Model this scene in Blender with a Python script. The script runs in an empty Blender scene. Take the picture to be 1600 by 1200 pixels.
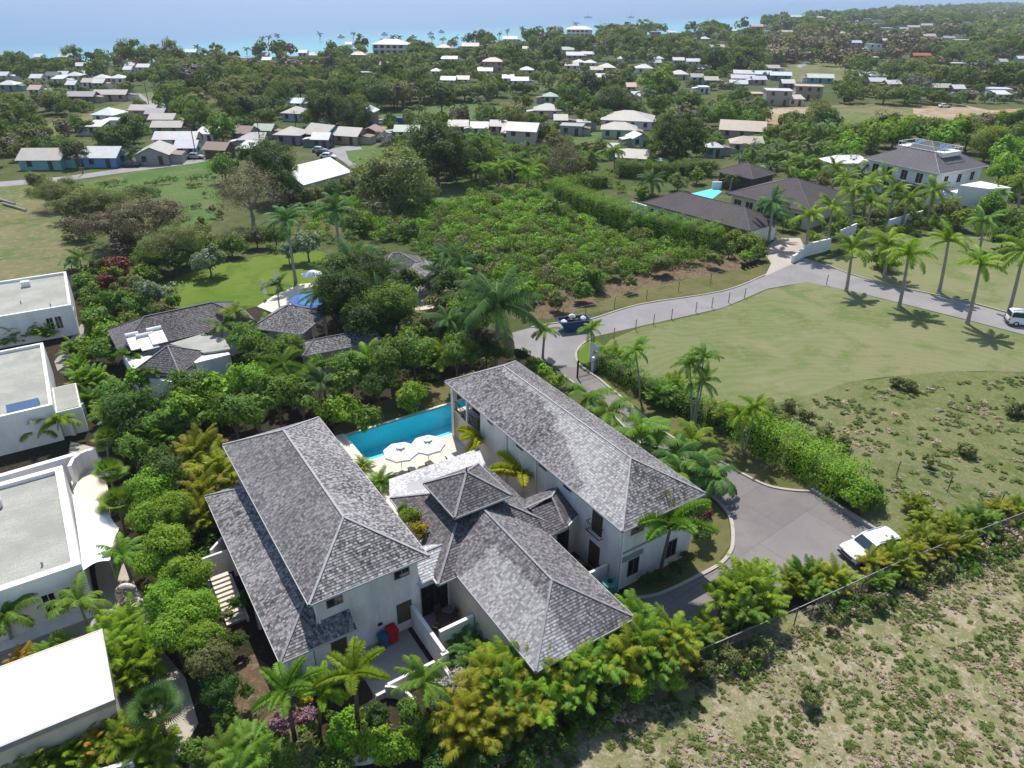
import bpy, math, random
import numpy as np
from mathutils import Matrix, Vector
random.seed(7)
R_ = math.radians
# ------------------------------------------------------------------ camera, world, sun
H = 38.0; F = 1129.1; PITCH = 0.5008; ROLL = 0.00874
fw = np.array([0, math.cos(PITCH), -math.sin(PITCH)])
r0 = np.array([1., 0, 0]); u0 = np.array([0, math.sin(PITCH), math.cos(PITCH)])
rt = r0*math.cos(ROLL)+u0*math.sin(ROLL); up = -r0*math.sin(ROLL)+u0*math.cos(ROLL)
def G(x, y, z=0.):
    """photo pixel -> world point at height z"""
    d = fw+rt*(x-800)/F-up*(y-600)/F
    t = (z-H)/d[2]
    return Vector((d[0]*t, d[1]*t, z))
def proj(p):
    d = np.array([p[0], p[1], p[2]-H]); z = d@fw
    return 800+F*(d@rt)/z, 600-F*(d@up)/z
def pxm(x, y, z=0.):
    p = G(x, y, z); d = np.array([p[0], p[1], z-H])
    return F/(d@fw)
sc = bpy.context.scene
col = sc.collection
cd = bpy.data.cameras.new('camera'); cam = bpy.data.objects.new('camera', cd); col.objects.link(cam)
cd.sensor_width = 36; cd.lens = F/1600*36; cd.clip_end = 30000; cd.clip_start = .5
M4 = Matrix(((rt[0], up[0], -fw[0], 0), (rt[1], up[1], -fw[1], 0), (rt[2], up[2], -fw[2], H), (0, 0, 0, 1)))
cam.matrix_world = M4; sc.camera = cam
SUN_AZ = -77.0; SUN_EL = 60.0          # azimuth of the shadow direction, elevation
HAZE = .00014
w = bpy.data.worlds.new('World'); sc.world = w; w.use_nodes = True
nt = w.node_tree; bg = nt.nodes['Background']
sky = nt.nodes.new('ShaderNodeTexSky'); sky.sky_type = 'NISHITA'; sky.sun_disc = False
sky.sun_elevation = R_(SUN_EL)
sd = Vector((-math.cos(R_(SUN_AZ)), -math.sin(R_(SUN_AZ)), math.tan(R_(SUN_EL)))).normalized()  # towards sun
sky.sun_rotation = math.atan2(sd.x, sd.y)
sky.air_density = 1.0; sky.dust_density = 0.6; sky.ozone_density = 1.5
nt.links.new(sky.outputs[0], bg.inputs[0]); bg.inputs[1].default_value = .118
sl = bpy.data.lights.new('sun', 'SUN'); sl.energy = 4.0; sl.angle = R_(.53); sl.color = (1, .955, .88)
so = bpy.data.objects.new('sun', sl); col.objects.link(so)
so.rotation_euler = sd.to_track_quat('Z', 'Y').to_euler()
sc.view_settings.view_transform = 'Standard'; sc.view_settings.look = 'None'
sc.view_settings.exposure = 0.5; sc.view_settings.gamma = 1
sc.render.engine = 'CYCLES'
sc.cycles.max_bounces = 6; sc.cycles.diffuse_bounces = 2; sc.cycles.transparent_max_bounces = 12
sc.cycles.volume_bounces = 0
# ------------------------------------------------------------------ node helper
class NG:
    def __init__(s, name):
        s.m = bpy.data.materials.new(name); s.m.use_nodes = True; s.t = s.m.node_tree
        s.b = s.t.nodes['Principled BSDF']; s.out = s.t.nodes['Material Output']
    def n(s, typ, inp=None, **kw):
        o = s.t.nodes.new(typ)
        for k, v in kw.items(): setattr(o, k, v)
        for k, v in (inp or {}).items(): s.put(o.inputs[k], v)
        return o
    def put(s, sock, v):
        if isinstance(v, bpy.types.NodeSocket): s.t.links.new(v, sock)
        elif isinstance(v, tuple) and len(v) == 3 and sock.type == 'RGBA': sock.default_value = (*v, 1)
        else: sock.default_value = v
    def noise(s, scale, vec=None, detail=4, rough=.55, dist=0.):
        o = s.n('ShaderNodeTexNoise', {'Scale': scale, 'Detail': detail, 'Roughness': rough, 'Distortion': dist})
        if vec is not None: s.put(o.inputs['Vector'], vec)
        return o.outputs[0]
    def pos(s): return s.n('ShaderNodeNewGeometry').outputs['Position']
    def obj(s): return s.n('ShaderNodeTexCoord').outputs['Object']
    def uv(s): return s.n('ShaderNodeTexCoord').outputs['UV']
    def mapr(s, v, a, b, c=0., d=1., smooth=False):
        o = s.n('ShaderNodeMapRange', {0: v, 1: a, 2: b, 3: c, 4: d})
        if smooth: o.interpolation_type = 'SMOOTHSTEP'
        return o.outputs[0]
    def mix(s, f, a, b, mode='MIX'):
        o = s.n('ShaderNodeMix', data_type='RGBA', blend_type=mode)
        s.put(o.inputs['Factor'], f); s.put(o.inputs['A'], a); s.put(o.inputs['B'], b)
        return o.outputs['Result']
    def math(s, op, a, b=0., c=None):
        o = s.n('ShaderNodeMath', operation=op); s.put(o.inputs[0], a); s.put(o.inputs[1], b)
        if c is not None: s.put(o.inputs[2], c)
        return o.outputs[0]
    def sep(s, v):
        o = s.n('ShaderNodeSeparateXYZ', {0: v}); return o.outputs
    def scale(s, v, xyz):
        return s.n('ShaderNodeMapping', {'Vector': v, 'Scale': xyz}).outputs[0]
    def bump(s, h, strength=.3, dist=.05):
        o = s.n('ShaderNodeBump', {'Height': h, 'Strength': strength, 'Distance': dist})
        s.t.links.new(o.outputs[0], s.b.inputs['Normal']); return o.outputs[0]
    def base(s, c, rough=.8, spec=.3):
        s.put(s.b.inputs['Base Color'], c); s.put(s.b.inputs['Roughness'], rough)
        s.b.inputs['Specular IOR Level'].default_value = spec; return s.m
MAT = {}
def simple(name, c, rough=.7, spec=.3, metal=0., var=.12, sc_=1.5):
    g = NG(name); o = g.obj()
    n = g.noise(sc_, o, 5, .65); f = g.mapr(n, .3, .7)
    a = tuple(x*(1-var) for x in c); b = tuple(min(1, x*(1+var)) for x in c)
    g.base(g.mix(f, a, b), rough, spec); g.b.inputs['Metallic'].default_value = metal
    MAT[name] = g.m; return g.m
def foliage(name, c1, c2, c3=None, trans=.34, rough=.6, nsc=.35, spec=.3):
    """leaf material: colour varies from leaf to leaf and in clumps"""
    g = NG(name)
    geo = g.n('ShaderNodeNewGeometry'); oi = g.n('ShaderNodeObjectInfo')
    r = geo.outputs['Random Per Island']
    nz = g.noise(nsc, geo.outputs['Position'], 3)
    f = g.math('ADD', g.math('MULTIPLY', r, .55), g.mapr(nz, .35, .65, 0., .45))
    c = g.mix(f, c1, c2)
    if c3 is not None:
        c = g.mix(g.mapr(g.math('FRACT', g.math('MULTIPLY', r, 7.31)), .84, .86), c, c3)
    hv = g.n('ShaderNodeHueSaturation', {'Hue': g.mapr(oi.outputs['Random'], 0, 1, .478, .506),
             'Value': g.mapr(oi.outputs['Random'], 0, 1, .74, 1.12), 'Saturation': 1.02, 'Color': c})
    c = hv.outputs[0]
    g.base(c, rough, spec)
    tr = g.n('ShaderNodeBsdfTranslucent'); g.put(tr.inputs[0], g.mix(.5, c, (.34, .50, .02), 'MIX') if trans > .2 else c)
    mx = g.n('ShaderNodeMixShader', {0: trans}); g.t.links.new(g.b.outputs[0], mx.inputs[1]); g.t.links.new(tr.outputs[0], mx.inputs[2])
    g.t.links.new(mx.outputs[0], g.out.inputs[0])
    MAT[name] = g.m; return g.m
# ------------------------------------------------------------------ mesh helper
class MB:
    def __init__(s): s.v = []; s.f = []; s.mi = []; s.uv = []
    def poly(s, pts, m=0, uv=None):
        i = len(s.v); s.v += [tuple(p) for p in pts]; s.f.append(tuple(range(i, i+len(pts)))); s.mi.append(m)
        s.uv += uv if uv else [(0., 0.)]*len(pts)
    def box(s, x0, y0, z0, x1, y1, z1, m=0, T=None):
        P = [Vector((x, y, z)) for z in (z0, z1) for y in (y0, y1) for x in (x0, x1)]
        if T: P = [T@p for p in P]
        for f, (a, b) in (((0, 2, 3, 1), (0, 1)), ((4, 5, 7, 6), (0, 1)), ((0, 1, 5, 4), (0, 2)), ((2, 6, 7, 3), (0, 2)), ((0, 4, 6, 2), (1, 2)), ((1, 3, 7, 5), (1, 2))):
            s.poly([P[i] for i in f], m, [(P[i][a], P[i][b]) for i in f])
    def bar(s, a, b, w=.1, h=.1, m=0, up_=(0, 0, 1)):
        a = Vector(a); b = Vector(b); d = b-a; L = d.length
        if L < 1e-6: return
        d.normalize(); u = Vector(up_)
        if abs(d.dot(u)) > .98: u = Vector((1, 0, 0))
        x = d.cross(u).normalized(); z = x.cross(d)
        T = Matrix(((d.x, x.x, z.x, a.x), (d.y, x.y, z.y, a.y), (d.z, x.z, z.z, a.z), (0, 0, 0, 1)))
        s.box(0, -w/2, -h/2, L, w/2, h/2, m, T)
    def tube(s, pts, rs, n=8, m=0, cap=True):
        pts = [Vector(p) for p in pts]; rings = []
        if not hasattr(rs, '__len__'): rs = [rs]*len(pts)
        for i, p in enumerate(pts):
            d = (pts[min(i+1, len(pts)-1)]-pts[max(i-1, 0)]).normalized()
            a = d.orthogonal().normalized() if abs(d.z) < .9 else Vector((1, 0, 0)).cross(d).normalized()
            b = d.cross(a)
            rings.append([p+(a*math.cos(2*math.pi*k/n)+b*math.sin(2*math.pi*k/n))*rs[i] for k in range(n)])
        for i in range(len(rings)-1):
            for k in range(n):
                s.poly([rings[i][k], rings[i][(k+1) % n], rings[i+1][(k+1) % n], rings[i+1][k]], m)
        if cap: s.poly(rings[-1], m); s.poly(rings[0][::-1], m)
    def prism(s, pts, z0, z1, m=0, mtop=None):
        n = len(pts)
        for i in range(n):
            a, b = pts[i], pts[(i+1) % n]
            L = math.dist(a[:2], b[:2])
            s.poly([(a[0], a[1], z0), (b[0], b[1], z0), (b[0], b[1], z1), (a[0], a[1], z1)], m, [(0, z0), (L, z0), (L, z1), (0, z1)])
        s.poly([(p[0], p[1], z1) for p in pts], m if mtop is None else mtop, [(p[0], p[1]) for p in pts])
    def build(s, name, mats, parent=None, smooth=False):
        me = bpy.data.meshes.new(name); me.from_pydata(s.v, [], s.f)
        if not isinstance(mats, (list, tuple)): mats = [mats]
        for m in mats: me.materials.append(MAT[m] if isinstance(m, str) else m)
        me.polygons.foreach_set('material_index', s.mi)
        uvl = me.uv_layers.new(name='UVMap'); uvl.data.foreach_set('uv', np.array(s.uv, dtype='f').ravel())
        if smooth: me.polygons.foreach_set('use_smooth', [True]*len(s.f))
        me.update()
        o = bpy.data.objects.new(name, me); col.objects.link(o)
        if parent: o.parent = parent
        return o
def npmesh(name, V, Fq, mat, counts=4):
    """V (n,3) float, Fq (m,k) int"""
    me = bpy.data.meshes.new(name); V = np.asarray(V, dtype='f'); Fq = np.asarray(Fq, dtype='i')
    m, k = Fq.shape
    me.vertices.add(len(V)); me.vertices.foreach_set('co', V.ravel())
    me.loops.add(m*k); me.loops.foreach_set('vertex_index', Fq.ravel())
    me.polygons.add(m); me.polygons.foreach_set('loop_start', np.arange(0, m*k, k, dtype='i'))
    me.polygons.foreach_set('loop_total', np.full(m, k, dtype='i'))
    for q in (mat if isinstance(mat, (list, tuple)) else [mat]): me.materials.append(MAT[q] if isinstance(q, str) else q)
    me.update(calc_edges=True); me.validate(); return me
def tag(o, label=None, cat=None, group=None, kind=None):
    if label: o['label'] = label
    if cat: o['category'] = cat
    if group: o['group'] = group
    if kind: o['kind'] = kind
    return o
def thing(name, label, cat, loc=(0, 0, 0), yaw=0., group=None):
    o = bpy.data.objects.new(name, None); col.objects.link(o); o.location = loc; o.rotation_euler = (0, 0, yaw)
    o.empty_display_size = .3
    return tag(o, label, cat, group)
def frame(pA, pB, z, depth=None, pC=None):
    """rectangle whose front edge runs from pixel A (left) to B (right) at height z"""
    A = G(*pA, z); B = G(*pB, z); d = B-A; W = math.hypot(d.x, d.y); yaw = math.atan2(d.y, d.x)
    if pC is not None:
        C = G(*pC, z)-B; depth = -C.x*math.sin(yaw)+C.y*math.cos(yaw)
    return (A.x, A.y, 0.), yaw, W, depth
# ------------------------------------------------------------------ roofs
def clip(poly, n, d, keep_ge=True):
    """clip list of (Vector, uv) style Vectors against dot(n,p)>=d"""
    out = []
    for i in range(len(poly)):
        a, b = poly[i], poly[(i+1) % len(poly)]
        da = n.dot(a)-d; db = n.dot(b)-d
        if not keep_ge: da, db = -da, -db
        if da >= 0: out.append(a)
        if (da >= 0) != (db >= 0):
            t = da/(da-db); out.append(a.lerp(b, t))
    return out
def roof_face(mb, pts, course=.19, lift=.028, m=0, u0=0.):
    """a roof slope laid in overlapping courses (real stepped geometry)"""
    P = [Vector(p) for p in pts]
    n = Vector((0, 0, 0))
    for i in range(len(P)): n += P[i].cross(P[(i+1) % len(P)])
    n.normalize()
    if n.z < 0: n = -n; P = P[::-1]
    s = (Vector((0, 0, 1))-n*n.z).normalized(); e = s.cross(n)
    lo = min(s.dot(p) for p in P); hi = max(s.dot(p) for p in P)
    if course is None:
        mb.poly(P, m, [(e.dot(p)+u0, s.dot(p)) for p in P]); return
    k = 0; c = lo
    while c < hi-1e-4:
        Q = clip(clip(P, s, c), s, min(c+course, hi), False)
        if len(Q) >= 3:
            lifted = [q+n*(lift*(1-(s.dot(q)-c)/course)) for q in Q]
            mb.poly(lifted, m, [(e.dot(q)+u0, s.dot(q)-lo) for q in Q])
            low = sorted([q for q in Q if abs(s.dot(q)-c) < 1e-4], key=lambda q: e.dot(q))
            if len(low) >= 2:
                a, b = low[0], low[-1]
                mb.poly([a-n*.01, b-n*.01, b+n*lift, a+n*lift], m, [(e.dot(a)+u0, s.dot(a)-lo-.02), (e.dot(b)+u0, s.dot(a)-lo-.02), (e.dot(b)+u0, s.dot(b)-lo), (e.dot(a)+u0, s.dot(a)-lo)])
        c += course
def hip_geo(W, D, z, h, x0=0., y0=0.):
    """faces + ridge lines of a hipped roof over a W x D rectangle"""
    x1, y1 = x0+W, y0+D
    a, b, c, d = (x0, y0, z), (x1, y0, z), (x1, y1, z), (x0, y1, z)
    if W <= D: r1 = ((x0+x1)/2, y0+W/2, z+h); r2 = ((x0+x1)/2, y1-W/2, z+h); f = [[a, b, r1], [b, c, r2, r1], [c, d, r2], [d, a, r1, r2]]; hl = [(a, r1), (b, r1), (c, r2), (d, r2), (r1, r2)]
    else: r1 = (x0+D/2, (y0+y1)/2, z+h); r2 = (x1-D/2, (y0+y1)/2, z+h); f = [[a, b, r2, r1], [b, c, r2], [c, d, r1, r2], [d, a, r1]]; hl = [(a, r1), (b, r2), (c, r2), (d, r1), (r1, r2)]
    return f, hl, [(a, b), (b, c), (c, d), (d, a)]
def build_roof(parent, faces, hips, eaves, mat='shingle', cap='ridge_cap', trim='gutter', course=.19, name='roof', capw=.15):
    """roof part: slopes in one mesh; ridge caps and eaves trim are its sub-parts"""
    mb = MB()
    for i, f in enumerate(faces): roof_face(mb, f, course, u0=i*3.7)
    if eaves:                                   # soffit closes the underside
        for f in faces: mb.poly([(p[0], p[1], p[2]-.12) for p in f][::-1])
    o = mb.build(name, [mat], parent)
    def runs(segs):                             # joined segments form one piece
        G_ = []
        for sg in segs:
            hit = [g_ for g_ in G_ if any((Vector(p)-Vector(q)).length < .12 for s2 in g_ for p in s2 for q in sg)]
            new = [sg]+[s2 for g_ in hit for s2 in g_]; G_ = [g_ for g_ in G_ if g_ not in hit]+[new]
        return G_
    for run in runs(hips):
        cb = MB()
        for a, b in run:
            a = Vector(a); b = Vector(b); a.z += .035; b.z += .035; cb.bar(a, b, capw, .05)
        cb.build('ridge_cap', [cap], o)
    for run in (runs(eaves) if eaves else []):
        eb = MB()
        for a, b in run:
            a = Vector(a); b = Vector(b); d = (b-a).normalized()*.06; a2 = a-d; b2 = b+d; a2.z -= .075; b2.z -= .075
            eb.bar(a2, b2, .12, .15)
        eb.build('gutter', [trim], o)
    return o
def window(parent, plane, pos, s0, s1, z0, z1, out=-1, mat='glass_dark', frame_m=None, name='window', mull=1, fw_=.05, proud=.03):
    """window set on a wall; plane 'x' means wall at x=pos spanning y=s0..s1, 'y' wall at y=pos spanning x=s0..s1"""
    def bx(mb, a0, a1, c0, c1, o0, o1, m=0):
        lo, hi = sorted((pos+out*o0, pos+out*o1))
        if plane == 'y': mb.box(a0, lo, c0, a1, hi, c1, m)
        else: mb.box(lo, a0, c0, hi, a1, c1, m)
    g = MB(); bx(g, s0, s1, z0, z1, -.02, .012); o = g.build(name, [mat], parent)
    f = MB()
    bx(f, s0-fw_, s0, z0-fw_, z1+fw_, 0, proud); bx(f, s1, s1+fw_, z0-fw_, z1+fw_, 0, proud)
    bx(f, s0, s1, z0-fw_, z0, 0, proud); bx(f, s0, s1, z1, z1+fw_, 0, proud)
    for k in range(1, mull+1):
        c = s0+(s1-s0)*k/(mull+1); bx(f, c-.02, c+.02, z0, z1, .012, proud)
    fm = frame_m or ('frame_grey' if parent.get('category') == 'villa' else 'frame_white'); f.build('frame', [fm], o)
    return o
# ------------------------------------------------------------------ materials
def shingle(name, dark, light, patch=None, hi=(.55, .53, .52), mottled=1.0):
    g = NG(name); uv = g.uv(); ob = g.obj()
    br = g.n('ShaderNodeTexBrick', {'Vector': uv, 'Color1': (0, 0, 0, 1), 'Color2': (1, 1, 1, 1), 'Mortar': (.25, .25, .25, 1), 'Scale': 1.0,
             'Mortar Size': .006, 'Mortar Smooth': 0., 'Bias': 0., 'Brick Width': .15, 'Row Height': .19}, offset=.45, squash=1.0)
    bw = br.outputs['Color']
    n1 = g.noise(2.2, g.scale(uv, (1.3, 1, 1)), 6, .75); n2 = g.noise(.22, ob, 3); n3 = g.noise(9, uv, 3, .7)
    f = g.math('ADD', g.math('MULTIPLY', g.math('POWER', bw, 1.5), .70*mottled), g.mapr(n1, .32, .68, -.05, .26))
    st = g.noise(1.6, g.scale(uv, (3.2, .35, 1)), 4, .7)
    f = g.math('ADD', f, g.math('ADD', g.mapr(n3, .3, .7, -.08, .16), g.mapr(st, .3, .7, -.08, .12)))
    f = g.math('ADD', f, g.mapr(n2, .3, .7, -.12, .12))
    f = g.mapr(f, .05, .85); c = g.mix(f, dark, light)
    if patch is not None: c = g.mix(patch(g, ob, uv), c, g.mix(g.math('MULTIPLY', f, 1.1), tuple(x*.38 for x in hi), hi))
    mg = g.mapr(g.noise(.5, ob, 5, .7), .6, .72); c = g.mix(g.math('MULTIPLY', mg, .35), c, (.17, .14, .13))
    g.base(c, .75, .25); g.bump(g.math('ADD', bw, g.math('MULTIPLY', n3, .7)), .5, .02); MAT[name] = g.m
DK = (.038, .035, .036); LT = (.335, .318, .318)
shingle('shingle', DK, LT)
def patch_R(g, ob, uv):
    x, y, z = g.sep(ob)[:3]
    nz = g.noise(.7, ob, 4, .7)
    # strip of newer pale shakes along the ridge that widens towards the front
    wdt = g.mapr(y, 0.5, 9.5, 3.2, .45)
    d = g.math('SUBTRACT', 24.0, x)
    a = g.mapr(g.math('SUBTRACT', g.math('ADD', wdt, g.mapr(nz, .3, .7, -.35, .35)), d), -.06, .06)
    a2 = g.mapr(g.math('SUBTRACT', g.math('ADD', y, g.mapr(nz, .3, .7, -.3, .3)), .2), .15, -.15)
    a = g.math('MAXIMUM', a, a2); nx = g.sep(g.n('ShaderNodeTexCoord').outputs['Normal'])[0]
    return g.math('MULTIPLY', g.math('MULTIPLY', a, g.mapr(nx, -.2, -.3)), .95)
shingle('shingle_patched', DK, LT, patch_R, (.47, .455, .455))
def patch_C(g, ob, uv):
    x, y, z = g.sep(ob)[:3]; nz = g.noise(.9, ob, 4, .7)
    a = g.mapr(g.math('ADD', x, g.mapr(nz, .3, .7, -.3, .3)), 12.5, 12.3); b = g.mapr(g.math('ADD', y, g.mapr(nz, .3, .7, -.25, .25)), -.7, -.9)
    return g.math('MULTIPLY', g.math('MULTIPLY', a, b), .9)
shingle('shingle_front', (.05, .047, .052), (.27, .255, .26), patch_C, (.42, .405, .41))
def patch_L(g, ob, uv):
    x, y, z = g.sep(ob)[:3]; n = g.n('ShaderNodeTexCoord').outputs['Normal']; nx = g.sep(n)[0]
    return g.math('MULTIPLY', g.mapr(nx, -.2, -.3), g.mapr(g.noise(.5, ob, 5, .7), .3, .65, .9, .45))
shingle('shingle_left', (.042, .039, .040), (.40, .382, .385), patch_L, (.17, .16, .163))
simple('frame_grey', (.16, .16, .165), .5)
shingle('shingle_dark', (.040, .036, .038), (.20, .185, .185))
shingle('shingle_sunlit', (.26, .25, .255), (.66, .65, .65))  # lighter copy of the shingle, with the sun's brightness put into its colour
shingle('shingle_brown', (.060, .050, .054), (.115, .095, .098), mottled=.3)
shingle('shingle_grey', (.10, .092, .10), (.19, .175, .185), mottled=.3)
simple('ridge_cap', (.25, .24, .25), .7, var=.3, sc_=3); simple('ridge_pale', (.34, .33, .335), .7, var=.2, sc_=3)
simple('ridge_dark', (.09, .085, .10), .7, var=.2, sc_=3)
simple('gutter', (.44, .44, .45), .5)
g = NG('stucco'); ob = g.obj(); n = g.noise(.8, g.scale(ob, (1, 1, .35)), 6, .7); n2 = g.noise(14, ob, 2)
c = g.mix(g.mapr(n, .42, .75), (.72, .70, .665), (.50, .48, .44)); g.base(c, .85, .2); g.bump(n2, .15, .01); MAT['stucco'] = g.m
g = NG('stucco_cream'); ob = g.obj(); n = g.noise(.8, ob, 6, .7)
g.base(g.mix(g.mapr(n, .4, .75), (.66, .57, .45), (.52, .44, .34)), .85, .2); MAT['stucco_cream'] = g.m
g = NG('white_render'); ob = g.obj(); n = g.noise(.6, g.scale(ob, (1, 1, .4)), 6, .7)
g.base(g.mix(g.mapr(n, .45, .8), (.80, .79, .77), (.62, .61, .59)), .8, .2); MAT['white_render'] = g.m
g = NG('roof_gravel'); ob = g.obj(); n = g.noise(9, ob, 5, .8); n2 = g.noise(.3, ob, 4); n3 = g.noise(1.2, g.scale(ob, (1, 4, 1)), 3)
c = g.mix(g.mapr(n, .3, .7), (.24, .24, .21), (.50, .50, .45)); c = g.mix(g.mapr(n2, .42, .62, 0, .7), c, (.27, .27, .23)); c = g.mix(g.math('MULTIPLY', g.mapr(n3, .5, .6), .25), c, (.25, .25, .22))
g.base(c, .95, .1); g.bump(n, .4, .03); MAT['roof_gravel'] = g.m
g = NG('roof_white'); ob = g.obj(); n = g.noise(.5, ob, 5, .7); n2 = g.noise(3, g.scale(ob, (1, .2, 1)), 4)
g.base(g.mix(g.mapr(n, .45, .75), (.80, .79, .77), (.62, .61, .58)), .6, .3); MAT['roof_white'] = g.m
simple('canvas_white', (.83, .83, .82), .6, var=.03)
simple('frame_white', (.75, .74, .72), .6)
simple('frame_dark', (.04, .035, .035), .5)
simple('wood_dark', (.07, .045, .03), .6); simple('wood_mid', (.30, .22, .15), .7)
simple('wood_board', (.10, .075, .045), .7)
simple('metal_dark', (.03, .03, .033), .4, metal=.5)
simple('galv', (.35, .35, .36), .45, metal=.4)
g = NG('glass_dark'); g.base((.012, .014, .018), .06, .6); MAT['glass_dark'] = g.m
g = NG('car_glass'); g.base((.02, .04, .05), .04, .9); MAT['car_glass'] = g.m
g = NG('paint_white'); g.base((.82, .83, .84), .22, .5); g.b.inputs['Coat Weight'].default_value = .5; MAT['paint_white'] = g.m
g = NG('tyre'); g.base((.015, .015, .016), .8, .2); MAT['tyre'] = g.m
g = NG('chrome'); g.base((.6, .6, .62), .25, .5); g.b.inputs['Metallic'].default_value = .9; MAT['chrome'] = g.m
g = NG('lamp_glass'); g.base((.55, .56, .58), .1, .6); MAT['lamp_glass'] = g.m
g = NG('tail_red'); g.base((.4, .01, .01), .2, .5); MAT['tail_red'] = g.m
for nm, c in (('bin_red', (.42, .01, .015)), ('bin_blue', (.03, .09, .20)), ('skip_blue', (.01, .045, .15)), ('rust', (.25, .09, .045)), ('bag_white', (.7, .68, .66)), ('bag_black', (.015, .015, .017)), ('container_blue', (.01, .10, .24)), ('cover_blue', (.04, .09, .30)), ('terracotta', (.35, .13, .07)), ('tank_green', (.02, .22, .17)), ('solar', (.03, .10, .22)), ('box_orange', (.55, .2, .05))):
    simple(nm, c, .5, var=.15)
# object-coloured paint for village houses and cars
g = NG('tint'); oi = g.n('ShaderNodeObjectInfo'); n = g.noise(1.0, g.obj(), 5, .7)
g.base(g.mix(g.mapr(n, .35, .75, 0, .22), oi.outputs['Color'], (.25, .22, .18)), .75, .25); MAT['tint'] = g.m
g = NG('tint_roof'); oi = g.n('ShaderNodeObjectInfo'); ob = g.obj(); n = g.noise(.9, g.scale(ob, (1, .3, 1)), 5, .7)
wv = g.n('ShaderNodeTexWave', {'Vector': g.uv(), 'Scale': 3.0, 'Distortion': .3}).outputs[0]
c = g.mix(g.mapr(n, .35, .75, 0, .3), oi.outputs['Color'], (.20, .16, .13)); g.base(g.mix(g.math('MULTIPLY', wv, .12), c, (.1, .1, .1)), .55, .3); MAT['tint_roof'] = g.m
g = NG('tint_gloss'); oi = g.n('ShaderNodeObjectInfo'); g.base(oi.outputs['Color'], .25, .5); MAT['tint_gloss'] = g.m
# ---- ground surfaces
def ground(name, cs, scales=(.05, .35, 2.2, 9.), bump=.5, dist=.15, extra=None, rough=.95, fine=0):
    g = NG(name); p = g.pos()
    n0 = g.noise(scales[0], p, 5, .65, .6); n1 = g.noise(scales[1], p, 5, .65, .4); n2 = g.noise(scales[2], p, 5, .7); n3 = g.noise(scales[3], p, 4, .8)
    c = g.mix(g.mapr(n0, .42, .58), cs[0], cs[1])
    c = g.mix(g.mapr(n1, .50, .60), c, cs[2])
    c = g.mix(g.mapr(n2, .52, .62, 0, .8), c, cs[3])
    c = g.mix(g.mapr(n3, .35, .65, .0, .35), c, (cs[0][0]*.45, cs[0][1]*.45, cs[0][2]*.45))
    if fine: c = g.mix(g.mapr(g.noise(fine, p, 3, .9), .38, .62, 0, .55), c, (cs[0][0]*.5, cs[0][1]*.55, cs[0][2]*.4)); c = g.mix(g.mapr(g.noise(fine*.6, g.scale(p, (1.3, 1, 1)), 4, .9), .56, .68, 0, .8), c, tuple(min(.7, q*1.3) for q in cs[2]))
    if extra: c = extra(g, p, c)
    g.base(c, rough, .1); g.bump(g.math('ADD', n3, g.math('MULTIPLY', n2, 1.5)), bump, dist); MAT[name] = g.m; return g.m
ground('land', [(.095, .115, .04), (.065, .09, .026), (.14, .13, .065), (.05, .075, .022)], (.012, .06, .4, 2.))
ground('straw', [(.27, .245, .14), (.19, .205, .085), (.43, .35, .265), (.12, .165, .05)], (.13, .6, 1.5, 9.), .5, .06, fine=5.)
def mow(g, p, c):
    d = g.n('ShaderNodeVectorMath', {0: p, 1: (34., 40., 0.)}, operation='DISTANCE').outputs['Value']
    wob = g.noise(.08, p, 2)
    s = g.math('SINE', g.math('MULTIPLY', g.math('ADD', d, g.math('MULTIPLY', wob, 9.)), 5.2))
    c = g.mix(g.mapr(g.noise(.09, p, 5, .7), .55, .68, 0, .5), c, (.26, .22, .13))
    return g.mix(g.mapr(s, -1, 1, 0, .13), c, (.28, .29, .15))
ground('mown', [(.155, .185, .07), (.21, .21, .105), (.125, .165, .05), (.21, .195, .11)], (.03, .14, .9, 10.), .25, .05, mow)
ground('lawn_bright', [(.10, .17, .018), (.15, .20, .035), (.085, .155, .02), (.13, .17, .04)], (.06, .2, 1.5, 9.), .3, .05)
ground('lawn', [(.12, .125, .04), (.155, .14, .06), (.10, .115, .03), (.14, .125, .06)], (.09, .4, 2., 12.), .3, .05)
ground('paddock', [(.08, .15, .035), (.11, .17, .05), (.15, .165, .07), (.06, .115, .028)], (.04, .16, .9, 5.), .3, .05)
ground('dry_field', [(.20, .18, .09), (.12, .155, .05), (.09, .14, .035), (.28, .23, .14)], (.03, .12, .8, 5.), .5, .1)
ground('rough', [(.175, .195, .075), (.22, .215, .105), (.12, .16, .045), (.27, .24, .15)], (.05, .25, 1.4, 6.), .8, .1, fine=3.)
ground('bare_dirt', [(.36, .27, .17), (.45, .37, .27), (.33, .20, .10), (.28, .23, .16)], (.04, .2, 1., 6.), .5, .1)
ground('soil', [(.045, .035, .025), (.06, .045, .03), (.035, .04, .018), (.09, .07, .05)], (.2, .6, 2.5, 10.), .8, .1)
ground('litter', [(.20, .14, .09), (.15, .10, .065), (.09, .09, .035), (.30, .22, .16)], (.2, .6, 2.5, 10.), .8, .1)
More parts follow.
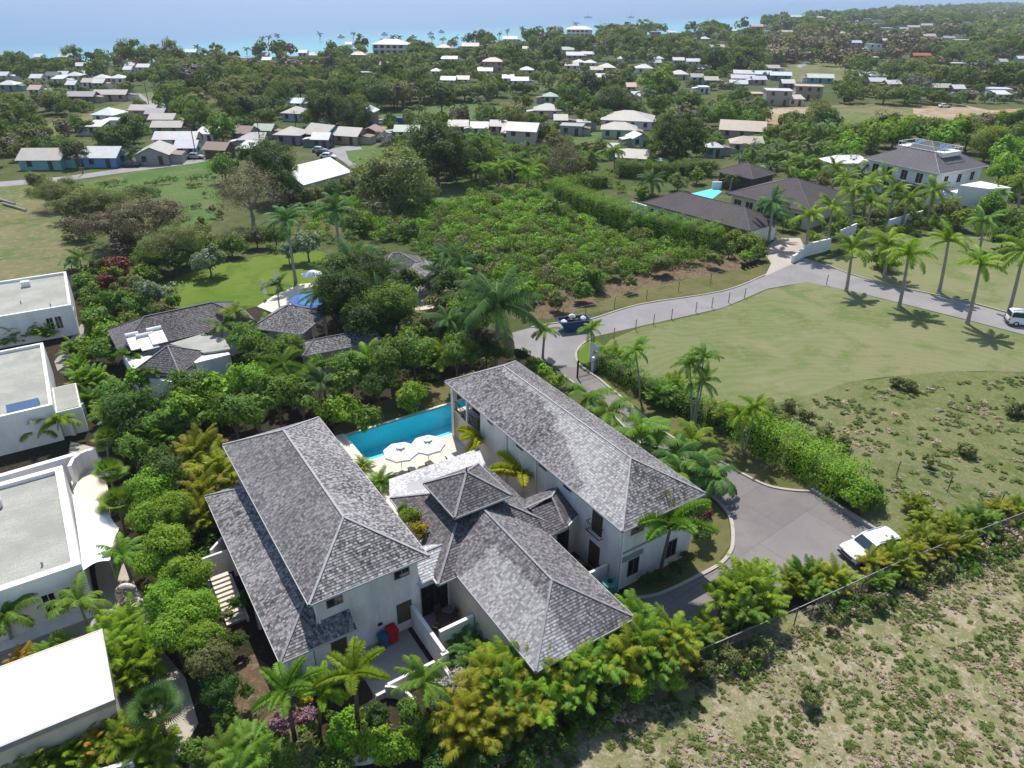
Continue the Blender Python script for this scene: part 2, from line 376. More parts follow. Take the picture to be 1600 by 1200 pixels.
def roadmat(name, a, b, stain, joints=None):
    g = NG(name); p = g.pos(); n1 = g.noise(.18, p, 5, .6, .5); n2 = g.noise(12, p, 3, .8); n3 = g.noise(1.1, p, 5, .7)
    c = g.mix(g.mapr(n1, .4, .62), a, b); c = g.mix(g.mapr(n3, .55, .75, 0, .5), c, stain); c = g.mix(g.mapr(n2, .3, .7, 0, .2), c, tuple(x*.5 for x in a))
    if joints:
        v = g.n('ShaderNodeMapping', {'Vector': p, 'Rotation': (0, 0, R_(-38))}).outputs[0]
        br = g.n('ShaderNodeTexBrick', {'Vector': v, 'Color1': (0, 0, 0, 1), 'Color2': (0, 0, 0, 1), 'Mortar': (1, 1, 1, 1), 'Scale': 1., 'Mortar Size': .05, 'Mortar Smooth': .4, 'Brick Width': 6.5, 'Row Height': 4.5})
        b2 = g.n('ShaderNodeTexBrick', {'Vector': v, 'Color1': (0, 0, 0, 1), 'Color2': (1, 1, 1, 1), 'Mortar': (.5, .5, .5, 1), 'Scale': 1., 'Brick Width': 6.5, 'Row Height': 4.5})
        c = g.mix(g.math('MULTIPLY', b2.outputs['Color'], .35), c, (.27, .25, .238))
        c = g.mix(g.mapr(g.noise(.35, p, 6, .75, .8), .5, .68, 0, .6), c, (.15, .135, .13))
        c = g.mix(g.math('MULTIPLY', br.outputs['Color'], .4), c, (.10, .09, .085))
    g.base(c, .9, .2); g.bump(n2, .3, .01); MAT[name] = g.m
roadmat('concrete_drive', (.17, .155, .15), (.215, .195, .185), (.13, .115, .11), True)
roadmat('road_grey', (.235, .222, .222), (.29, .272, .268), (.19, .178, .175))
roadmat('road_far', (.26, .25, .245), (.31, .30, .29), (.22, .20, .19))
roadmat('kerb_stone', (.38, .34, .29), (.45, .41, .35), (.25, .22, .18))
roadmat('paving', (.40, .355, .30), (.46, .41, .35), (.32, .28, .23))
roadmat('paving_grey', (.30, .27, .24), (.36, .33, .30), (.22, .19, .17))
g = NG('coral_stone'); p = g.pos(); n1 = g.noise(.7, p, 5, .6)
br = g.n('ShaderNodeTexBrick', {'Vector': g.obj(), 'Color1': (.70, .62, .52, 1), 'Color2': (.62, .54, .45, 1), 'Mortar': (.45, .38, .31, 1), 'Scale': 1., 'Mortar Size': .012, 'Brick Width': .9, 'Row Height': .6})
g.base(g.mix(g.mapr(n1, .4, .7, 0, .4), br.outputs['Color'], (.72, .63, .54)), .8, .2); MAT['coral_stone'] = g.m
# pool
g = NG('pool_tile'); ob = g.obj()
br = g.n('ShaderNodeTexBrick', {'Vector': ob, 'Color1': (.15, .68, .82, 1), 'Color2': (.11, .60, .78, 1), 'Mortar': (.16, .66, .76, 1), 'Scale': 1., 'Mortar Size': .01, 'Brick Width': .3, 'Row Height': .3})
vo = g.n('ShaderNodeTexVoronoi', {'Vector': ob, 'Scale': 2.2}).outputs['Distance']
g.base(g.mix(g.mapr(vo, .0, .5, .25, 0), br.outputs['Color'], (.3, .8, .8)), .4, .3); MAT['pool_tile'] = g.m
g = NG('pool_water'); g.base((.75, .97, 1.), .03, .5); g.b.inputs['Transmission Weight'].default_value = 1.; g.b.inputs['IOR'].default_value = 1.33
nz = g.noise(2.4, g.obj(), 4, .6, .6); g.bump(nz, .18, .06)
tr = g.n('ShaderNodeBsdfTransparent', {0: (.80, .97, .99, 1)}); gl = g.n('ShaderNodeBsdfGlossy', {'Roughness': .05})
bp = [n_ for n_ in g.t.nodes if n_.type == 'BUMP'][0]; g.t.links.new(bp.outputs[0], gl.inputs['Normal'])
fr = g.n('ShaderNodeFresnel', {'IOR': 1.33}); g.t.links.new(bp.outputs[0], fr.inputs['Normal'])
mx = g.n('ShaderNodeMixShader', {0: fr.outputs[0]}); g.t.links.new(tr.outputs[0], mx.inputs[1]); g.t.links.new(gl.outputs[0], mx.inputs[2]); g.t.links.new(mx.outputs[0], g.out.inputs[0]); MAT['pool_water'] = g.m
# sea: turquoise over the shallow shelf, deeper blue offshore
g = NG('sea_water'); p = g.pos(); x, y, z = g.sep(p)[:3]
d = g.math('SUBTRACT', g.math('MULTIPLY', y, .67), g.math('MULTIPLY', x, .74))     # distance off the coast line
d = g.math('ADD', d, g.math('MULTIPLY', g.noise(.004, p, 4), 160.))
f = g.mapr(d, 560, 760, 0, 1, True); f2 = g.mapr(d, 800, 3200)
c = g.mix(f, (.06, .27, .34), (.035, .13, .26)); c = g.mix(f2, c, (.03, .10, .28))
c = g.mix(g.mapr(g.noise(.0025, g.scale(p, (1, 3, 1)), 4), .5, .7, 0, .3), c, (.03, .10, .25))
g.base(c, .35, .5); g.bump(g.noise(.25, p, 4), .12, .4); MAT['sea_water'] = g.m
# ---- foliage
foliage('leaf_dark', (0.024, 0.071, 0.012), (0.085, 0.179, 0.029), nsc=.5)
foliage('leaf_mid', (0.061, 0.153, 0.018), (0.184, 0.324, 0.044), nsc=.5)
foliage('leaf_bright', (0.106, 0.252, 0.017), (0.293, 0.503, 0.041), nsc=.6)
foliage('leaf_yellow', (.10, .18, .012), (.40, .40, .03), (.40, .29, .04), nsc=1.2)
foliage('leaf_lime', (.07, .16, .010), (.27, .36, .025), (.36, .35, .05), nsc=.9)
foliage('leaf_gold', (0.330, 0.297, 0.011), (0.605, 0.517, 0.022), nsc=1)
foliage('leaf_orange', (0.275, 0.154, 0.022), (0.550, 0.286, 0.044), (.2, .22, .03), nsc=1)
foliage('leaf_red', (0.132, 0.022, 0.022), (0.264, 0.050, 0.033), (.06, .09, .02), trans=.15)
foliage('leaf_olive', (0.098, 0.129, 0.039), (0.259, 0.270, 0.098), nsc=.3)
foliage('leaf_thorn', (.15, .125, .06), (.27, .22, .11), (.13, .19, .05), trans=.15, nsc=.25)
foliage('leaf_grey', (0.088, 0.083, 0.061), (0.198, 0.182, 0.143), trans=.1, nsc=.3)
foliage('leaf_silver', (0.220, 0.220, 0.176), (0.462, 0.451, 0.385), (.1, .12, .06), trans=.1)
foliage('leaf_pale', (0.088, 0.154, 0.066), (0.264, 0.352, 0.220), (.5, .5, .42))
foliage('leaf_pink', (0.242, 0.110, 0.132), (0.462, 0.242, 0.275), (.06, .10, .03), trans=.1)
foliage('palm_green', (0.056, 0.150, 0.015), (0.188, 0.338, 0.037), trans=.25)
foliage('palm_deep', (0.028, 0.095, 0.015), (0.095, 0.208, 0.038), trans=.2)
foliage('palm_lime', (0.097, 0.207, 0.011), (0.276, 0.428, 0.028), trans=.3)
foliage('palm_gold', (0.242, 0.286, 0.011), (0.550, 0.528, 0.022), trans=.3)
foliage('palm_far', (0.038, 0.083, 0.018), (0.112, 0.180, 0.045), trans=.2)
foliage('far_leaf', (0.064, 0.131, 0.035), (0.189, 0.261, 0.081), trans=.25, nsc=.02, spec=.05, rough=.95)
foliage('far_olive', (0.112, 0.154, 0.050), (0.280, 0.280, 0.118), trans=.25, nsc=.02, spec=.05, rough=.95)
foliage('leaf_deep', (.010, .032, .006), (.045, .095, .014), nsc=.5)
foliage('far_bright', (.06, .10, .02), (.14, .19, .045), trans=.25, nsc=.02, spec=.05, rough=.95)
foliage('leaf_hedge', (.07, .19, .010), (.20, .38, .03), nsc=.6)
foliage('far_dark', (.022, .055, .012), (.07, .115, .028), trans=.25, nsc=.02, spec=.05, rough=.95)
foliage('grass_weed', (.09, .16, .03), (.18, .25, .06), trans=.2, nsc=.4)
foliage('grass_green', (.11, .17, .035), (.22, .27, .085), trans=.2, nsc=.4)
foliage('grass_straw', (.36, .30, .18), (.58, .49, .34), trans=.15, nsc=.5)
simple('bark', (.13, .105, .085), .9, var=.3, sc_=6); simple('bark_pale', (.30, .275, .24), .85, var=.25, sc_=5); simple('bark_brown', (.10, .07, .05), .9, var=.3, sc_=5)
# ------------------------------------------------------------------ setting: land, sea, fields, roads
_vc, _vs = math.cos(.5804), math.sin(.5804)
def _vl(a, b): return Vector((-11.83+a*_vc-b*_vs, 30.9806+a*_vs+b*_vc, 0))
HOLE = [_vl(11.7, 20.25), _vl(24.7, 20.25), _vl(24.7, 25.35), _vl(11.7, 25.35)]      # the pool basin is sunk into the ground
def sheet(name, pts, z, mat, kind='structure', jitter=0., hole=False):
    """flat ground sheet from photo pixels traced on the ground (laid at their real places)"""
    P = [G(x, y, 0.) for x, y in pts]
    if jitter:
        rr = random.Random(name); Q = []
        for i in range(len(P)):
            a, b = P[i], P[(i+1) % len(P)]; L = (b-a).length; n = max(1, int(L/3.))
            for k in range(n):
                q = a.lerp(b, k/n); Q.append(Vector((q.x+rr.uniform(-1, 1)*jitter, q.y+rr.uniform(-1, 1)*jitter, 0)))
        P = Q
    mb = MB(); pts3 = [(p.x, p.y, z) for p in P]
    from mathutils.geometry import tessellate_polygon
    hp_ = [(p.x, p.y, z) for p in HOLE]; al_ = pts3+hp_
    for t in tessellate_polygon([pts3, hp_] if hole else [pts3]):
        a, b, c = [Vector(al_[i]) for i in t]
        if (b-a).cross(c-a).z < 0: b, c = c, b
        mb.poly([a, b, c])
    o = mb.build(name, [mat]); return tag(o, kind=kind)
COAST = [(-600, 150), (-200, 112), (0, 103), (100, 100), (200, 97), (300, 94), (400, 90), (500, 86), (600, 82), (700, 76), (800, 68), (900, 60), (1000, 55), (1080, 50), (1130, 50), (1170, 44), (1210, 36), (1260, 30), (1320, 25), (1400, 19), (1480, 14), (1560, 9.5), (1640, 6), (1760, 2)]
cp = [G(x, y) for x, y in COAST]
mb = MB(); pts3 = [(p.x, p.y, 0.) for p in cp]+[(7400, 3000, 0), (7400, -300, 0), (300, -120, 0), (-400, -120, 0), (-900, 100, 0)]
from mathutils.geometry import tessellate_polygon
hp_ = [(p.x, p.y, 0.) for p in HOLE]; al_ = pts3+hp_
for t in tessellate_polygon([pts3, hp_]):
    a, b, c = [Vector(al_[i]) for i in t]
    if (b-a).cross(c-a).z < 0: b, c = c, b
    mb.poly([a, b, c])
tag(mb.build('ground', ['land']), kind='structure')
mb = MB(); mb.poly([(-8000, 235, -.6), (8000, 235, -.6), (8000, 9000, -.6), (-8000, 9000, -.6)])
tag(mb.build('sea', ['sea_water']), kind='structure')
# beach strip
mb = MB(); lo = [(x, y+1.2) for x, y in COAST]; hi = [(x, y-.8) for x, y in COAST]
for i in range(1, len(COAST)-2):
    a, b, c, d = G(*lo[i]), G(*lo[i+1]), G(*hi[i+1]), G(*hi[i])
    mb.poly([(p.x, p.y, .02 if k < 2 else -.5) for k, p in enumerate((a, b, c, d))])
tag(mb.build('beach', ['bare_dirt']), kind='structure')
S = sheet
S('dry_field', [(-120, 285), (0, 288), (60, 290), (90, 330), (140, 380), (150, 420), (100, 425), (0, 440), (-120, 460)], .01, 'dry_field', jitter=.4)
S('paddock', [(120, 288), (200, 270), (330, 252), (350, 290), (345, 340), (300, 372), (230, 350), (140, 310)], .014, 'paddock', jitter=.4)
S('garden_lawn', [(250, 445), (292, 428), (350, 410), (430, 396), (500, 392), (540, 410), (500, 440), (430, 470), (380, 484), (265, 482)], .018, 'lawn_bright', jitter=.2)
S('meadow', [(540, 310), (640, 300), (700, 290), (760, 288), (880, 300), (900, 330), (700, 340), (560, 330)], .012, 'paddock', jitter=.3)
S('meadow', [(130, 200), (90, 215), (60, 200), (100, 185), (200, 160), (240, 165), (230, 178), (170, 195)], .012, 'dry_field', jitter=.5)
S('meadow', [(215, 148), (275, 137), (290, 142), (240, 165)], .012, 'dry_field', jitter=.5)
S('meadow', [(530, 235), (590, 222), (640, 240), (600, 262), (545, 258)], .012, 'paddock', jitter=.3)
S('meadow', [(580, 172), (640, 166), (740, 155), (790, 168), (790, 185), (690, 190), (600, 190)], .012, 'paddock', jitter=.3)
S('meadow', [(860, 212), (940, 206), (1010, 225), (1000, 250), (900, 245), (850, 230)], .012, 'paddock', jitter=.3)
S('meadow', [(1180, 110), (1280, 95), (1420, 112), (1420, 130), (1240, 128)], .012, 'dry_field', jitter=.6)
S('meadow', [(1290, 165), (1400, 160), (1470, 170), (1600, 178), (1600, 215), (1380, 222), (1250, 200)], .012, 'dry_field', jitter=.5)
S('building_site', [(1180, 172), (1250, 166), (1300, 170), (1290, 190), (1210, 196), (1175, 186)], .018, 'bare_dirt', jitter=.4)
S('building_site', [(1425, 168), (1500, 163), (1545, 172), (1640, 168), (1640, 206), (1540, 205), (1470, 196), (1430, 182)], .018, 'bare_dirt', jitter=.5)
S('mown_field', [(925, 560), (955, 532), (1000, 512), (1130, 483), (1200, 453), (1260, 441), (1330, 455), (1400, 473), (1500, 498), (1600, 524), (1700, 548), (1700, 575), (1600, 582), (1480, 580), (1330, 596), (1250, 622), (1180, 636), (1110, 630), (1050, 612), (1000, 588), (950, 565)], .014, 'mown', jitter=.15)
S('scrub_ground', [(545, 330), (600, 325), (690, 325), (780, 300), (860, 295), (950, 345), (1060, 380), (1140, 398), (1040, 410), (960, 425), (900, 440), (850, 455), (780, 455), (730, 435), (690, 410), (640, 385), (560, 370)], .013, 'paddock', jitter=.6)
S('verge_lawn', [(1280, 409), (1330, 395), (1420, 370), (1600, 370), (1700, 380), (1700, 535), (1600, 496), (1500, 469), (1400, 448), (1330, 429)], .016, 'mown')
S('verge', [(880, 500), (1000, 474), (1130, 453), (1200, 428), (1190, 415), (1130, 425), (1000, 452), (900, 485), (850, 495)], .016, 'lawn', jitter=.2)
S('dirt_strip', [(790, 480), (830, 460), (900, 452), (1000, 430), (1080, 405), (1160, 395), (1190, 410), (1130, 430), (1000, 456), (900, 488), (860, 500), (800, 500)], .01, 'litter', jitter=.5)
S('rough_field', [(1170, 636), (1250, 622), (1330, 596), (1480, 580), (1600, 582), (1720, 575), (1760, 840), (1600, 815), (1480, 835), (1400, 845), (1350, 815), (1330, 770), (1330, 705), (1230, 665)], .011, 'rough', jitter=.2)
S('scrub_field', [(1850, 700), (1600, 800), (1380, 885), (1240, 955), (1110, 1008), (1000, 1056), (910, 1095), (740, 1165), (560, 1250), (400, 1700), (2600, 1700)], .012, 'straw', jitter=.3)
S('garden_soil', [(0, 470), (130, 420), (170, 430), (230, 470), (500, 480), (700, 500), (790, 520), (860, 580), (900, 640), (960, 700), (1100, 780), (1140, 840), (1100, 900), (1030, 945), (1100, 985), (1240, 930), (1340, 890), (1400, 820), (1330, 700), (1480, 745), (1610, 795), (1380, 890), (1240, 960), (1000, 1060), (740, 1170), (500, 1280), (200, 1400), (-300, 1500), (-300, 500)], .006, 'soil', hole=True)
S('lawn', [(520, 670), (560, 640), (700, 590), (780, 590), (800, 650), (760, 740), (560, 745)], .02, 'lawn', hole=True)     # by the pool
S('verge_lawn', [(905, 545), (925, 527), (950, 545), (945, 575), (918, 575), (903, 562)], .02, 'lawn_bright')
S('verge_lawn', [(935, 590), (960, 590), (1060, 650), (1130, 690), (1200, 720), (1280, 755), (1270, 768), (1200, 760), (1127, 722), (1090, 705), (1055, 687), (1010, 655), (975, 625), (947, 602)], .02, 'lawn')
S('verge_lawn', [(985, 932), (1020, 928), (1075, 905), (1120, 882), (1142, 850), (1138, 812), (1105, 772), (1080, 760), (1060, 800), (970, 900)], .02, 'lawn')
# roads
S('road', [(1700, 525), (1600, 497), (1500, 470), (1400, 449), (1330, 430), (1290, 414), (1255, 403), (1208, 412), (1195, 430), (1130, 455), (1000, 476), (920, 500), (870, 505), (830, 512), (800, 520), (805, 545), (840, 560), (868, 572), (905, 575), (900, 552), (925, 527), (1000, 510), (1130, 481), (1200, 451), (1260, 441), (1330, 455), (1400, 472), (1500, 497), (1600, 523), (1700, 552)], .024, 'road_grey')
S('driveway', [(868, 572), (905, 575), (935, 592), (947, 602), (975, 625), (1010, 655), (1055, 687), (1090, 705), (1127, 722), (1200, 760), (1268, 768), (1300, 790), (1347, 818), (1420, 860), (1440, 905), (1300, 905), (1200, 930), (1130, 965), (1060, 990), (980, 985), (960, 940), (985, 936), (1020, 932), (1077, 908), (1122, 884), (1145, 850), (1141, 811), (1108, 771), (1060, 735), (1000, 690), (950, 640), (900, 600), (880, 585)], .028, 'concrete_drive')
S('forecourt', [(1195, 432), (1255, 405), (1262, 396), (1250, 372), (1215, 372), (1192, 392), (1205, 412)], .032, 'paving')
S('road', [(-60, 289), (0, 284), (100, 276), (200, 262), (300, 250), (345, 243), (345, 248), (300, 256), (200, 269), (100, 283), (0, 292), (-60, 298)], .024, 'road_far')
S('road', [(212, 146), (219, 146), (262, 178), (300, 206), (330, 228), (348, 243), (336, 246), (312, 228), (285, 206), (250, 180)], .026, 'road_far')
S('road', [(500, 236), (535, 229), (560, 226), (566, 233), (540, 236), (545, 250), (565, 262), (552, 264), (525, 245)], .024, 'road_far')
S('road', [(585, 198), (625, 198), (660, 205), (662, 210), (620, 205), (585, 204)], .024, 'bare_dirt')
S('road', [(1243, 103), (1262, 96), (1268, 98), (1250, 106)], .024, 'road_far')
S('footpath', [(85, 565), (128, 505), (140, 512), (118, 560), (90, 580)], .024, 'paving_grey')
S('footpath', [(110, 690), (150, 700), (170, 790), (185, 860), (230, 950), (240, 1000), (290, 1060), (310, 1130), (270, 1200), (180, 1200), (170, 1000), (150, 900), (140, 800), (100, 760)], .024, 'paving')
S('footpath', [(0, 1010), (60, 985), (150, 950), (200, 940), (210, 980), (150, 985), (60, 1030), (0, 1060)], .02, 'paving_grey')
S('garden_path', [(345, 1050), (400, 1020), (470, 1090), (480, 1200), (380, 1200), (350, 1120)], .02, 'litter', jitter=.15)
# kerbs (real steps)
def kerb(name, pts, w=.22, h=.13, mat='kerb_stone', z0=.0):
    P = [G(*p) for p in pts]; Q = []
    for i in range(len(P)-1):                       # smooth the traced polyline
        p0, p1, p2, p3 = P[max(i-1, 0)], P[i], P[i+1], P[min(i+2, len(P)-1)]
        for k in range(4):
            t = k/4; Q.append(.5*((2*p1)+(-p0+p2)*t+(2*p0-5*p1+4*p2-p3)*t*t+(-p0+3*p1-3*p2+p3)*t*t*t))
    Q.append(P[-1]); mb = MB()
    off = []
    for i, q in enumerate(Q):
        d = (Q[min(i+1, len(Q)-1)]-Q[max(i-1, 0)]).normalized(); off.append(Vector((-d.y, d.x, 0))*w/2)
    for i in range(len(Q)-1):
        a, b = Q[i]-off[i], Q[i]+off[i]; c, d = Q[i+1]+off[i+1], Q[i+1]-off[i+1]
        tp = [(p.x, p.y, z0+h) for p in (a, b, c, d)]; bt = [(p.x, p.y, z0) for p in (a, b, c, d)]
        mb.poly(tp[::-1]); mb.poly([bt[0], bt[3], tp[3], tp[0]]); mb.poly([bt[1], tp[1], tp[2], bt[2]])
    return tag(mb.build(name, [mat]), kind='structure')
kerb('kerb', [(985, 936), (1020, 932), (1050, 921), (1077, 908), (1122, 884), (1140, 865), (1145, 845), (1142, 813), (1128, 790), (1106, 770)], w=.28)
kerb('kerb', [(900, 552), (902, 566), (915, 578), (935, 592), (947, 602), (975, 625), (1010, 655), (1055, 687), (1090, 705), (1127, 722), (1160, 741), (1200, 760), (1240, 767), (1268, 768)], w=.26)
kerb('kerb', [(900, 552), (908, 540), (925, 529)], w=.22)
kerb('kerb', [(1268, 768), (1300, 788), (1347, 818), (1400, 850)], w=.3, h=.35, mat='road_far')
kerb('kerb', [(1195, 430), (1130, 455), (1000, 476), (920, 500), (870, 505), (830, 512)], w=.2)
kerb('kerb', [(1700, 524), (1600, 496), (1500, 469), (1400, 448), (1330, 429), (1290, 413)], w=.2)
kerb('kerb', [(1105, 775), (1060, 737), (1000, 692), (950, 642), (900, 602), (880, 587)], w=.22)
# ------------------------------------------------------------------ main villa
VO = (-11.83, 30.9806, 0.); VY = .5804
villa = thing('villa', 'large white two-winged villa with grey shingle roofs and a small cupola, beside the turquoise pool', 'villa', VO, VY)
def VL(a, b, z=0.):
    return Vector((VO[0]+a*math.cos(VY)-b*math.sin(VY), VO[1]+a*math.sin(VY)+b*math.cos(VY), z))
# --- left wing: upper hip roof, tall walls, lower lean-to roof on its left
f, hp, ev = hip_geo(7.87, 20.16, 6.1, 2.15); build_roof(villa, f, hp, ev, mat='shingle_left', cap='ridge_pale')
m = MB(); m.prism([(.5, .55), (7.3, .55), (7.3, 19.6), (.5, 19.6)], 0, 5.98)
m.box(.5, .40, 3.0, .62, .55, 5.98)                                                # corner pilaster
wl = m.build('wall', ['stucco'], villa)
ml = [(-2.32, -.64, 3.3), (.5, 2.18, 4.84), (.5, 15.34, 4.84), (-2.32, 18.16, 3.3)]
fr_ = [(-2.32, -.64, 3.3), (2.46, -.64, 3.3), (2.46, .56, 3.955), (.5, .56, 3.955), (.5, 2.18, 4.84)]
fr1 = [(-2.32, -.64, 3.3), (.5, -.64, 3.3), (.5, 2.18, 4.84)]; fr2 = [(.5, -.64, 3.3), (2.46, -.64, 3.3), (2.46, .56, 3.955), (.5, .56, 3.955)]
bk = [(-2.32, 18.16, 3.3), (.5, 15.34, 4.84), (.5, 18.16, 3.3)]
build_roof(villa, [ml, fr1, fr2, bk], [((-2.32, -.64, 3.3), (.5, 2.18, 4.84)), ((-2.32, 18.16, 3.3), (.5, 15.34, 4.84))],
           [((-2.32, 18.16, 3.3), (-2.32, -.64, 3.3)), ((-2.32, -.64, 3.3), (2.46, -.64, 3.3))])
m = MB(); m.prism([(-1.7, .1), (2.1, .1), (2.1, .55), (.5, .55), (.5, 17.4), (-1.7, 17.4)], 0, 3.1)
m.build('wall', ['stucco'], villa)
for y_ in (-.5, 5.8, 11.8): m = MB(); m.box(-2.2, y_, 0, -1.88, y_+.32, 3.2); m.build('column', ['stucco'], villa)
window(villa, 'y', .55, 1.19, 2.14, 4.72, 5.32, name='window')
window(villa, 'y', .55, 5.67, 6.66, 4.72, 5.34, name='window')
window(villa, 'y', .55, 5.64, 6.62, .85, 2.45, mat='wood_board', frame_m='frame_dark', name='shuttered_window', mull=0)
window(villa, 'y', .1, .95, 1.9, .1, 2.4, mat='wood_dark', name='door', mull=0)
window(villa, 'y', .1, -1.1, -.2, .1, 2.3, mat='frame_white', name='door', mull=0)
for y0 in (1.4, 5.2, 9.4, 13.): window(villa, 'x', -1.7, y0, y0+1.5, .2, 2.4, name='window')
window(villa, 'x', .5, 3.2, 4.4, 5.0, 5.5, name='window'); window(villa, 'x', .5, 9, 10.2, 5.0, 5.5, name='window')
m = MB(); m.tube([(.42, .42, 5.9), (.42, .42, 4.0)], .05, 6); m.build('downpipe', ['frame_white'], villa)
m = MB(); m.box(4.2, .42, 1.5, 4.5, .55, 1.65); m.build('wall_lamp', ['metal_dark'], villa)
# left terrace walls and steps to the garden
m = MB(); m.bar((-4.1, 12.6, 1.0), (-1.7, 12.6, 1.0), .18, 2.0); m.bar((-4.1, 12.6, .6), (-4.1, 11.0, .6), .18, 1.2); m.bar((-3.3, 13.2, 1.0), (-1.8, 14.6, 1.0), .18, 2.0)
m.bar((-2.6, 11.2, .7), (-2.6, 6.9, .15), .16, .5); m.build('terrace_wall', ['stucco'], villa)
m = MB()
for k in range(11): m.box(-3.95, 10.6-k*.34, 0, -2.7, 10.6-k*.34+.36, 1.45-k*.125)
m.build('steps', ['coral_stone'], villa)
# --- right wing
RX, RY = 20.04, -4.75
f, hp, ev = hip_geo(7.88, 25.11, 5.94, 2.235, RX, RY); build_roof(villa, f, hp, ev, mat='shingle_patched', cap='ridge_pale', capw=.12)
m = MB(); m.prism([(20.4, -4.4), (27.5, -4.4), (27.5, 19.0), (21.9, 19.0), (21.9, 14.6), (20.4, 14.6)], 0, 5.82)
m.build('wall', ['stucco'], villa)
m = MB(); m.box(20.4, 14.6, 0, 20.62, 19.6, 3.05); m.box(20.4, 18.2, 0, 20.7, 19.9, 3.2); m.box(20.38, 14.6, 5.35, 20.62, 19.9, 5.85); m.box(20.62, 14.6, 2.9, 21.9, 19.6, 3.1); m.build('wall', ['stucco_cream'], villa)
m = MB(); m.box(20.36, 19.5, 0, 20.8, 19.94, 5.85); m.build('column', ['stucco'], villa)
m = MB(); m.box(20.36, 16.9, 3.1, 20.6, 17.1, 5.4); m.build('column', ['stucco'], villa)
m = MB()                                                                          # wrought railing with scroll circles
m.bar((20.5, 14.7, 4.1), (20.5, 19.5, 4.1), .05, .05); m.bar((20.5, 14.7, 5.2), (20.5, 19.5, 5.2), .04, .04); m.bar((20.5, 14.7, 3.15), (20.5, 19.5, 3.15), .05, .05)
for c in (15.4, 16.4, 17.8, 18.8):
    for rr_ in (.42, .26):
        P = [(20.5, c+rr_*math.cos(t), 3.65+rr_*math.sin(t)*1.1) for t in np.linspace(0, 2*math.pi, 15)]; m.tube(P, .022, 5, cap=False)
for c in np.arange(14.8, 19.5, .25): m.bar((20.5, c, 3.15), (20.5, c, 4.1), .018, .018)
m.build('railing', ['metal_dark'], villa)
m = MB(); m.box(21.88, 15.2, 3.15, 21.9, 18.6, 5.3); m.build('door', ['glass_dark'], villa)
for a0, a1 in ((12.5, 13.3), (7.88, 8.78), (4.58, 5.58), (1.42, 2.3)): window(villa, 'x', 20.4, a0, a1, 5.15, 5.7, name='window', mull=0)
fw_o = window(villa, 'x', 20.4, -2.3, -1.25, 3.5, 5.3, mat='wood_dark', name='window', mull=1, frame_m='frame_dark')
m = MB(); m.bar((20.0, -2.5, 4.35), (20.0, -1.05, 4.35), .04, .04); m.bar((20.0, -2.5, 3.5), (20.0, -1.05, 3.5), .04, .04)
for c in np.linspace(-2.5, -1.05, 9): m.tube([(20.0, c, 3.5), (19.88, c, 3.8), (20.0, c, 4.35)], .018, 4)
for c in (-2.5, -1.05): m.bar((20.0, c, 4.35), (20.4, c, 4.35), .04, .04); m.bar((20.0, c, 3.5), (20.4, c, 3.5), .04, .04)
m.build('window_balcony', ['metal_dark'], fw_o)
window(villa, 'x', 20.4, -2.25, -1.15, .2, 2.4, mat='wood_dark', name='door', mull=1, frame_m='frame_dark')
for x_, y_ in ((20.33, 10.2), (20.33, 5.9), (20.5, -4.47)): m = MB(); m.tube([(x_, y_, 5.75), (x_, y_, 0)], .055, 6); m.build('downpipe', ['frame_white'], villa)
for a0, a1 in ((21.25, 22.33), (23.4, 24.2), (25.0, 25.95)): window(villa, 'y', -4.4, a0, a1, 4.8, 5.48, name='window', mull=0)
window(villa, 'y', -4.4, 21.3, 22.27, .95, 2.4, name='window'); window(villa, 'y', -4.4, 25.08, 26.0, .85, 2.35, name='window')
m = MB(); m.box(20.6, -4.5, 3.44, 27.3, -4.4, 3.54); m.box(20.55, -4.44, 2.55, 22.6, -4.4, 3.05); m.build('string_course', ['galv'], villa)
for y0 in (-2, 3, 8, 13): window(villa, 'x', 27.5, y0, y0+1.2, 4.6, 5.4, out=1, name='window'); window(villa, 'x', 27.5, y0, y0+1.2, .9, 2.2, out=1, name='window')
# --- central hall: broad hipped roof with cupola, front hip and links
AP = (13.43, 4.6, 6.3)
core = [[(8.27, -.3, 3.65), (18.6, -.3, 3.65), AP], [(8.27, -.3, 3.65), AP, (9.27, 9.2, 4.13), (9.05, 3.4, 4.05)],
        [(18.6, -.3, 3.65), (17.8, 3.4, 4.05), (17.6, 9.2, 4.13), AP], ]
back = [[AP, (17.6, 9.2, 4.13), (19.3, 13.1, 2.8), (10.9, 13.1, 2.8), (9.27, 9.2, 4.13)]]
build_roof(villa, core, [((8.27, -.3, 3.65), (11.4, 2.7, 5.3)), ((18.6, -.3, 3.65), (15.5, 2.7, 5.3)), ((9.27, 9.2, 4.13), (11.5, 6.6, 5.3)), ((17.6, 9.2, 4.13), (15.4, 6.6, 5.3))],
           [((8.27, .3, 3.65), (8.27, -.3, 3.65)), ((8.27, -.3, 3.65), (9.6, -.3, 3.65)), ((17.2, -.3, 3.65), (18.6, -.3, 3.65)), ((9.27, 9.2, 4.13), (9.05, 3.4, 4.05))], mat='shingle_dark', capw=.17)
build_roof(villa, back, [], [((10.9, 13.1, 2.8), (19.3, 13.1, 2.8)), ((9.27, 9.2, 4.13), (10.9, 13.1, 2.8)), ((19.3, 13.1, 2.8), (17.6, 9.2, 4.13))], mat='shingle_sunlit')  # pool-side slope, its sunlit brightness painted in by the lighter shingle
f, hp, ev = hip_geo(7.5, 13., 3.84, 2.04, 9.66, -9.56)
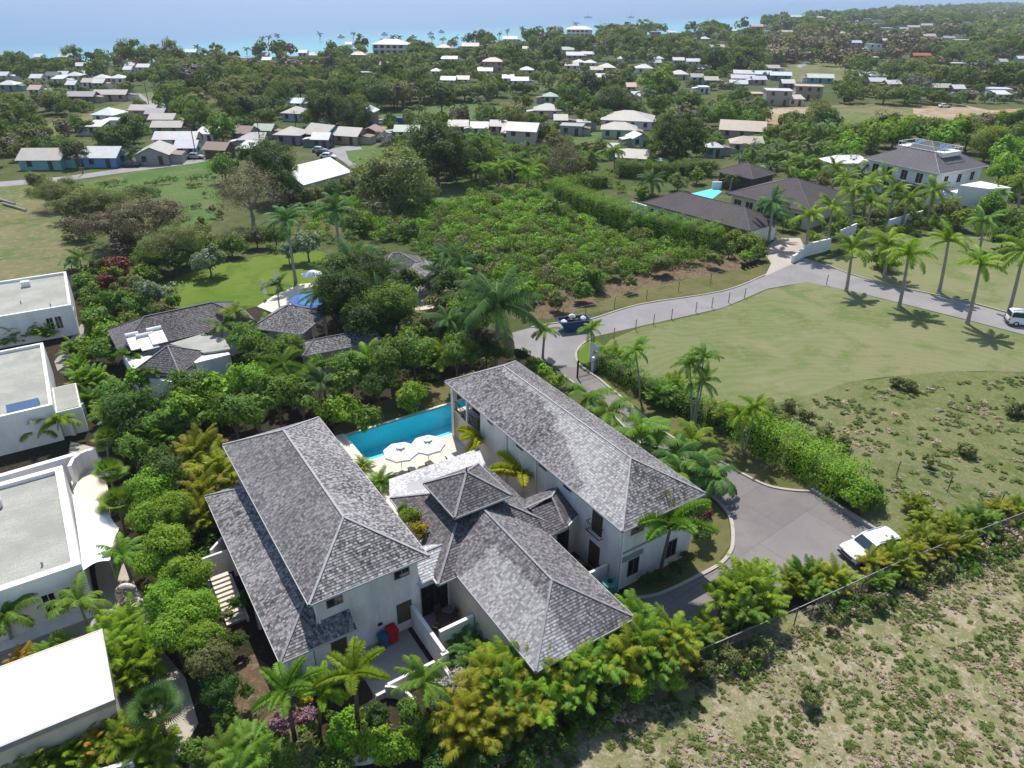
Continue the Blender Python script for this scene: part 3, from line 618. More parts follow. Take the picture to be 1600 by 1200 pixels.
f = [[(9.66, -9.56, 3.84), (17.16, -9.56, 3.84), (13.41, -5.81, 5.88)], [(17.16, -9.56, 3.84), (17.16, .1, 3.84), (15.2, 2.1, 4.9), (13.41, 3.2, 5.88), (13.41, -5.81, 5.88)], [(9.66, -9.56, 3.84), (13.41, -5.81, 5.88), (13.41, 3.2, 5.88), (11.6, 2.1, 4.9), (9.66, .1, 3.84)]]
build_roof(villa, f, [((9.66, -9.56, 3.84), (13.41, -5.81, 5.88)), ((17.16, -9.56, 3.84), (13.41, -5.81, 5.88)), ((13.41, -5.81, 5.88), (13.41, 2.35, 5.88))],
           [((9.66, -.5, 3.84), (9.66, -9.56, 3.84)), ((9.66, -9.56, 3.84), (17.16, -9.56, 3.84)), ((17.16, -9.56, 3.84), (17.16, -.4, 3.84))], mat='shingle_front')
# links to the two wings
lk = [[(7.2, .44, 3.6), (8.5, .44, 3.6), (9.9, 2.1, 4.5), (7.2, 2.1, 4.5)], [(7.2, 3.8, 3.6), (7.2, 2.1, 4.5), (9.9, 2.1, 4.5), (9.3, 3.8, 3.8)]]
build_roof(villa, lk, [((7.3, 2.1, 4.5), (9.9, 2.1, 4.5))], [((7.3, .44, 3.6), (8.3, .44, 3.6))], mat='shingle_sunlit')
lk = [[(17.1, -.35, 3.72), (19.0, -.35, 3.72), (19.2, 1.7, 4.75), (17.0, 1.7, 4.75)], [(18.7, -.2, 3.7), (20.38, .35, 3.75), (20.38, 3.1, 4.5), (19.0, 1.9, 5.0)],
      [(19.0, 1.9, 5.0), (20.38, 3.1, 4.5), (20.38, 3.9, 3.9), (17.2, 3.9, 3.9)], [(17.2, 3.9, 3.9), (17.0, 1.7, 4.75), (19.0, 1.9, 5.0)]]
build_roof(villa, lk, [((18.7, -.2, 3.72), (19.0, 1.9, 5.0)), ((19.0, 1.9, 5.0), (20.38, 3.1, 4.5)), ((16.5, 1.9, 4.9), (19.0, 1.9, 5.0))], [((17.1, -.35, 3.72), (18.8, -.3, 3.72)), ((18.8, -.3, 3.72), (20.3, .35, 3.75))], mat='shingle_dark')
# cupola
f, hp, ev = hip_geo(4.65, 4.65, 6.17, 1.54, 11.08, 2.35); cu = build_roof(villa, f, hp, ev, mat='shingle_dark', capw=.17, name='cupola_roof', cap='ridge_cap')
m = MB(); m.tube([(13.4, 4.67, 7.6), (13.4, 4.67, 7.95), (13.4, 4.67, 8.15)], [.07, .05, .01], 6); m.build('finial', ['metal_dark'], cu)
m = MB(); m.box(11.5, 2.75, 4.6, 15.3, 6.6, 6.06); m.build('cupola_wall', ['frame_dark'], villa)
# hall walls
m = MB(); m.prism([(9.9, -9.3), (16.9, -9.3), (16.9, 0.), (17.4, 8.), (9.7, 9.), (9.7, 1.)], 0, 3.7); m.build('wall', ['stucco_cream'], villa)
m = MB(); m.prism([(7.3, .9), (9.7, .9), (9.7, 3.6), (7.3, 3.6)], 0, 3.45); m.build('wall', ['stucco'], villa)
m = MB(); m.prism([(16.9, .3), (20.4, .6), (20.4, 3.5), (16.9, 3.5)], 0, 3.5); m.build('wall', ['stucco_cream'], villa)
window(villa, 'y', .9, 7.6, 9.5, .1, 2.6, name='patio_door', frame_m='frame_dark', mull=3)
window(villa, 'x', 9.9, -5.2, -3.6, .9, 2.3, name='window'); window(villa, 'x', 9.9, -8.4, -7., .9, 2.3, name='window')
window(villa, 'y', -9.3, 11., 12.4, .9, 2.3, name='window'); window(villa, 'y', -9.3, 14.2, 15.6, .9, 2.3, name='window')
window(villa, 'x', 16.9, -6, -4.6, .9, 2.3, out=1, name='window')
window(villa, 'y', .45, 17.6, 19.6, .1, 2.6, name='patio_door', frame_m='frame_dark', mull=1)
# porch posts at the pool side
for a in (11.4, 14.0, 16.6, 18.9): m = MB(); m.box(a, 12.6, 0, a+.25, 12.85, 2.7); m.build('column', ['stucco'], villa)
# --- patio, pool
m = MB()
T = 0.08
def slab(x0, y0, x1, y1, z=T): m.box(x0, y0, -.05, x1, y1, z)
slab(7.35, 9.2, 20.4, 20.25); slab(7.35, 20.25, 11.7, 25.9); slab(24.7, 14, 26.2, 25.9); slab(7.35, 4, 9.6, 9.2)
slab(11.7, 25.35, 24.7, 25.62, .14)
pt = m.build('patio', ['coral_stone']); pt.location = VO; pt.rotation_euler = (0, 0, VY); tag(pt, kind='structure')
pool = thing('swimming_pool', 'long turquoise swimming pool behind the two white parasols', 'swimming pool', tuple(VL(11.7, 20.25)), VY)
m = MB(); W_, D_, dp = 13., 5.1, 2.3                                   # shell, seen through the water
m.poly([(0, 0, -dp), (W_, 0, -dp), (W_, D_, -dp), (0, D_, -dp)])
m.poly([(0, D_, -dp), (W_, D_, -dp), (W_, D_, .06), (0, D_, .06)]); m.poly([(0, 0, .06), (W_, 0, .06), (W_, 0, -dp), (0, 0, -dp)])
m.poly([(0, 0, -dp), (0, D_, -dp), (0, D_, .06), (0, 0, .06)]); m.poly([(W_, 0, .06), (W_, D_, .06), (W_, D_, -dp), (W_, 0, -dp)])
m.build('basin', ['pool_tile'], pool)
m = MB(); m.poly([(0, 0, -.06), (W_, 0, -.06), (W_, D_, -.06), (0, D_, -.06)], 0, [(0, 0)]*4); m.build('water', ['pool_water'], pool)
m = MB(); m.box(-.3, D_, 0, W_, D_+.22, .12); m.box(-.3, -.0, .08, 0, D_, .12); m.box(0, -.25, .085, W_, 0, .12); m.build('coping', ['white_render'], pool)
# parasols
def parasol(a, b, label, rot):
    t = thing('parasol', label, 'parasol', tuple(VL(a, b, T)), VY+rot, 'parasols by the pool')
    m = MB(); m.tube([(0, 0, 0), (0, 0, 2.95)], .025, 8); m.build('pole', ['wood_mid'], t)
    m = MB(); m.tube([(0, 0, 0), (0, 0, .08)], .28, 12); m.build('base', ['galv'], t)
    m = MB(); n = 8; R = 1.55
    rim = [(R*math.cos(2*math.pi*k/n), R*math.sin(2*math.pi*k/n), 2.25) for k in range(n)]
    for k in range(n):
        a_, b_ = Vector(rim[k]), Vector(rim[(k+1) % n]); top = Vector((0, 0, 2.85)); mid = (a_+b_)/2*.985; mid.z = 2.27
        am, bm = a_.lerp(top, .5), b_.lerp(top, .5); mm = (am+bm)/2; mm.z -= .05; am.z += .04; bm.z += .04
        m.poly([a_, mid, mm, am]); m.poly([mid, b_, bm, mm]); m.poly([am, mm, top]); m.poly([mm, bm, top])
        m.poly([a_, a_-Vector((0, 0, .18)), mid-Vector((0, 0, .18)), mid]); m.poly([mid, mid-Vector((0, 0, .18)), b_-Vector((0, 0, .18)), b_])
    c = m.build('canopy', ['canvas_white'], t)
    m = MB(); 
    for k in range(n):
        p, q = Vector((0, 0, 3.0)), Vector((.42*math.cos(2*math.pi*(k+.5)/n), .42*math.sin(2*math.pi*(k+.5)/n), 2.83)); q2 = Vector((.42*math.cos(2*math.pi*(k+1.5)/n), .42*math.sin(2*math.pi*(k+1.5)/n), 2.83)); m.poly([p, q, q2])
    m.build('vent', ['canvas_white'], c)
    m = MB(); m.tube([(0, 0, 2.98), (0, 0, 3.1)], [.05, .02], 6); m.build('finial', ['metal_dark'], c)
    m = MB()
    for k in range(n): m.bar((0, 0, 2.5), Vector(rim[k])*.6+Vector((0, 0, 1.05)), .02, .02)
    m.build('ribs', ['wood_mid'], t)
parasol(13.65, 16.95, 'white octagonal parasol by the pool, the one nearer the left wing of the villa', .1)
parasol(16.2, 16.7, 'white octagonal parasol by the pool, the one nearer the right wing of the villa', .3)
def lounger(a, b, rot, label):
    t = thing('sun_lounger', label, 'sun lounger', tuple(VL(a, b, T)), VY+rot, 'sun loungers on the pool deck')
    m = MB(); m.bar((-.3, 0, .3), (-.3, 1.9, .3), .05, .08); m.bar((.3, 0, .3), (.3, 1.9, .3), .05, .08); m.bar((-.3, 0, .3), (.3, 0, .3), .05, .06); m.bar((-.3, 1.9, .3), (.3, 1.9, .3), .05, .06); m.build('frame', ['wood_dark'], t)
    for x in (-.28, .28):
        for y in (.15, 1.75): q = MB(); q.box(x-.03, y-.03, 0, x+.03, y+.03, .28); q.build('leg', ['wood_dark'], t)
    m = MB(); m.box(-.3, .7, .34, .3, 1.9, .44); m.build('cushion', ['stucco'], t)
    m = MB(); T2 = Matrix.Translation((0, .7, .36))@Matrix.Rotation(R_(-50), 4, 'X'); m.box(-.32, -.78, 0, .32, 0, .07, 0, T2); m.build('backrest', ['wood_dark'], t)
nm = ['first', 'second', 'third', 'fourth']
for i, a in enumerate((12.3, 14.3, 16.3, 18.1)):
    lounger(a, 15.0-.05*i, (.12, -.08, .1, -.05)[i], 'dark wooden sun lounger with raised back beside the parasols, %s from the left' % nm[i])
# --- front courtyard of the left wing
m = MB(); m.box(2.2, -3.6, 0, 6.2, .55, .05); cy = m.build('courtyard_paving', ['paving_grey']); cy.location = VO; cy.rotation_euler[2] = VY; tag(cy, kind='structure')
def vthing(name, label, cat, mats, fn, part=None, group=None):
    m = MB(); fn(m); o = m.build(name, mats); o.location = VO; o.rotation_euler[2] = VY; tag(o, label, cat, group); return o
vthing('garden_wall', 'tall white courtyard wall running forward from the corner of the left wing', 'wall', ['stucco'],
       lambda m: (m.box(6.55, -4.0, 0, 6.8, .5, 2.0), m.box(6.2, -8.0, 0, 6.42, -4.0, 1.5), m.box(6.42, -4.2, 0, 6.9, -3.95, 1.9)))
vthing('garden_wall', 'low white wall closing the front courtyard below the red bin', 'wall', ['stucco'],
       lambda m: (m.box(3.0, -3.65, 0, 6.2, -3.45, .95), m.box(2.2, -3.65, 0, 3.0, -3.45, .5)))
vthing('garden_wall', 'short white wall with sunlit top beside the shaded sitting patio', 'wall', ['white_render'],
       lambda m: (m.box(7.2, -2.5, 0, 9.7, -2.25, 1.9),))
vthing('garden_wall', 'curved low white wall among the front shrubs below the villa', 'wall', ['stucco'],
       lambda m: [m.bar((1.2+2.6*math.cos(t), -5.2+2.0*math.sin(t), .5), (1.2+2.6*math.cos(t+.16), -5.2+2.0*math.sin(t+.16), .5), .16, 1.0) for t in np.arange(-2.4, .8, .15)])
vthing('garden_wall', 'white wall between the villa wings beside the green water tank', 'wall', ['stucco'],
       lambda m: (m.box(17.3, -3.4, 0, 20.3, -3.2, 1.8), m.box(19.0, -3.2, 0, 19.2, -.6, 1.0)))
t = thing('water_tank', 'round green water tank in the gap beside the right wing wall', 'water tank', tuple(VL(19.5, -4.6)))
m = MB(); m.tube([(0, 0, .02), (0, 0, 1.5), (0, 0, 1.6)], [.55, .55, .3], 16); m.build('tank', ['tank_green'], t, smooth=False)
m = MB(); m.tube([(0, 0, 1.6), (0, 0, 1.68)], .2, 12); m.build('lid', ['metal_dark'], t)
def wheelie(loc, yaw, matn, label, group=None, s=1.):
    t = thing('wheelie_bin', label, 'bin', loc, yaw, group)
    m = MB(); b = [(-.26, -.3), (.26, -.3), (.26, .3), (-.26, .3)]
    lo = [(x*.8, y*.8, .08) for x, y in b]; hi = [(x, y, .95) for x, y in b]
    for i in range(4): m.poly([lo[i], lo[(i+1) % 4], hi[(i+1) % 4], hi[i]])
    m.poly(lo[::-1]); m.box(-.29, -.33, .93, .29, .33, .97); m.build('body', [matn], t)
    m = MB(); m.box(-.3, -.34, .975, .3, .32, 1.03); m.bar((-.25, .38, 1.0), (.25, .38, 1.0), .04, .04); m.build('lid', [matn], t)
    for x in (-.24, .24): m = MB(); m.tube([(x-.03, .28, .1), (x+.03, .28, .1)], .1, 10); m.build('wheel', ['tyre'], t)
    t.scale = (s, s, s)
wheelie(tuple(VL(4.95, .05, .05)), VY, 'bin_red', 'bright red wheelie bin against the shaded front wall', s=1.15)
wheelie(tuple(VL(4.3, -.02, .05)), VY+.3, 'bin_blue', 'dark blue wheelie bin left of the red one')
# patio furniture
m = MB(); m.box(7.0, -2.2, 0, 9.8, .9, .05); o = m.build('sitting_patio', ['paving_grey']); o.location = VO; o.rotation_euler[2] = VY; tag(o, kind='structure')
t = thing('patio_table', 'dark round patio table on the shaded sitting patio', 'table', tuple(VL(8.4, -.6, .05)), VY)
m = MB(); m.tube([(0, 0, .70), (0, 0, .74)], .5, 16); m.build('table_top', ['wood_dark'], t)
for k in range(4): q = MB(); a = k*math.pi/2+.4; q.bar((.35*math.cos(a), .35*math.sin(a), 0), (.3*math.cos(a), .3*math.sin(a), .7), .05, .05); q.build('leg', ['wood_dark'], t)
def chair(a, b, rot, label):
    t = thing('patio_chair', label, 'chair', tuple(VL(a, b, .05)), VY+rot, 'patio chairs')
    m = MB(); m.box(-.24, -.24, .42, .24, .24, .47); m.build('seat', ['wood_dark'], t)
    m = MB(); T2 = Matrix.Translation((0, .22, .45))@Matrix.Rotation(R_(-12), 4, 'X'); m.box(-.24, 0, 0, .24, .04, .5, 0, T2); m.build('backrest', ['wood_dark'], t)
    for x in (-.21, .21):
        for y in (-.21, .21): q = MB(); q.box(x-.02, y-.02, 0, x+.02, y+.02, .42); q.build('leg', ['wood_dark'], t)
chair(7.7, -.9, 2.2, 'dark patio chair by the wall, left of the round table'); chair(9.15, -.5, -1.5, 'dark patio chair right of the round table'); chair(8.5, .2, 0, 'dark patio chair behind the round table, nearest the glass doors')
# ------------------------------------------------------------------ neighbouring buildings
def flat_house(name, label, cat, pA, pB, z, depth, roofm, side=-1, par=.35, pw=.3, wallm='white_render', wins=(), extra=None):
    """flat-roofed block; A-B is its right-hand edge (back to front) in the photo, the block reaches `depth` to the left of it"""
    A = G(*pA, z); B = G(*pB, z); d = A-B; L = math.hypot(d.x, d.y); yaw = math.atan2(d.y, d.x)-math.pi/2   # local y along the edge going back
    t = thing(name, label, cat, (B.x, B.y, 0), yaw)
    m = MB(); W = depth
    m.box(-W, 0, 0, 0, L, z-par)
    m.build('wall', [wallm], t)
    m = MB(); m.box(-W+pw, pw, z-par, -pw, L-pw, z-par+.03); m.build('roof', [roofm], t)
    m = MB(); m.box(-W, 0, z-par, 0, pw, z); m.box(-W, L-pw, z-par, 0, L, z); m.box(-pw, pw, z-par, 0, L-pw, z); m.box(-W, pw, z-par, -W+pw, L-pw, z); m.build('parapet', [wallm], t)
    for i_ in range(3 if roofm == 'roof_gravel' else 0):
        q_ = (-2.2-i_*3.1, 1.6+(i_*2.7) % max(1., L-3)); m = MB(); m.tube([(q_[0], q_[1], z-par+.02), (q_[0], q_[1], z-par+.4)], .07, 8); m.build('vent_pipe', ['galv'], t)
    m = MB(); m.box(-5.2, L-3.2, z-par+.04, -4.2, L-2.5, z-par+.75); (roofm == 'roof_gravel') and m.build('air_conditioner', ['frame_white'], t)
    for w_ in wins: window(t, *w_)
    return t, L
t, L = flat_house('flat_roofed_house', 'white flat-roofed modern house with grey deck, furthest back on the left edge', 'house', (103, 424), (111, 476), 3.9, 18, 'roof_gravel',
   wins=[('y', 0, -3.0, -2.35, 1.2, 2.7), ('y', 0, -2.1, -1.45, 1.2, 2.7), ('x', 0, 2, 3.2, 1.2, 2.4, 1)])
def solar_flat(loc, yaw, label, par, w=2.2, d=1.0, z=.0):
    m = MB(); m.poly([(0, 0, .12), (w, 0, .12), (w, d, .6), (0, d, .6)]); m.box(0, 0, .0, w, .05, .1); m.box(0, d-.05, 0, w, d, .55)
    o = m.build('solar_panel', ['solar'], par); o.location = loc; o.rotation_euler[2] = yaw
solar_flat((-17, .6, 3.58), 0, '', t, 3.6)
t, L = flat_house('flat_roofed_house', 'white flat-roofed house with gravel roof and two blue solar panels, on the left edge', 'house', (67, 535), (82, 632), 3.9, 17, 'roof_gravel',
   wins=[('y', 0, -9.0, -7.8, 1.0, 2.4), ('x', 0, 4.2, 5., 1.2, 2.2, 1)])
solar_flat((-3.6, .5, 3.6), 0, '', t, 2.6); solar_flat((-7.2, .5, 3.6), 0, '', t, 2.6)
m = MB(); m.box(0.02, .6, 0, 2.1, 6.2, 2.7); m.build('annexe', ['white_render'], t)
m = MB(); m.box(.12, .75, 2.72, 2.0, 6.05, 2.75); m.build('annexe_roof', ['roof_gravel'], t)
t, L = flat_house('flat_roofed_house', 'white flat-roofed house with gravel roof, its side touched by the sail awning', 'house', (97, 727), (126, 881), 4.0, 15, 'roof_gravel', pw=.55,
   wins=[('y', 0, -2.7, -2.0, .9, 2.5), ('y', 0, -1.75, -1.05, .9, 2.5), ('y', 0, -9., -7.5, .9, 2.5), ('y', 0, -12.5, -11.0, .2, 2.5)])
m = MB(); m.box(-15, -.02, 2.9, 0.0, 0, 3.0); m.box(-15, -.9, 0.0, 0, -.0, .12); m.build('ledge', ['white_render'], t)
# curved terrace wall and white terrace at the awning
P = [G(x, y, 2.6) for x, y in ((108, 728), (114, 716), (124, 708), (136, 703), (150, 701))]
m = MB()
for i in range(len(P)-1):
    a, b = P[i], P[i+1]; m.bar((a.x, a.y, 1.6), (b.x, b.y, 1.6), .3, 2.0)
a, b = G(150, 701, 2.6), G(161, 720, 2.6); m.bar((a.x, a.y, 1.3), (b.x, b.y, 1.3), .2, .9)
a, b = G(-60, 760, 2.6), G(120, 708, 2.6); m.bar((a.x, a.y, 1.3), (b.x, b.y, 1.3), .5, 2.6)
tag(m.build('terrace_wall', ['white_render']), 'curved white terrace wall above the sail awning, behind the gravel-roofed house', 'wall')
m = MB(); Q = [G(x, y, .8) for x, y in ((108, 740), (150, 716), (160, 725), (170, 770), (165, 800), (120, 790))]
m.prism([(q.x, q.y) for q in Q], 0, .8); tag(m.build('terrace', ['coral_stone']), kind='structure')
# sail awning
aw = thing('sail_awning', 'bright white stretched sail awning beside the gravel roof', 'awning', (G(150, 830, 2.6).x, G(150, 830, 2.6).y, 0))
bx_, by_ = aw.location.x, aw.location.y
C4 = [G(113, 772, 3.1), G(163, 782, 3.0), G(186, 826, 2.3), G(172, 876, 2.9), G(130, 891, 3.2)]; m = MB(); cen = G(146, 832, 2.75)
n = 8
def edge(a, b, k): 
    t_ = k/n; p = a.lerp(b, t_); q = p.lerp(cen, .09*math.sin(math.pi*t_)); return q
for i in range(5):
    a, b = C4[i], C4[(i+1) % 5]
    if i == 4: b = C4[0]
    for k in range(n):
        p, q = edge(a, b, k), edge(a, b, k+1)
        if i == 4: p, q = a.lerp(b, k/n), a.lerp(b, (k+1)/n)
        pm, qm = p.lerp(cen, .5), q.lerp(cen, .5); pm.z -= .05; qm.z -= .05
        off = Vector((bx_, by_, 0)); m.poly([p-off, q-off, qm-off, pm-off]); m.poly([pm-off, qm-off, cen-off])
m.build('canvas', ['canvas_white'], aw, smooth=True)
for i in (1, 2, 3): m = MB(); p = C4[i]-Vector((bx_, by_, 0)); m.tube([(p.x, p.y, 0), (p.x, p.y, p.z+.1)], .05, 6); m.build('post', ['galv'], aw)
# big white membrane roof bottom left
t, L = flat_house('flat_roofed_house', 'long building with plain bright white roof, cut by the bottom left corner', 'building', (157, 983), (176, 1092), 3.4, 15, 'roof_white', par=.06, pw=.1, wallm='stucco_cream')
m = MB(); m.box(-15.1, -.12, 3.05, .1, 0, 3.42); m.box(0, 0, 3.05, .1, L, 3.42); m.build('fascia', ['galv'], t)
a, b = G(130, 1212, 1.5), G(208, 1188, 1.5); m = MB(); m.bar((a.x, a.y, .75), (b.x, b.y, .75), .25, 1.5); tag(m.build('garden_wall', ['white_render']), 'low white wall end at the bottom edge, left of the palms', 'wall')
a, b, c_ = G(118, 600, 0), G(128, 680, 0), G(132, 690, 0)
t = thing('gate_posts', 'white stepped gate posts in the gap right of the middle flat-roofed house', 'gate', (G(122, 665).x, G(122, 665).y, 0))
for k in range(4): m = MB(); m.box(-.2+.18*k, 1.2-1.0*k, 0, .2+.18*k, 1.6-1.0*k, 1.7); m.build('post', ['white_render'], t)
# spherical white garden sculpture left of the round trees
t = thing('garden_sculpture', 'pale stone ring sculpture on the path under the round green trees', 'sculpture', tuple(G(208, 945)))
m = MB(); m.tube([(.75*math.cos(a), 0, .95+.85*math.sin(a)) for a in np.linspace(-.3, 4.2, 20)], list(np.linspace(.1, .3, 20)), 10); m.build('ring', ['coral_stone'], t, smooth=True)
m = MB(); m.tube([(0, 0, .02), (0, 0, .2)], .6, 16); m.build('base', ['coral_stone'], t)
simple('water_blue', (.06, .17, .34), .1, var=.2)
# --- grey-shingled neighbour villa
loc, yaw, W, D = frame((187, 551), (400, 502), 3.7, pC=None, depth=6.4)
nv = thing('villa', 'neighbouring white villa with dark grey shingle roofs and solar water heaters, left of centre', 'villa', loc, yaw)
f, hp, ev = hip_geo(W, 7.2, 3.7, 2.0); build_roof(nv, f, hp, ev, mat='shingle_dark', cap='ridge_dark', trim='ridge_dark', course=.24, capw=.22)
m = MB(); m.prism([(.5, .5), (W-.5, .5), (W-.5, 6.7), (.5, 6.7)], 0, 3.6); m.build('wall', ['white_render'], nv)
for x in (3.2, 9.5, 12.5): window(nv, 'y', .5, x, x+1.2, .9, 2.3)
def nl(px, py, z):                      # photo pixel at height z -> neighbour villa's local frame
    p = G(px, py, z)-Vector((loc[0], loc[1], 0)); c, s = math.cos(yaw), math.sin(yaw); return Vector((p.x*c+p.y*s, -p.x*s+p.y*c, z))
Lc, Fc, Rc, Ap = nl(210, 578, 3.5), nl(281, 584.5, 3.5), nl(327, 550, 3.5), nl(262, 540, 5.4)
Bc = Lc+Rc-Fc
build_roof(nv, [[Lc, Fc, Ap], [Fc, Rc, Ap], [Rc, Bc, Ap], [Bc, Lc, Ap]], [(Lc, Ap), (Fc, Ap), (Rc, Ap)], [(Lc, Fc), (Fc, Rc)], mat='shingle_dark', cap='ridge_cap', trim='ridge_dark', course=.24)
cen_ = (Lc+Rc)/2
sh = lambda p, k=.9: (cen_.x+(p.x-cen_.x)*k, cen_.y+(p.y-cen_.y)*k)
m = MB(); m.prism([sh(Lc), sh(Fc), sh(Rc), sh(Bc)], 0, 3.4); m.build('wall', ['white_render'], nv)
# round tower wall with curved parapet, balcony terrace, white flat roofs
m = MB(); c0 = nl(352, 562, 3.9); c1 = nl(335, 556, 3.4); m.box(c1.x-2.2, c1.y-1.0, 0, c1.x+1.4, c1.y+1.8, 3.6); m.build('tower', ['white_render'], nv)
m = MB(); c2 = nl(320, 540, 3.7)
m.prism([tuple(nl(265, 537, 3.9)[:2]), tuple(nl(318, 551, 3.9)[:2]), tuple(nl(360, 545, 3.9)[:2]), tuple(nl(350, 528, 3.9)[:2]), tuple(nl(318, 521, 3.9)[:2])], 3.7, 3.9); m.build('flat_roof', ['roof_gravel'], nv)
m = MB(); m.prism([tuple(nl(193, 556, 3.6)[:2]), tuple(nl(209, 579, 3.6)[:2]), tuple(nl(238, 556, 3.6)[:2])], 0, 3.6); m.build('flat_roof', ['roof_white'], nv)
m = MB(); q = [nl(232, 592, 2.9), nl(290, 599, 2.9), nl(306, 585, 2.9), nl(250, 583, 2.9)]; m.prism([tuple(p[:2]) for p in q], 0, 2.9); m.build('balcony', ['white_render'], nv)
m = MB(); q = [nl(233, 590, 2.95), nl(288, 597, 2.95), nl(302, 586, 2.95), nl(250, 584, 2.95)]; m.prism([tuple(p[:2]) for p in q], 2.9, 2.96); m.build('balcony_floor', ['paving_grey'], nv)
q0 = nl(246, 598, 2.9)
for px, py in ((228, 600), (266, 608), (282, 610)):
    p = nl(px, py, 1.4); d_ = (Fc-Lc).normalized(); m = MB(); T_ = Matrix.Rotation(math.atan2(d_.y, d_.x), 4, 'Z'); T_.translation = Vector((p.x, p.y, 0))
    m.box(-.35, -.25, .8, .35, .12, 1.9, 0, T_); m.tube([T_@Vector((0, -.25, 1.9)), T_@Vector((0, .12, 1.9))], .35, 12); m.build('arched_window', ['glass_dark'], nv)
p = nl(316, 566, 2.6); m = MB(); T_ = Matrix.Rotation(-.5, 4, 'Z'); T_.translation = Vector((p.x, p.y, 0)); m.box(-.3, -.3, 1.7, .3, .1, 2.7, 0, T_); m.build('window', ['glass_dark'], nv)
def heater(px, py, z, label, w=1.3, d=2.1):
    p = G(px, py, z); t = thing('solar_water_heater', label, 'solar heater', (p.x, p.y, p.z), yaw, 'solar water heaters on the grey roof')
    m = MB(); m.poly([(-w/2, 0, .1), (w/2, 0, .1), (w/2, d, .75), (-w/2, d, .75)]); m.poly([(-w/2, 0, .1), (-w/2, d, .75), (-w/2, d, 0), (-w/2, 0, 0)]); m.poly([(w/2, 0, .1), (w/2, 0, 0), (w/2, d, 0), (w/2, d, .75)]); m.poly([(-w/2, 0, 0), (w/2, 0, 0), (w/2, 0, .1), (-w/2, 0, .1)]); m.build('collector', ['roof_white'], t)
    m = MB(); m.tube([(-w/2, d+.2, .85), (w/2, d+.2, .85)], .25, 10); m.build('tank', ['roof_white'], t)
    m = MB(); m.box(-w/2+.1, d-.1, 0, -w/2+.16, d+.3, .8); m.box(w/2-.16, d-.1, 0, w/2-.1, d+.3, .8); m.build('stand', ['metal_dark'], t)
heater(216, 546, 4.2, 'white solar water heater on the grey roof, leftmost of three'); heater(236, 546, 4.1, 'white solar water heater on the grey roof, middle and largest of three', 1.7, 2.0); heater(251, 537, 4.4, 'white solar water heater on the grey roof, rightmost of three', 1.5)
# second hip roof of the neighbour, porch and pool terrace
l2, y2, W2, D2 = frame((392, 512), (471, 522), 3.1, depth=6.)
n2 = thing('pavilion', 'grey shingle hip-roofed pavilion beside the curved blue pool', 'pavilion', l2, y2)
f, hp, ev = hip_geo(W2, 6.6, 3.1, 1.9); build_roof(n2, f, hp, ev, mat='shingle', cap='ridge_dark', course=.24)
m = MB(); m.prism([(.6, .6), (W2-2, .6), (W2-2, 6), (.6, 6)], 0, 3.0); m.build('wall', ['white_render'], n2)
for x, y in ((W2-.4, .4), (W2-.4, 3.2), (W2-.4, 6.2)): m = MB(); m.box(x-.12, y-.12, 0, x+.12, y+.12, 3.0); m.build('column', ['white_render'], n2)
l2, y2, W2, D2 = frame((474, 556), (598, 532), 2.9, depth=3.2)
n3 = thing('carport', 'long low grey shingle roof half hidden behind the garden hedge', 'carport', l2, y2)
f, hp, ev = hip_geo(W2, 3.4, 2.9, .9); build_roof(n3, f, hp, ev, mat='shingle', cap='ridge_dark', course=.24)
m = MB(); m.box(.4, .4, 0, W2-.4, 3.0, 2.8); m.build('wall', ['stucco_cream'], n3)
l2, y2, W2, D2 = frame((588, 428), (668, 422), 3.4, depth=7)
n4 = thing('villa', 'grey-roofed villa half hidden among dark trees behind the tall royal palm', 'villa', l2, y2+.1)
f, hp, ev = hip_geo(W2, 6.0, 3.4, 1.7); build_roof(n4, f, hp, ev, mat='shingle_dark', course=.24)
f, hp, ev = hip_geo(5.5, 11, 3.2, 1.5, W2-3, -8.5); build_roof(n4, f, hp, ev, mat='shingle', course=.24)
m = MB(); m.box(.5, .5, 0, W2-.5, 5.5, 3.3); m.box(W2-2.5, -8, 0, W2+2, 2, 3.1); m.build('wall', ['stucco_cream'], n4)
m = MB(); m.box(W2-4.5, -12.5, 0, W2-.5, -9, 2.6); m.build('wall', ['stucco_cream'], n4)
# neighbour's pool terrace
Q = [G(x, y) for x, y in ((402, 480), (430, 462), (470, 445), (520, 440), (540, 465), (500, 500), (440, 495))]
m = MB(); m.prism([(q.x, q.y) for q in Q], 0, .12); tag(m.build('pool_terrace', ['coral_stone']), kind='structure')
pl = thing('swimming_pool', 'round raised pool with dark blue rim beside the grey hip-roofed pavilion', 'swimming pool', tuple(G(494, 474)))
m = MB(); m.tube([(0, 0, .1), (0, 0, .75)], 3.3, 28); m.build('rim', ['cover_blue'], pl)
m = MB(); m.tube([(0, 0, .76), (0, 0, .8)], 2.8, 28); m.build('water', ['water_blue'], pl)
for i, (x, y) in enumerate(((415, 462), (434, 448))):
    t = thing('parasol', 'closed white parasol on the lawn edge by the round pool, %s of two' % ('left' if i == 0 else 'right'), 'parasol', tuple(G(x, y+6)), 0, 'closed white parasols')
    m = MB(); m.tube([(0, 0, 0), (0, 0, 2.9)], .03, 6); m.build('pole', ['frame_white'], t)
    m = MB(); m.tube([(0, 0, .9), (0, 0, 1.4), (0, 0, 2.7), (0, 0, 3.0)], [.3, .26, .12, .02], 9); m.build('canopy', ['canvas_white'], t)
t = thing('parasol', 'open white parasol above the round blue pool', 'parasol', tuple(G(490, 450)))
m = MB(); m.tube([(0, 0, 2.1), (0, 0, 2.5), (0, 0, 2.7)], [1.5, .7, .02], 8, cap=False); m.build('canopy', ['canvas_white'], t); m = MB(); m.tube([(0, 0, 0), (0, 0, 2.6)], .03, 6); m.build('pole', ['frame_white'], t)
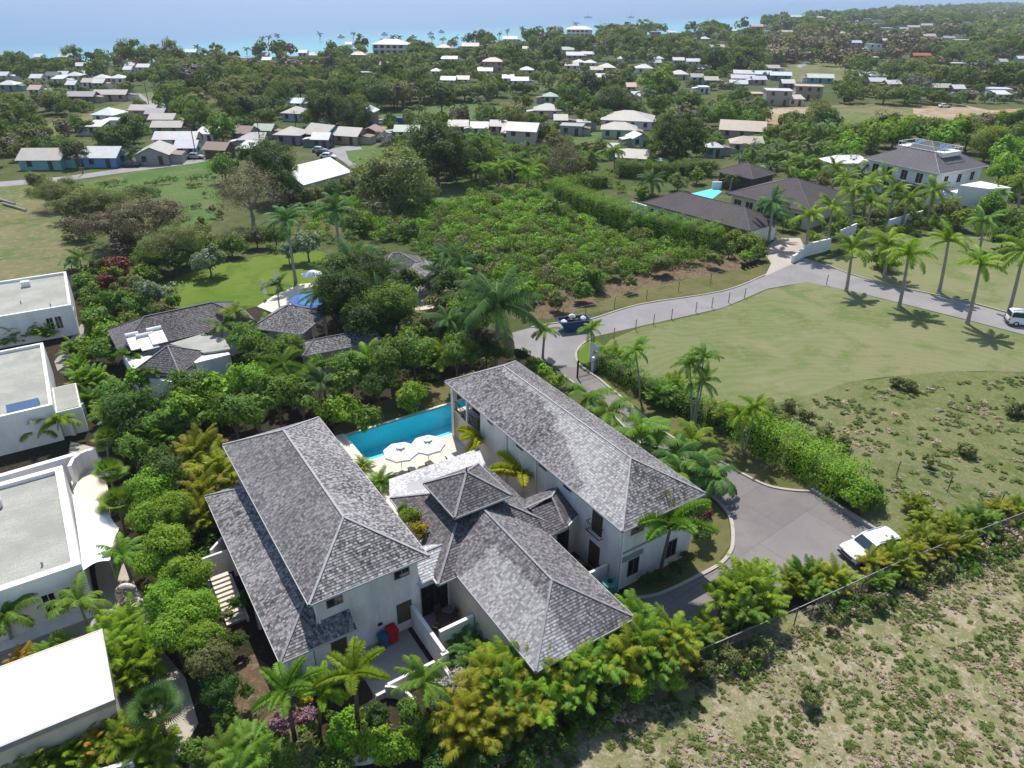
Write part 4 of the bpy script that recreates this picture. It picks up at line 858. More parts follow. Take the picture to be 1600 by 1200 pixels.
# --- brown roofed house upper right
l3, y3, W3, D3 = frame((1004, 316), (1172, 361), 3.3, depth=10)
bh = thing('bungalow', 'large bungalow with dark brown hipped roofs and a small pool, right of centre', 'house', l3, y3)
def bl(px, py, z):
    p = G(px, py, z)-Vector((l3[0], l3[1], 0)); c, s = math.cos(y3), math.sin(y3); return Vector((p.x*c+p.y*s, -p.x*s+p.y*c, z))
f, hp, ev = hip_geo(W3, 9.5, 3.3, 2.2); build_roof(bh, f, hp, ev, mat='shingle_brown', cap='ridge_dark', trim='ridge_dark', course=.3)
m = MB(); m.box(.6, .6, 0, W3-.6, 8.9, 3.2); m.build('wall', ['white_render'], bh)
for x in np.arange(1.2, W3-3, 2.2): window(bh, 'y', .6, x, x+1.1, .7, 2.4)
a = bl(1151, 297, 3.5); b = bl(1268, 332, 3.5); c = bl(1310, 301, 3.5)
f, hp, ev = hip_geo(b.x-a.x, max(8, c.y-b.y), 3.5, 3.2, a.x, min(a.y, b.y)); build_roof(bh, f, hp, ev, mat='shingle_brown', cap='ridge_dark', trim='ridge_cap', course=.3)
m = MB(); m.box(a.x+.8, min(a.y, b.y)+.8, 0, b.x-.8, min(a.y, b.y)+max(8, c.y-b.y)-.8, 3.4); m.build('wall', ['stucco_cream'], bh)
for x in np.arange(a.x+1.5, b.x-3, 2.6): window(bh, 'y', min(a.y, b.y)+.8, x, x+1.6, .3, 2.5)
a2 = bl(1121, 266, 3.3); b2 = bl(1155, 276, 3.3); f, hp, ev = hip_geo(b2.x-a2.x+3, 9, 3.3, 2., a2.x, a2.y-1); build_roof(bh, f, hp, ev, mat='shingle_brown', cap='ridge_dark', trim='ridge_cap', course=.3)
m = MB(); m.box(a2.x+.8, a2.y-.2, 0, b2.x+2.2, a2.y+7.2, 3.2); m.build('wall', ['wood_dark'], bh)
pl = thing('swimming_pool', 'small bright turquoise pool in the court of the brown-roofed bungalow', 'swimming pool', tuple(G(1098, 303)))
Q = [G(x, y)-pl.location for x, y in ((1072, 305), (1118, 294), (1128, 300), (1112, 312), (1088, 312))]
m = MB(); m.prism([(q.x, q.y) for q in Q], 0, .1); m.build('water', ['pool_tile'], pl)
m = MB(); q = G(1118, 296)-pl.location; m.box(q.x-.8, q.y, 0, q.x+1.2, q.y+.5, 1.6); m.build('water_wall', ['white_render'], pl)
def pxwall(name, label, pts, h, w=.25, mat='white_render', hs=None):
    m = MB(); P = [G(*p) for p in pts]
    for i in range(len(P)-1):
        hh = h if hs is None else hs[i]; a, b = P[i], P[i+1]; m.bar((a.x, a.y, hh/2), (b.x, b.y, hh/2), w, hh)
    return tag(m.build(name, [mat]), label, 'wall')
pxwall('boundary_wall', 'long white boundary wall along the front of the brown-roofed bungalow, above the clipped hedge', [(986, 330), (1020, 340), (1060, 352), (1104, 366)], 1.9)
pxwall('gate_wall', 'curved stepped white gate wall right of the pale forecourt', [(1237, 411), (1244, 407), (1253, 402), (1262, 399), (1275, 396), (1287, 393), (1294, 390)], 2., .35, hs=[1.2, 1.5, 1.9, 2.1, 2.1, 2.0])
pxwall('boundary_wall', 'white wall with sloping top between the royal palms, left of the coconut palm', [(1385, 362), (1412, 354), (1444, 345)], 2.2)
pxwall('boundary_wall', 'white wall piece with peaked end behind the left royal palms', [(1310, 377), (1335, 366)], 2.0)
# --- big mansion
l4, y4, W4, D4 = frame((1350, 247), (1468, 272), 6.4, depth=14)
mh = thing('mansion', 'big white two-storey mansion with grey hipped roof and roof terrace, upper right', 'house', l4, y4)
f, hp, ev = hip_geo(W4, 17, 6.4, 4.3); build_roof(mh, f, hp, ev, mat='shingle_grey', cap='ridge_cap', trim='frame_white', course=.35)
m = MB(); m.box(.8, .8, 0, W4-.8, 16.2, 6.3); m.build('wall', ['white_render'], mh)
for x in np.arange(2, W4-2, 3.4):
    window(mh, 'y', .8, x, x+1.4, 3.7, 5.6); window(mh, 'y', .8, x, x+1.4, .5, 2.6)
for y in (3.5, 8, 12.5): window(mh, 'x', W4-.8, y, y+1.3, 3.7, 5.4, 1); window(mh, 'x', W4-.8, y, y+1.3, .6, 2.6, 1)
cx_, cy_ = W4/2, 8.5
m = MB(); m.box(cx_-5.2, cy_-3, 8.4, cx_+5.2, cy_+3, 9.3); m.build('roof_terrace', ['frame_white'], mh)
m = MB()
for s_ in (-1, 1): m.bar((cx_-5.2, cy_+3*s_, 10.1), (cx_+5.2, cy_+3*s_, 10.1), .1, .1); m.bar((cx_+5.2*s_, cy_-3, 10.1), (cx_+5.2*s_, cy_+3, 10.1), .1, .1)
for x in np.arange(-5.2, 5.3, .8):
    for s_ in (-1, 1): m.bar((cx_+x, cy_+3*s_, 9.3), (cx_+x, cy_+3*s_, 10.1), .08, .08)
m.build('balustrade', ['frame_white'], mh)
m = MB(); 
for k in range(6): m.poly([(cx_-3.6+k*1.25, cy_-1.2, 9.4), (cx_-2.5+k*1.25, cy_-1.2, 9.4), (cx_-2.5+k*1.25, cy_+1.6, 10.2), (cx_-3.6+k*1.25, cy_+1.6, 10.2)])
m.build('solar_panel', ['solar'], mh)
m = MB(); m.box(W4-.8, 2, 0, W4+4.5, 8, 3.2); m.prism([(W4+4.5, 0), (W4+9, 2), (W4+10.5, 7), (W4+4.5, 7)], 0, 5.2); m.build('wing', ['white_render'], mh)
m = MB(); m.tube([(W4+1+1.6*math.cos(a), -.4, 2.0+1.6*math.sin(a)) for a in np.linspace(0, math.pi, 12)], .3, 8); m.box(W4-.8, -.6, 0, W4-.4, -.2, 2.1); m.box(W4+2.4, -.6, 0, W4+2.8, -.2, 2.1); m.build('entrance_arch', ['white_render'], mh)
m = MB(); m.box(6.5, -.8, 3.1, 14, .8, 3.35); m.build('canopy', ['shingle_grey'], mh)
t = thing('outbuilding', 'white outbuilding glimpsed between palms left of the mansion', 'house', tuple(G(1327, 275)), .1)
m = MB(); m.box(-5, 0, 0, 5, 5, 3); m.build('wall', ['white_render'], t); f, hp, ev = hip_geo(11, 6, 3, 1.4, -5.5, -.5); build_roof(t, f, hp, ev, mat='roof_white', course=None)
# ------------------------------------------------------------------ village houses
WC = dict(white=(.72, .71, .69), cream=(.58, .50, .38), teal=(.16, .40, .42), blue=(.10, .27, .52), grey=(.34, .33, .32), pink=(.50, .32, .30), tan=(.40, .31, .22), brown=(.13, .08, .06),
          green=(.20, .36, .18), purple=(.27, .24, .30), yellow=(.55, .44, .18), orange=(.55, .28, .14), stone=(.42, .36, .30), slate=(.16, .17, .19), palegreen=(.40, .50, .38), paleblue=(.42, .52, .60))
RC = dict(white=(.60, .60, .60), beige=(.46, .43, .38), grey=(.36, .35, .35), brown=(.22, .15, .11), rust=(.33, .20, .17), red=(.42, .10, .07), green=(.30, .40, .30), blue=(.25, .45, .65), tan=(.50, .41, .32), lilac=(.55, .55, .62), dark=(.10, .10, .11), paleblue=(.62, .70, .80))
WN = dict(palegreen='pale green', paleblue='pale blue')
HOUSES = []     # (px, py, thing) for labels and clearings
def house(px, py, wpx, wall, roof, kind='g', fl=1, yaw=0., dr=.65, note=None, h=None):
    """px,py = middle of the front wall base in the photo; wpx = apparent width"""
    k = pxm(px, py); w = wpx/k*(.9 if py < 150 else 1.); d = max(5., w*dr*1.35); p = G(px, py); hh = (2.5*fl) if h is None else h
    yw = R_(yaw); far = k < 3.2
    t = thing('house', 'x', 'house', (p.x, p.y, 0), yw); t['_w'] = wall; t['_r'] = roof; t['_k'] = kind; t['_fl'] = fl; t['_s'] = w*d
    if note: t['_note'] = note
    c4 = (*WC[wall], 1); r4 = (*RC[roof], 1)
    m = MB(); m.box(-w/2, 0, 0, w/2, d, hh)
    e = .5; rh = min(2.6, d*.24)
    if kind == 'g': m.poly([(-w/2, 0, hh), (-w/2, d, hh), (-w/2, d/2, hh+rh)]); m.poly([(w/2, 0, hh), (w/2, d/2, hh+rh), (w/2, d, hh)])
    if kind == 'v': rh = min(2.2, w*.22); m.poly([(-w/2, 0, hh), (0, 0, hh+rh), (w/2, 0, hh)][::-1]); m.poly([(-w/2, d, hh), (0, d, hh+rh), (w/2, d, hh)])
    o = m.build('wall', ['tint'], t); o.color = c4
    m = MB(); z = hh; sl = rh/(d/2); th = .1
    def slope(pts):
        m.poly(pts, 0, [(p_[0], p_[1]) for p_ in pts]); m.poly([(p_[0], p_[1], p_[2]-th) for p_ in pts][::-1])
    if kind == 'g':
        y0, y1 = -e, d+e; zl = z-sl*e+.06; zr = z+rh+.06
        slope([(-w/2-e, y0, zl), (w/2+e, y0, zl), (w/2+e, d/2, zr), (-w/2-e, d/2, zr)]); slope([(w/2+e, y1, zl), (-w/2-e, y1, zl), (-w/2-e, d/2, zr), (w/2+e, d/2, zr)])
    elif kind == 'v':
        s2 = rh/(w/2); zl = z-s2*e+.06; zr = z+rh+.06
        slope([(-w/2-e, -e, zl), (0, -e, zr), (0, d+e, zr), (-w/2-e, d+e, zl)][::1]); slope([(0, -e, zr), (w/2+e, -e, zl), (w/2+e, d+e, zl), (0, d+e, zr)])
    elif kind == 'h':
        f, hp, ev = hip_geo(w+2*e, d+2*e, z+.05, min(2.2, (min(w, d)/2+e)*.45), -w/2-e, -e)
        for q in f: slope(q)
    elif kind == 's':                       # single slope
        slope([(-w/2-e, -e, z+.05), (w/2+e, -e, z+.05), (w/2+e, d+e, z+1.0), (-w/2-e, d+e, z+1.0)])
    else: m.box(-w/2-.25, -.25, z, w/2+.25, d+.25, z+.3)
    o = m.build('roof', ['tint_roof'], t); o.color = r4
    n = 0 if wpx < 14 else max(2, int(w/3.2)); n = min(n, 5 if not far else 3)
    for f_ in range(fl):
        for i in range(n):
            x = -w/2+w*(i+.5)/n; m = MB(); z0 = .9+2.7*f_; m.box(x-.55, -.06, z0, x+.55, -.005, z0+1.2); m.box(x-.7, -.09, z0-.1, x+.7, -.005, z0-.02)
            if i == n//2 and f_ == 0 and not far: m = MB(); m.box(x-.5, -.06, .05, x+.5, -.005, 2.1); m.build('door', ['wood_dark'], t)
            else: m.build('window', ['glass_dark'], t)
    if not far and kind != 'v':
        m = MB(); m.box(w/2+.005, d*.35, .9, w/2+.06, d*.6, 2.1); m.build('window', ['glass_dark'], t)
    hr = random.Random(int(px*7+py)); q = hr.random()
    if wpx > 15 and q < .6:                  # a lean-to, a tank or a yard wall beside the house
        s_ = hr.choice((-1, 1)); lw = hr.uniform(2., 3.5); ly = hr.uniform(0, d*.4); x0, x1 = sorted((s_*w/2, s_*(w/2+lw)))
        m = MB(); m.box(x0+.02, ly, 0, x1-.02, ly+d*.5, 2.0); o = m.build('lean_to', ['tint'], t); o.color = (*WC[hr.choice(('stone', 'grey', 'white', wall))], 1)
        m = MB(); za, zb = (2.45, 2.05) if s_ > 0 else (2.05, 2.45); m.poly([(x0, ly-.3, za), (x1, ly-.3, zb), (x1, ly+d*.5+.3, zb), (x0, ly+d*.5+.3, za)], 0, [(0, 0), (lw, 0), (lw, d), (0, d)]); m.box(x0, ly-.32, min(za, zb)-.06, x1, ly-.28, min(za, zb)); o = m.build('lean_to_roof', ['tint_roof'], t); o.color = (*RC[hr.choice(('rust', 'grey', 'white', 'brown', roof))], 1)
    HOUSES.append((px, py, t, w, d)); return t
HL = '''65 266 62 teal beige g 1 4 .6
158 262 50 blue white g 1 2 .7
240 258 48 grey beige v 1 10 .9 front
275 232 62 white white g 1 3 .4
292 246 30 paleblue lilac g 1 4 .8
337 249 34 brown brown g 1 -8 .7
322 224 24 white white s 1 0 .5
262 212 44 green beige g 1 2 .35
254 199 36 white beige g 1 2 .35
243 190 26 slate grey g 1 0 .35
224 184 38 tan beige g 1 0 .3
163 193 34 white paleblue h 1 -8 .8
180 203 34 white white f 1 0 .4
150 212 20 white white s 1 0 .6
173 158 48 stone beige g 1 3 .3
127 161 40 slate grey g 1 2 .3
12 143 28 teal white h 1 0 .6
4 127 18 white white g 1 0 .6
55 150 16 white pink g 1 0 .9
57 131 18 white white g 1 0 .6
82 127 20 white dark g 1 0 .6
92 133 18 white white s 1 0 .5
98 126 16 white white g 1 0 .5
115 128 22 white lilac h 1 0 .7
132 124 12 white white g 1 0 .6
138 138 18 white beige g 1 0 .5
158 132 22 white white h 1 0 .6
184 132 22 white white h 1 0 .6
155 139 16 palegreen white g 1 0 .5
112 142 14 palegreen white g 1 0 .5
107 96 30 white white g 1 0 .4
128 111 20 white lilac g 1 0 .5
204 110 14 white white g 1 0 .5
224 113 20 white white g 1 0 .5
200 117 12 white white g 1 0 .5
298 88 18 white white g 1 0 .5
376 222 30 purple brown g 1 -12 .8
392 234 34 grey grey h 1 4 .7
411 217 28 palegreen green g 1 -6 .7
404 232 18 purple grey g 1 0 .7
385 248 22 white white s 1 -10 .7
450 226 40 purple beige h 1 -8 .7
456 190 30 paleblue beige h 1 -12 .9
461 172 22 white paleblue g 1 -8 .4
492 224 44 blue beige g 1 -28 .8
501 232 24 slate white g 1 -4 .8
540 226 40 tan beige g 1 -16 .7
521 206 26 purple grey g 1 -10 .3
578 221 30 brown rust v 1 -6 .8
573 201 24 slate white v 2 -8 .8
636 219 36 white green g 1 0 .5
716 210 28 cream beige g 1 0 .5
749 213 24 white white g 1 0 .5
777 210 22 cream grey g 1 -8 .6
794 221 18 stone tan g 1 -8 .7
813 234 46 cream lilac g 2 -14 .6
560 93 26 stone tan h 1 0 .6
473 89 14 white white g 1 0 .6
410 93 18 paleblue beige g 1 0 .5
417 101 14 white white g 1 0 .4
490 93 12 white beige g 1 0 .6
693 81 24 cream tan h 1 0 .6
735 78 28 tan tan g 1 0 .5
797 66 24 white white g 1 0 .5
681 120 16 white white h 1 0 .6
700 134 24 paleblue white g 1 -6 .6
723 133 20 white beige g 1 -4 .6
770 113 34 tan tan h 2 0 .5
758 119 24 white white g 1 0 .5
794 131 18 white white g 1 0 .6
571 123 22 green green f 1 0 .4
702 99 26 white white g 1 0 .4
600 109 12 white beige g 1 0 .5
823 118 22 grey white h 1 0 .6
812 135 28 white white g 1 0 .4
826 82 20 orange tan g 1 0 .4
887 84 20 palegreen green g 1 0 .6
898 93 28 grey lilac g 1 0 .5
918 91 20 grey lilac g 1 0 .5
893 110 22 white beige g 1 0 .5
905 105 18 white white h 1 0 .6
922 106 20 white white h 1 0 .6
949 114 26 yellow white h 1 0 .7
932 117 20 pink tan g 1 0 .5
947 127 28 orange tan f 1 0 .5
937 129 16 white white g 1 0 .5
1007 115 28 white white h 1 0 .6
970 99 10 white white h 1 0 .6
1030 99 14 white white h 1 0 .7
1023 105 20 white beige g 1 0 .5
1060 101 18 palegreen white g 1 0 .4
1083 103 22 white white g 1 0 .4
1105 115 18 pink beige g 1 0 .8
1062 125 28 palegreen white h 1 0 .6
1089 129 20 palegreen grey g 1 0 .5
1111 134 22 purple beige g 1 0 .6
986 145 14 pink tan g 1 0 .6
1100 147 16 white paleblue f 1 0 .6
993 160 10 white white g 1 0 .6
1024 60 18 grey grey f 2 0 .5
1050 55 14 white white g 1 0 .4
1075 52 8 white white h 1 0 .6
1101 66 16 paleblue white h 1 0 .6
1146 52 10 white white g 1 0 .5
1183 45 20 pink pink g 1 0 .5
1120 79 24 white beige g 1 0 .4
860 162 20 palegreen green h 1 0 .6
856 185 40 cream beige h 1 0 .6
892 212 34 grey grey f 1 -12 .6
876 200 18 pink beige g 1 0 .6
912 206 20 grey beige f 1 0 .6
978 202 78 white beige h 1 -12 .6
966 217 52 palegreen beige h 1 -8 .5
1001 230 26 paleblue white v 1 14 .8
985 262 46 palegreen beige g 1 -16 .6
958 250 14 white white g 1 0 .5
1038 268 26 white paleblue h 1 -12 .6
1115 246 22 teal white h 1 0 .8
1158 217 66 tan tan g 1 -16 .5
1160 240 36 cream tan h 1 -10 .7
1178 238 22 tan beige g 1 0 .6
1162 123 34 white white g 1 -8 .3
1160 131 38 white lilac g 1 -8 .3
1153 140 28 stone white g 1 -8 .3
1192 124 26 blue paleblue g 1 -4 .4
1186 133 22 pink lilac g 1 0 .4
1219 126 34 slate paleblue g 1 -8 .35
1231 139 20 slate white g 1 0 .5
1215 165 38 stone lilac f 2 -8 .6
1262 157 40 tan tan f 2 -10 .45
1183 158 18 tan tan f 1 0 .6
1243 166 22 cream beige s 1 0 .5
1207 114 22 tan beige g 1 0 .4
1281 130 42 teal white g 1 -8 .35
1370 136 26 white lilac g 1 -8 .4
1351 126 18 white white g 1 0 .5
1396 140 24 grey white g 1 10 .5
1470 146 30 green beige g 1 -6 .45
1497 148 18 slate white g 1 0 .5
1560 150 36 white lilac f 1 -8 .5
1566 158 20 white white s 1 0 .4
1366 82 22 white grey f 2 0 .6
1336 78 18 pink lilac g 2 0 .5
1440 93 30 orange red g 1 0 .3
1366 97 14 palegreen white f 1 0 .5
1450 61 26 tan tan g 1 0 .4
1483 64 18 white grey g 1 0 .5
1505 68 26 paleblue white f 1 0 .4
1495 107 26 stone white f 1 0 .4
1567 103 12 white beige g 1 0 .4
1386 48 22 palegreen white f 1 0 .5
1428 46 20 white beige g 1 0 .4
1448 43 20 white beige g 1 0 .4
1412 49 14 grey grey g 1 0 .5
1335 37 14 white lilac g 1 0 .4
1356 36 12 pink white f 2 0 .5
1372 35 16 white white f 1 0 .4
1508 38 18 white white f 1 0 .4
1524 37 8 white white g 1 0 .4
1245 29 22 white white g 1 0 .3
1282 30 8 white white g 1 0 .6
1204 53 16 white white f 1 0 .4
1230 54 18 white beige g 1 0 .4
1313 56 14 white white g 1 0 .5
1595 98 12 paleblue white g 1 0 .5
1380 68 12 white white g 1 0 .5
60 96 12 white white g 1 0 .5
340 85 18 white beige g 1 0 .3
545 75 10 white white g 1 0 .5'''
RC['pink'] = (.50, .36, .34)
for ln in HL.split('\n'):
    a = ln.split(); house(float(a[0]), float(a[1]), float(a[2]), a[3], a[4], a[5], int(a[6]), float(a[7]), float(a[8]))
# the white hall roof, seafront hotels
def hall():
    loc, yw, W, D = frame((474, 289), (550, 268), 3.2, depth=13)
    t = thing('hall', 'long hall with big bright white pitched roof between two dark trees', 'hall', loc, yw)
    f, hp, ev = hip_geo(W, 12, 3.2, 2.6); 
    m = MB()
    m.poly([(0, 0, 3.2), (W, 0, 3.2), (W, 6, 5.6), (0, 6, 5.6)]); m.poly([(W, 12, 3.2), (0, 12, 3.2), (0, 6, 5.6), (W, 6, 5.6)]); m.box(-.1, -.1, 3.0, W+.1, .0, 3.2)
    m.build('roof', ['roof_white'], t)
    m = MB(); m.box(.4, .5, 0, W-.4, 11.5, 3.15); m.poly([(W-.4, .5, 3.1), (W-.4, 11.5, 3.1), (W-.4, 6, 5.5)]); m.poly([(.4, .5, 3.1), (.4, 6, 5.5), (.4, 11.5, 3.1)]); m.build('wall', ['stucco'], t)
    for x in (2, 5, 8, 11): window(t, 'y', .5, x, x+1.3, .9, 2.2)
hall()
def hotel(px, py, wpx, label, fl, roofc='white', hip=False):
    k = pxm(px, py); w = wpx/k*(.9 if py < 150 else 1.); p = G(px, py); t = thing('hotel', label, 'hotel', (p.x, p.y, 0), R_(-3))
    m = MB(); m.box(-w/2, 0, 0, w/2, 12, 3.1*fl); o = m.build('wall', ['tint'], t); o.color = (*WC['white'], 1)
    for f_ in range(fl):
        m = MB(); m.box(-w/2, -1.4, 3.1*f_+3.0, w/2, 0, 3.1*f_+3.15); m.box(-w/2, -1.4, 3.1*f_+3.1, w/2, -1.3, 3.1*f_+4.0) if f_ < fl-1 else None
        m.build('balcony', ['white_render'], t)
        for i in range(int(w/4)):
            x = -w/2+2+i*4; m = MB(); m.box(x-1.1, -.05, .3+3.1*f_, x+1.1, -.01, 2.5+3.1*f_); m.build('window', ['glass_dark'], t)
    m = MB(); f, hp, ev = hip_geo(w+1.5, 14, 3.1*fl, 2.6, -w/2-.75, -1)
    for q in f: m.poly(q)
    o = m.build('roof', ['tint_roof'], t); o.color = (*RC[roofc], 1)
    HOUSES.append((px, py, t, w, 14))
hotel(610, 86, 60, 'white seafront hotel with long white roof behind beach palms, middle of the coast', 2)
hotel(905, 58, 44, 'white flat seafront hotel block with one tall palm beside it, below the two catamarans', 2)
t = thing('shipping_container', 'dark blue shipping container standing in the grass behind the two white cars', 'container', tuple(G(631, 198)))
k = pxm(631, 198); w = 25/k; m = MB(); m.box(-w/2, 0, 0, w/2, 2.4, 2.6)
for i in range(14): m.box(-w/2+w*i/14, -.06, .1, -w/2+w*(i+.5)/14, 0, 2.5)
m.build('body', ['container_blue'], t); m = MB(); m.box(w/2, .1, .1, w/2+.05, 2.3, 2.5); m.build('door', ['container_blue'], t)
# ------------------------------------------------------------------ vehicles
def car_mesh(kind):
    """profile lofted across the width; returns dict part->MB. x forward"""
    if kind == 'suv': L_, Wd = 4.7, 1.86; low = [(-2.3, .45), (-2.35, .75), (-2.3, 1.05), (1.0, 1.05), (1.15, 1.02), (2.05, .92), (2.28, .78), (2.33, .5), (2.28, .32), (-2.25, .32)]; top = [(-2.2, 1.05), (-2.02, 1.62), (-1.6, 1.74), (.15, 1.72), (.45, 1.62), (1.12, 1.05)]
    elif kind == 'van': L_, Wd = 4.7, 1.75; low = [(-2.3, .5), (-2.34, .8), (-2.32, 1.15), (1.5, 1.15), (1.7, 1.1), (2.2, .95), (2.32, .7), (2.33, .4), (2.2, .32), (-2.28, .32)]; top = [(-2.3, 1.15), (-2.22, 1.85), (-1.9, 1.98), (.7, 1.97), (.95, 1.88), (1.75, 1.12)]
    else: L_, Wd = 4.2, 1.7; low = [(-2.05, .4), (-2.08, .7), (-1.9, .92), (1.0, .92), (1.2, .88), (1.95, .74), (2.06, .55), (2.0, .3), (-2.0, .3)]; top = [(-1.75, .92), (-1.2, 1.4), (-.9, 1.46), (.1, 1.45), (.35, 1.38), (1.05, .9)]
    out = {}
    def loft(prof, w0, w1fn):
        m = MB(); n = len(prof); S_ = [-1, -.92, -.6, 0, .6, .92, 1]
        rows = []
        for s in S_:
            k = 1-.06*abs(s)**6
            rows.append([Vector((x*k, s*w1fn(z)/2, z*(1-.012*abs(s)**4))) for x, z in prof])
        for i in range(len(S_)-1):
            for j in range(n):
                m.poly([rows[i][j], rows[i+1][j], rows[i+1][(j+1) % n], rows[i][(j+1) % n]][::-1])
        m.poly(rows[0]); m.poly(rows[-1][::-1]); return m
    out['body'] = loft(low, Wd, lambda z: Wd-(.06 if z < .4 else 0))
    zt = top[0][1]; zh = max(z for x, z in top)
    cab = loft(top, Wd, lambda z: Wd-.06-(z-zt)/(zh-zt)*.26); out['cab'] = cab
    g = MB(); i = .02
    # windscreen + rear window + sides, glued 12 mm proud
    def wy(z): return (Wd-.06-(z-zt)/(zh-zt)*.26)/2
    a, b = top[-1], top[-2]; c, d = top[0], top[1]
    def pane(p, q, sgn):
        z0, z1 = p[1]+.07, q[1]-.03; t0 = (z0-p[1])/(q[1]-p[1]); t1 = (z1-p[1])/(q[1]-p[1])
        x0, x1 = p[0]+(q[0]-p[0])*t0+.025*sgn, p[0]+(q[0]-p[0])*t1+.025*sgn
        g.poly([(x0, -wy(z0)*.88, z0+.015), (x0, wy(z0)*.88, z0+.015), (x1, wy(z1)*.86, z1+.015), (x1, -wy(z1)*.86, z1+.015)])
    pane(a, b, 1); pane(c, d, -1)
    for s in (-1, 1):
        z0, z1 = zt+.06, zh-.14
        x0a = d[0]+(c[0]-d[0])*.7+.12; x1a = a[0]-.32; x0b = d[0]+.15; x1b = b[0]-.15
        m1 = (x0a+x1a)/2
        g.poly([(x0a, s*(wy(z0)+.012), z0), (m1-.05, s*(wy(z0)+.012), z0), (m1-.05, s*(wy(z1)+.012), z1), (x0b, s*(wy(z1)+.012), z1)]); g.poly([(m1+.05, s*(wy(z0)+.012), z0), (x1a, s*(wy(z0)+.012), z0), (x1b, s*(wy(z1)+.012), z1), (m1+.05, s*(wy(z1)+.012), z1)])
    out['glass'] = g
    return out, low, Wd
def vehicle(kind, px, py, yaw, colr, label, group=None, full=True, cat='car'):
    parts, low, Wd = car_mesh(kind); p = G(px, py); t = thing('parked_car' if kind != 'van' else 'van', label, cat if kind != 'van' else 'van', (p.x, p.y, .03), R_(yaw), group)
    pm = 'paint_white' if colr == 'white' else 'tint_gloss'; c4 = dict(white=(.8, .8, .8, 1), blue=(.05, .15, .35, 1), dark=(.02, .02, .025, 1), silver=(.4, .42, .45, 1), grey=(.2, .2, .22, 1), paleblue=(.35, .55, .70, 1)).get(colr, (.5, .5, .5, 1))
    b = parts['body']
    for v_ in (parts['cab'],):
        i = len(b.v); b.v += v_.v; b.f += [tuple(k+i for k in f) for f in v_.f]; b.mi += v_.mi; b.uv += v_.uv
    o = b.build('body', [pm], t); o.color = c4
    parts['glass'].build('window', ['car_glass'], t)
    for x in (-1.4, 1.4):
        for s in (-1, 1):
            m = MB(); m.tube([(x, s*(Wd/2-.2), .33), (x, s*(Wd/2+.02), .33)], .34, 16); wv = m.build('wheel', ['tyre'], t)
            if full: m = MB(); m.tube([(x, s*(Wd/2+.02), .33), (x, s*(Wd/2+.03), .33)], .2, 12); m.build('rim', ['chrome'], wv)
    if full:
        fx = max(x for x, z in low)
        for s in (-1, 1):
            m = MB(); m.box(fx-.2, s*Wd*.36-.2, .68, fx-.02, s*Wd*.36+.2, .84); m.build('headlight', ['lamp_glass'], t)
            m = MB(); m.box(-fx-.03, s*Wd*.42-.1, .75, -fx+.1, s*Wd*.42+.1, 1.0); m.build('tail_light', ['tail_red'], t)
            m = MB(); m.box(.8, s*(Wd/2+.02), 1.02, .98, s*(Wd/2+.2), 1.16) if s > 0 else m.box(.8, -(Wd/2+.2), 1.02, .98, -(Wd/2+.02), 1.16); m.build('mirror', [pm], t)
        m = MB(); m.box(fx-.06, -.55, .55, fx+.015, .55, .72); m.build('grille', ['metal_dark'], t)
        m = MB(); m.box(fx-.1, -Wd*.46, .34, fx+.03, Wd*.46, .48); m.build('bumper', ['metal_dark'], t); m = MB(); m.box(-fx-.04, -Wd*.46, .36, -fx+.1, Wd*.46, .52); m.build('bumper', ['metal_dark'], t)
        m = MB(); zt = 1.76 if kind == 'suv' else 2.0
        for s in (-1, 1): m.bar((-1.6, s*.68, zt), (.1, s*.68, zt), .04, .04)
        if kind == 'suv': m.build('roof_rack', ['galv'], t)
    return t
vehicle('suv', 1357, 866, 200, 'white', 'white estate car parked nose-left on the drive, half hidden by yellow shrubs')
vehicle('van', 1601, 508, -13, 'white', 'white van driving on the palm road at the right edge', None)
for x, y, yw, c, l in ((596, 194, 5, 'white', 'white car parked in the grass left of the blue container, left of two'), (609, 195, 5, 'silver', 'silver-white car parked in the grass right next to the blue container'),
     (206, 261, 3, 'dark', 'small dark car parked at the roadside right of the white-roofed blue house'), (349, 240, 0, 'silver', 'silver car parked beside the brown house at the end of the street'),
     (292, 247, 0, 'blue', 'dark blue car parked on the verge in front of the pale blue house'), (306, 248, 2, 'silver', 'silver car on the verge, right of the dark blue one'), (507, 243, -10, 'dark', 'dark car parked behind the white hall roof'),
     (500, 238, -10, 'silver', 'silver car parked behind the white hall roof, next to the dark one'), (513, 248, -5, 'white', 'white car nearest the white hall roof'), (300, 213, 60, 'dark', 'dark car on the village street above the white roofs'), (305, 208, 60, 'silver', 'silver car in the village street, further up than the dark one'), (289, 203, 60, 'blue', 'blue car by the street beside the long green house'), (1475, 168, 0, 'white', 'white car left of the two beyond the building site'), (1501, 145, 5, 'paleblue', 'pale blue car by the green-walled house'), (1490, 150, 0, 'silver', 'silver car in the yard of the green-walled house')):
    vehicle('car', x, y, yw, c, l, 'parked village cars', False)
k = 0
for x, y, c in ((258, 164, 'silver'), (264, 163, 'white'), (271, 165, 'paleblue'), (256, 169, 'white'), (263, 170, 'paleblue'), (270, 170, 'white'), (260, 175, 'white'), (266, 176, 'paleblue')):
    vehicle('car', x, y, 30+k*7, c, '%s car in the roadside car yard, %s row, %s' % (dict(silver='silver', white='white', paleblue='pale blue')[c], ('back', 'back', 'back', 'middle', 'middle', 'middle', 'front', 'front')[k], ('left', 'centre', 'right', 'left', 'centre', 'right', 'left', 'right')[k]), 'cars in the roadside yard', False); k += 1
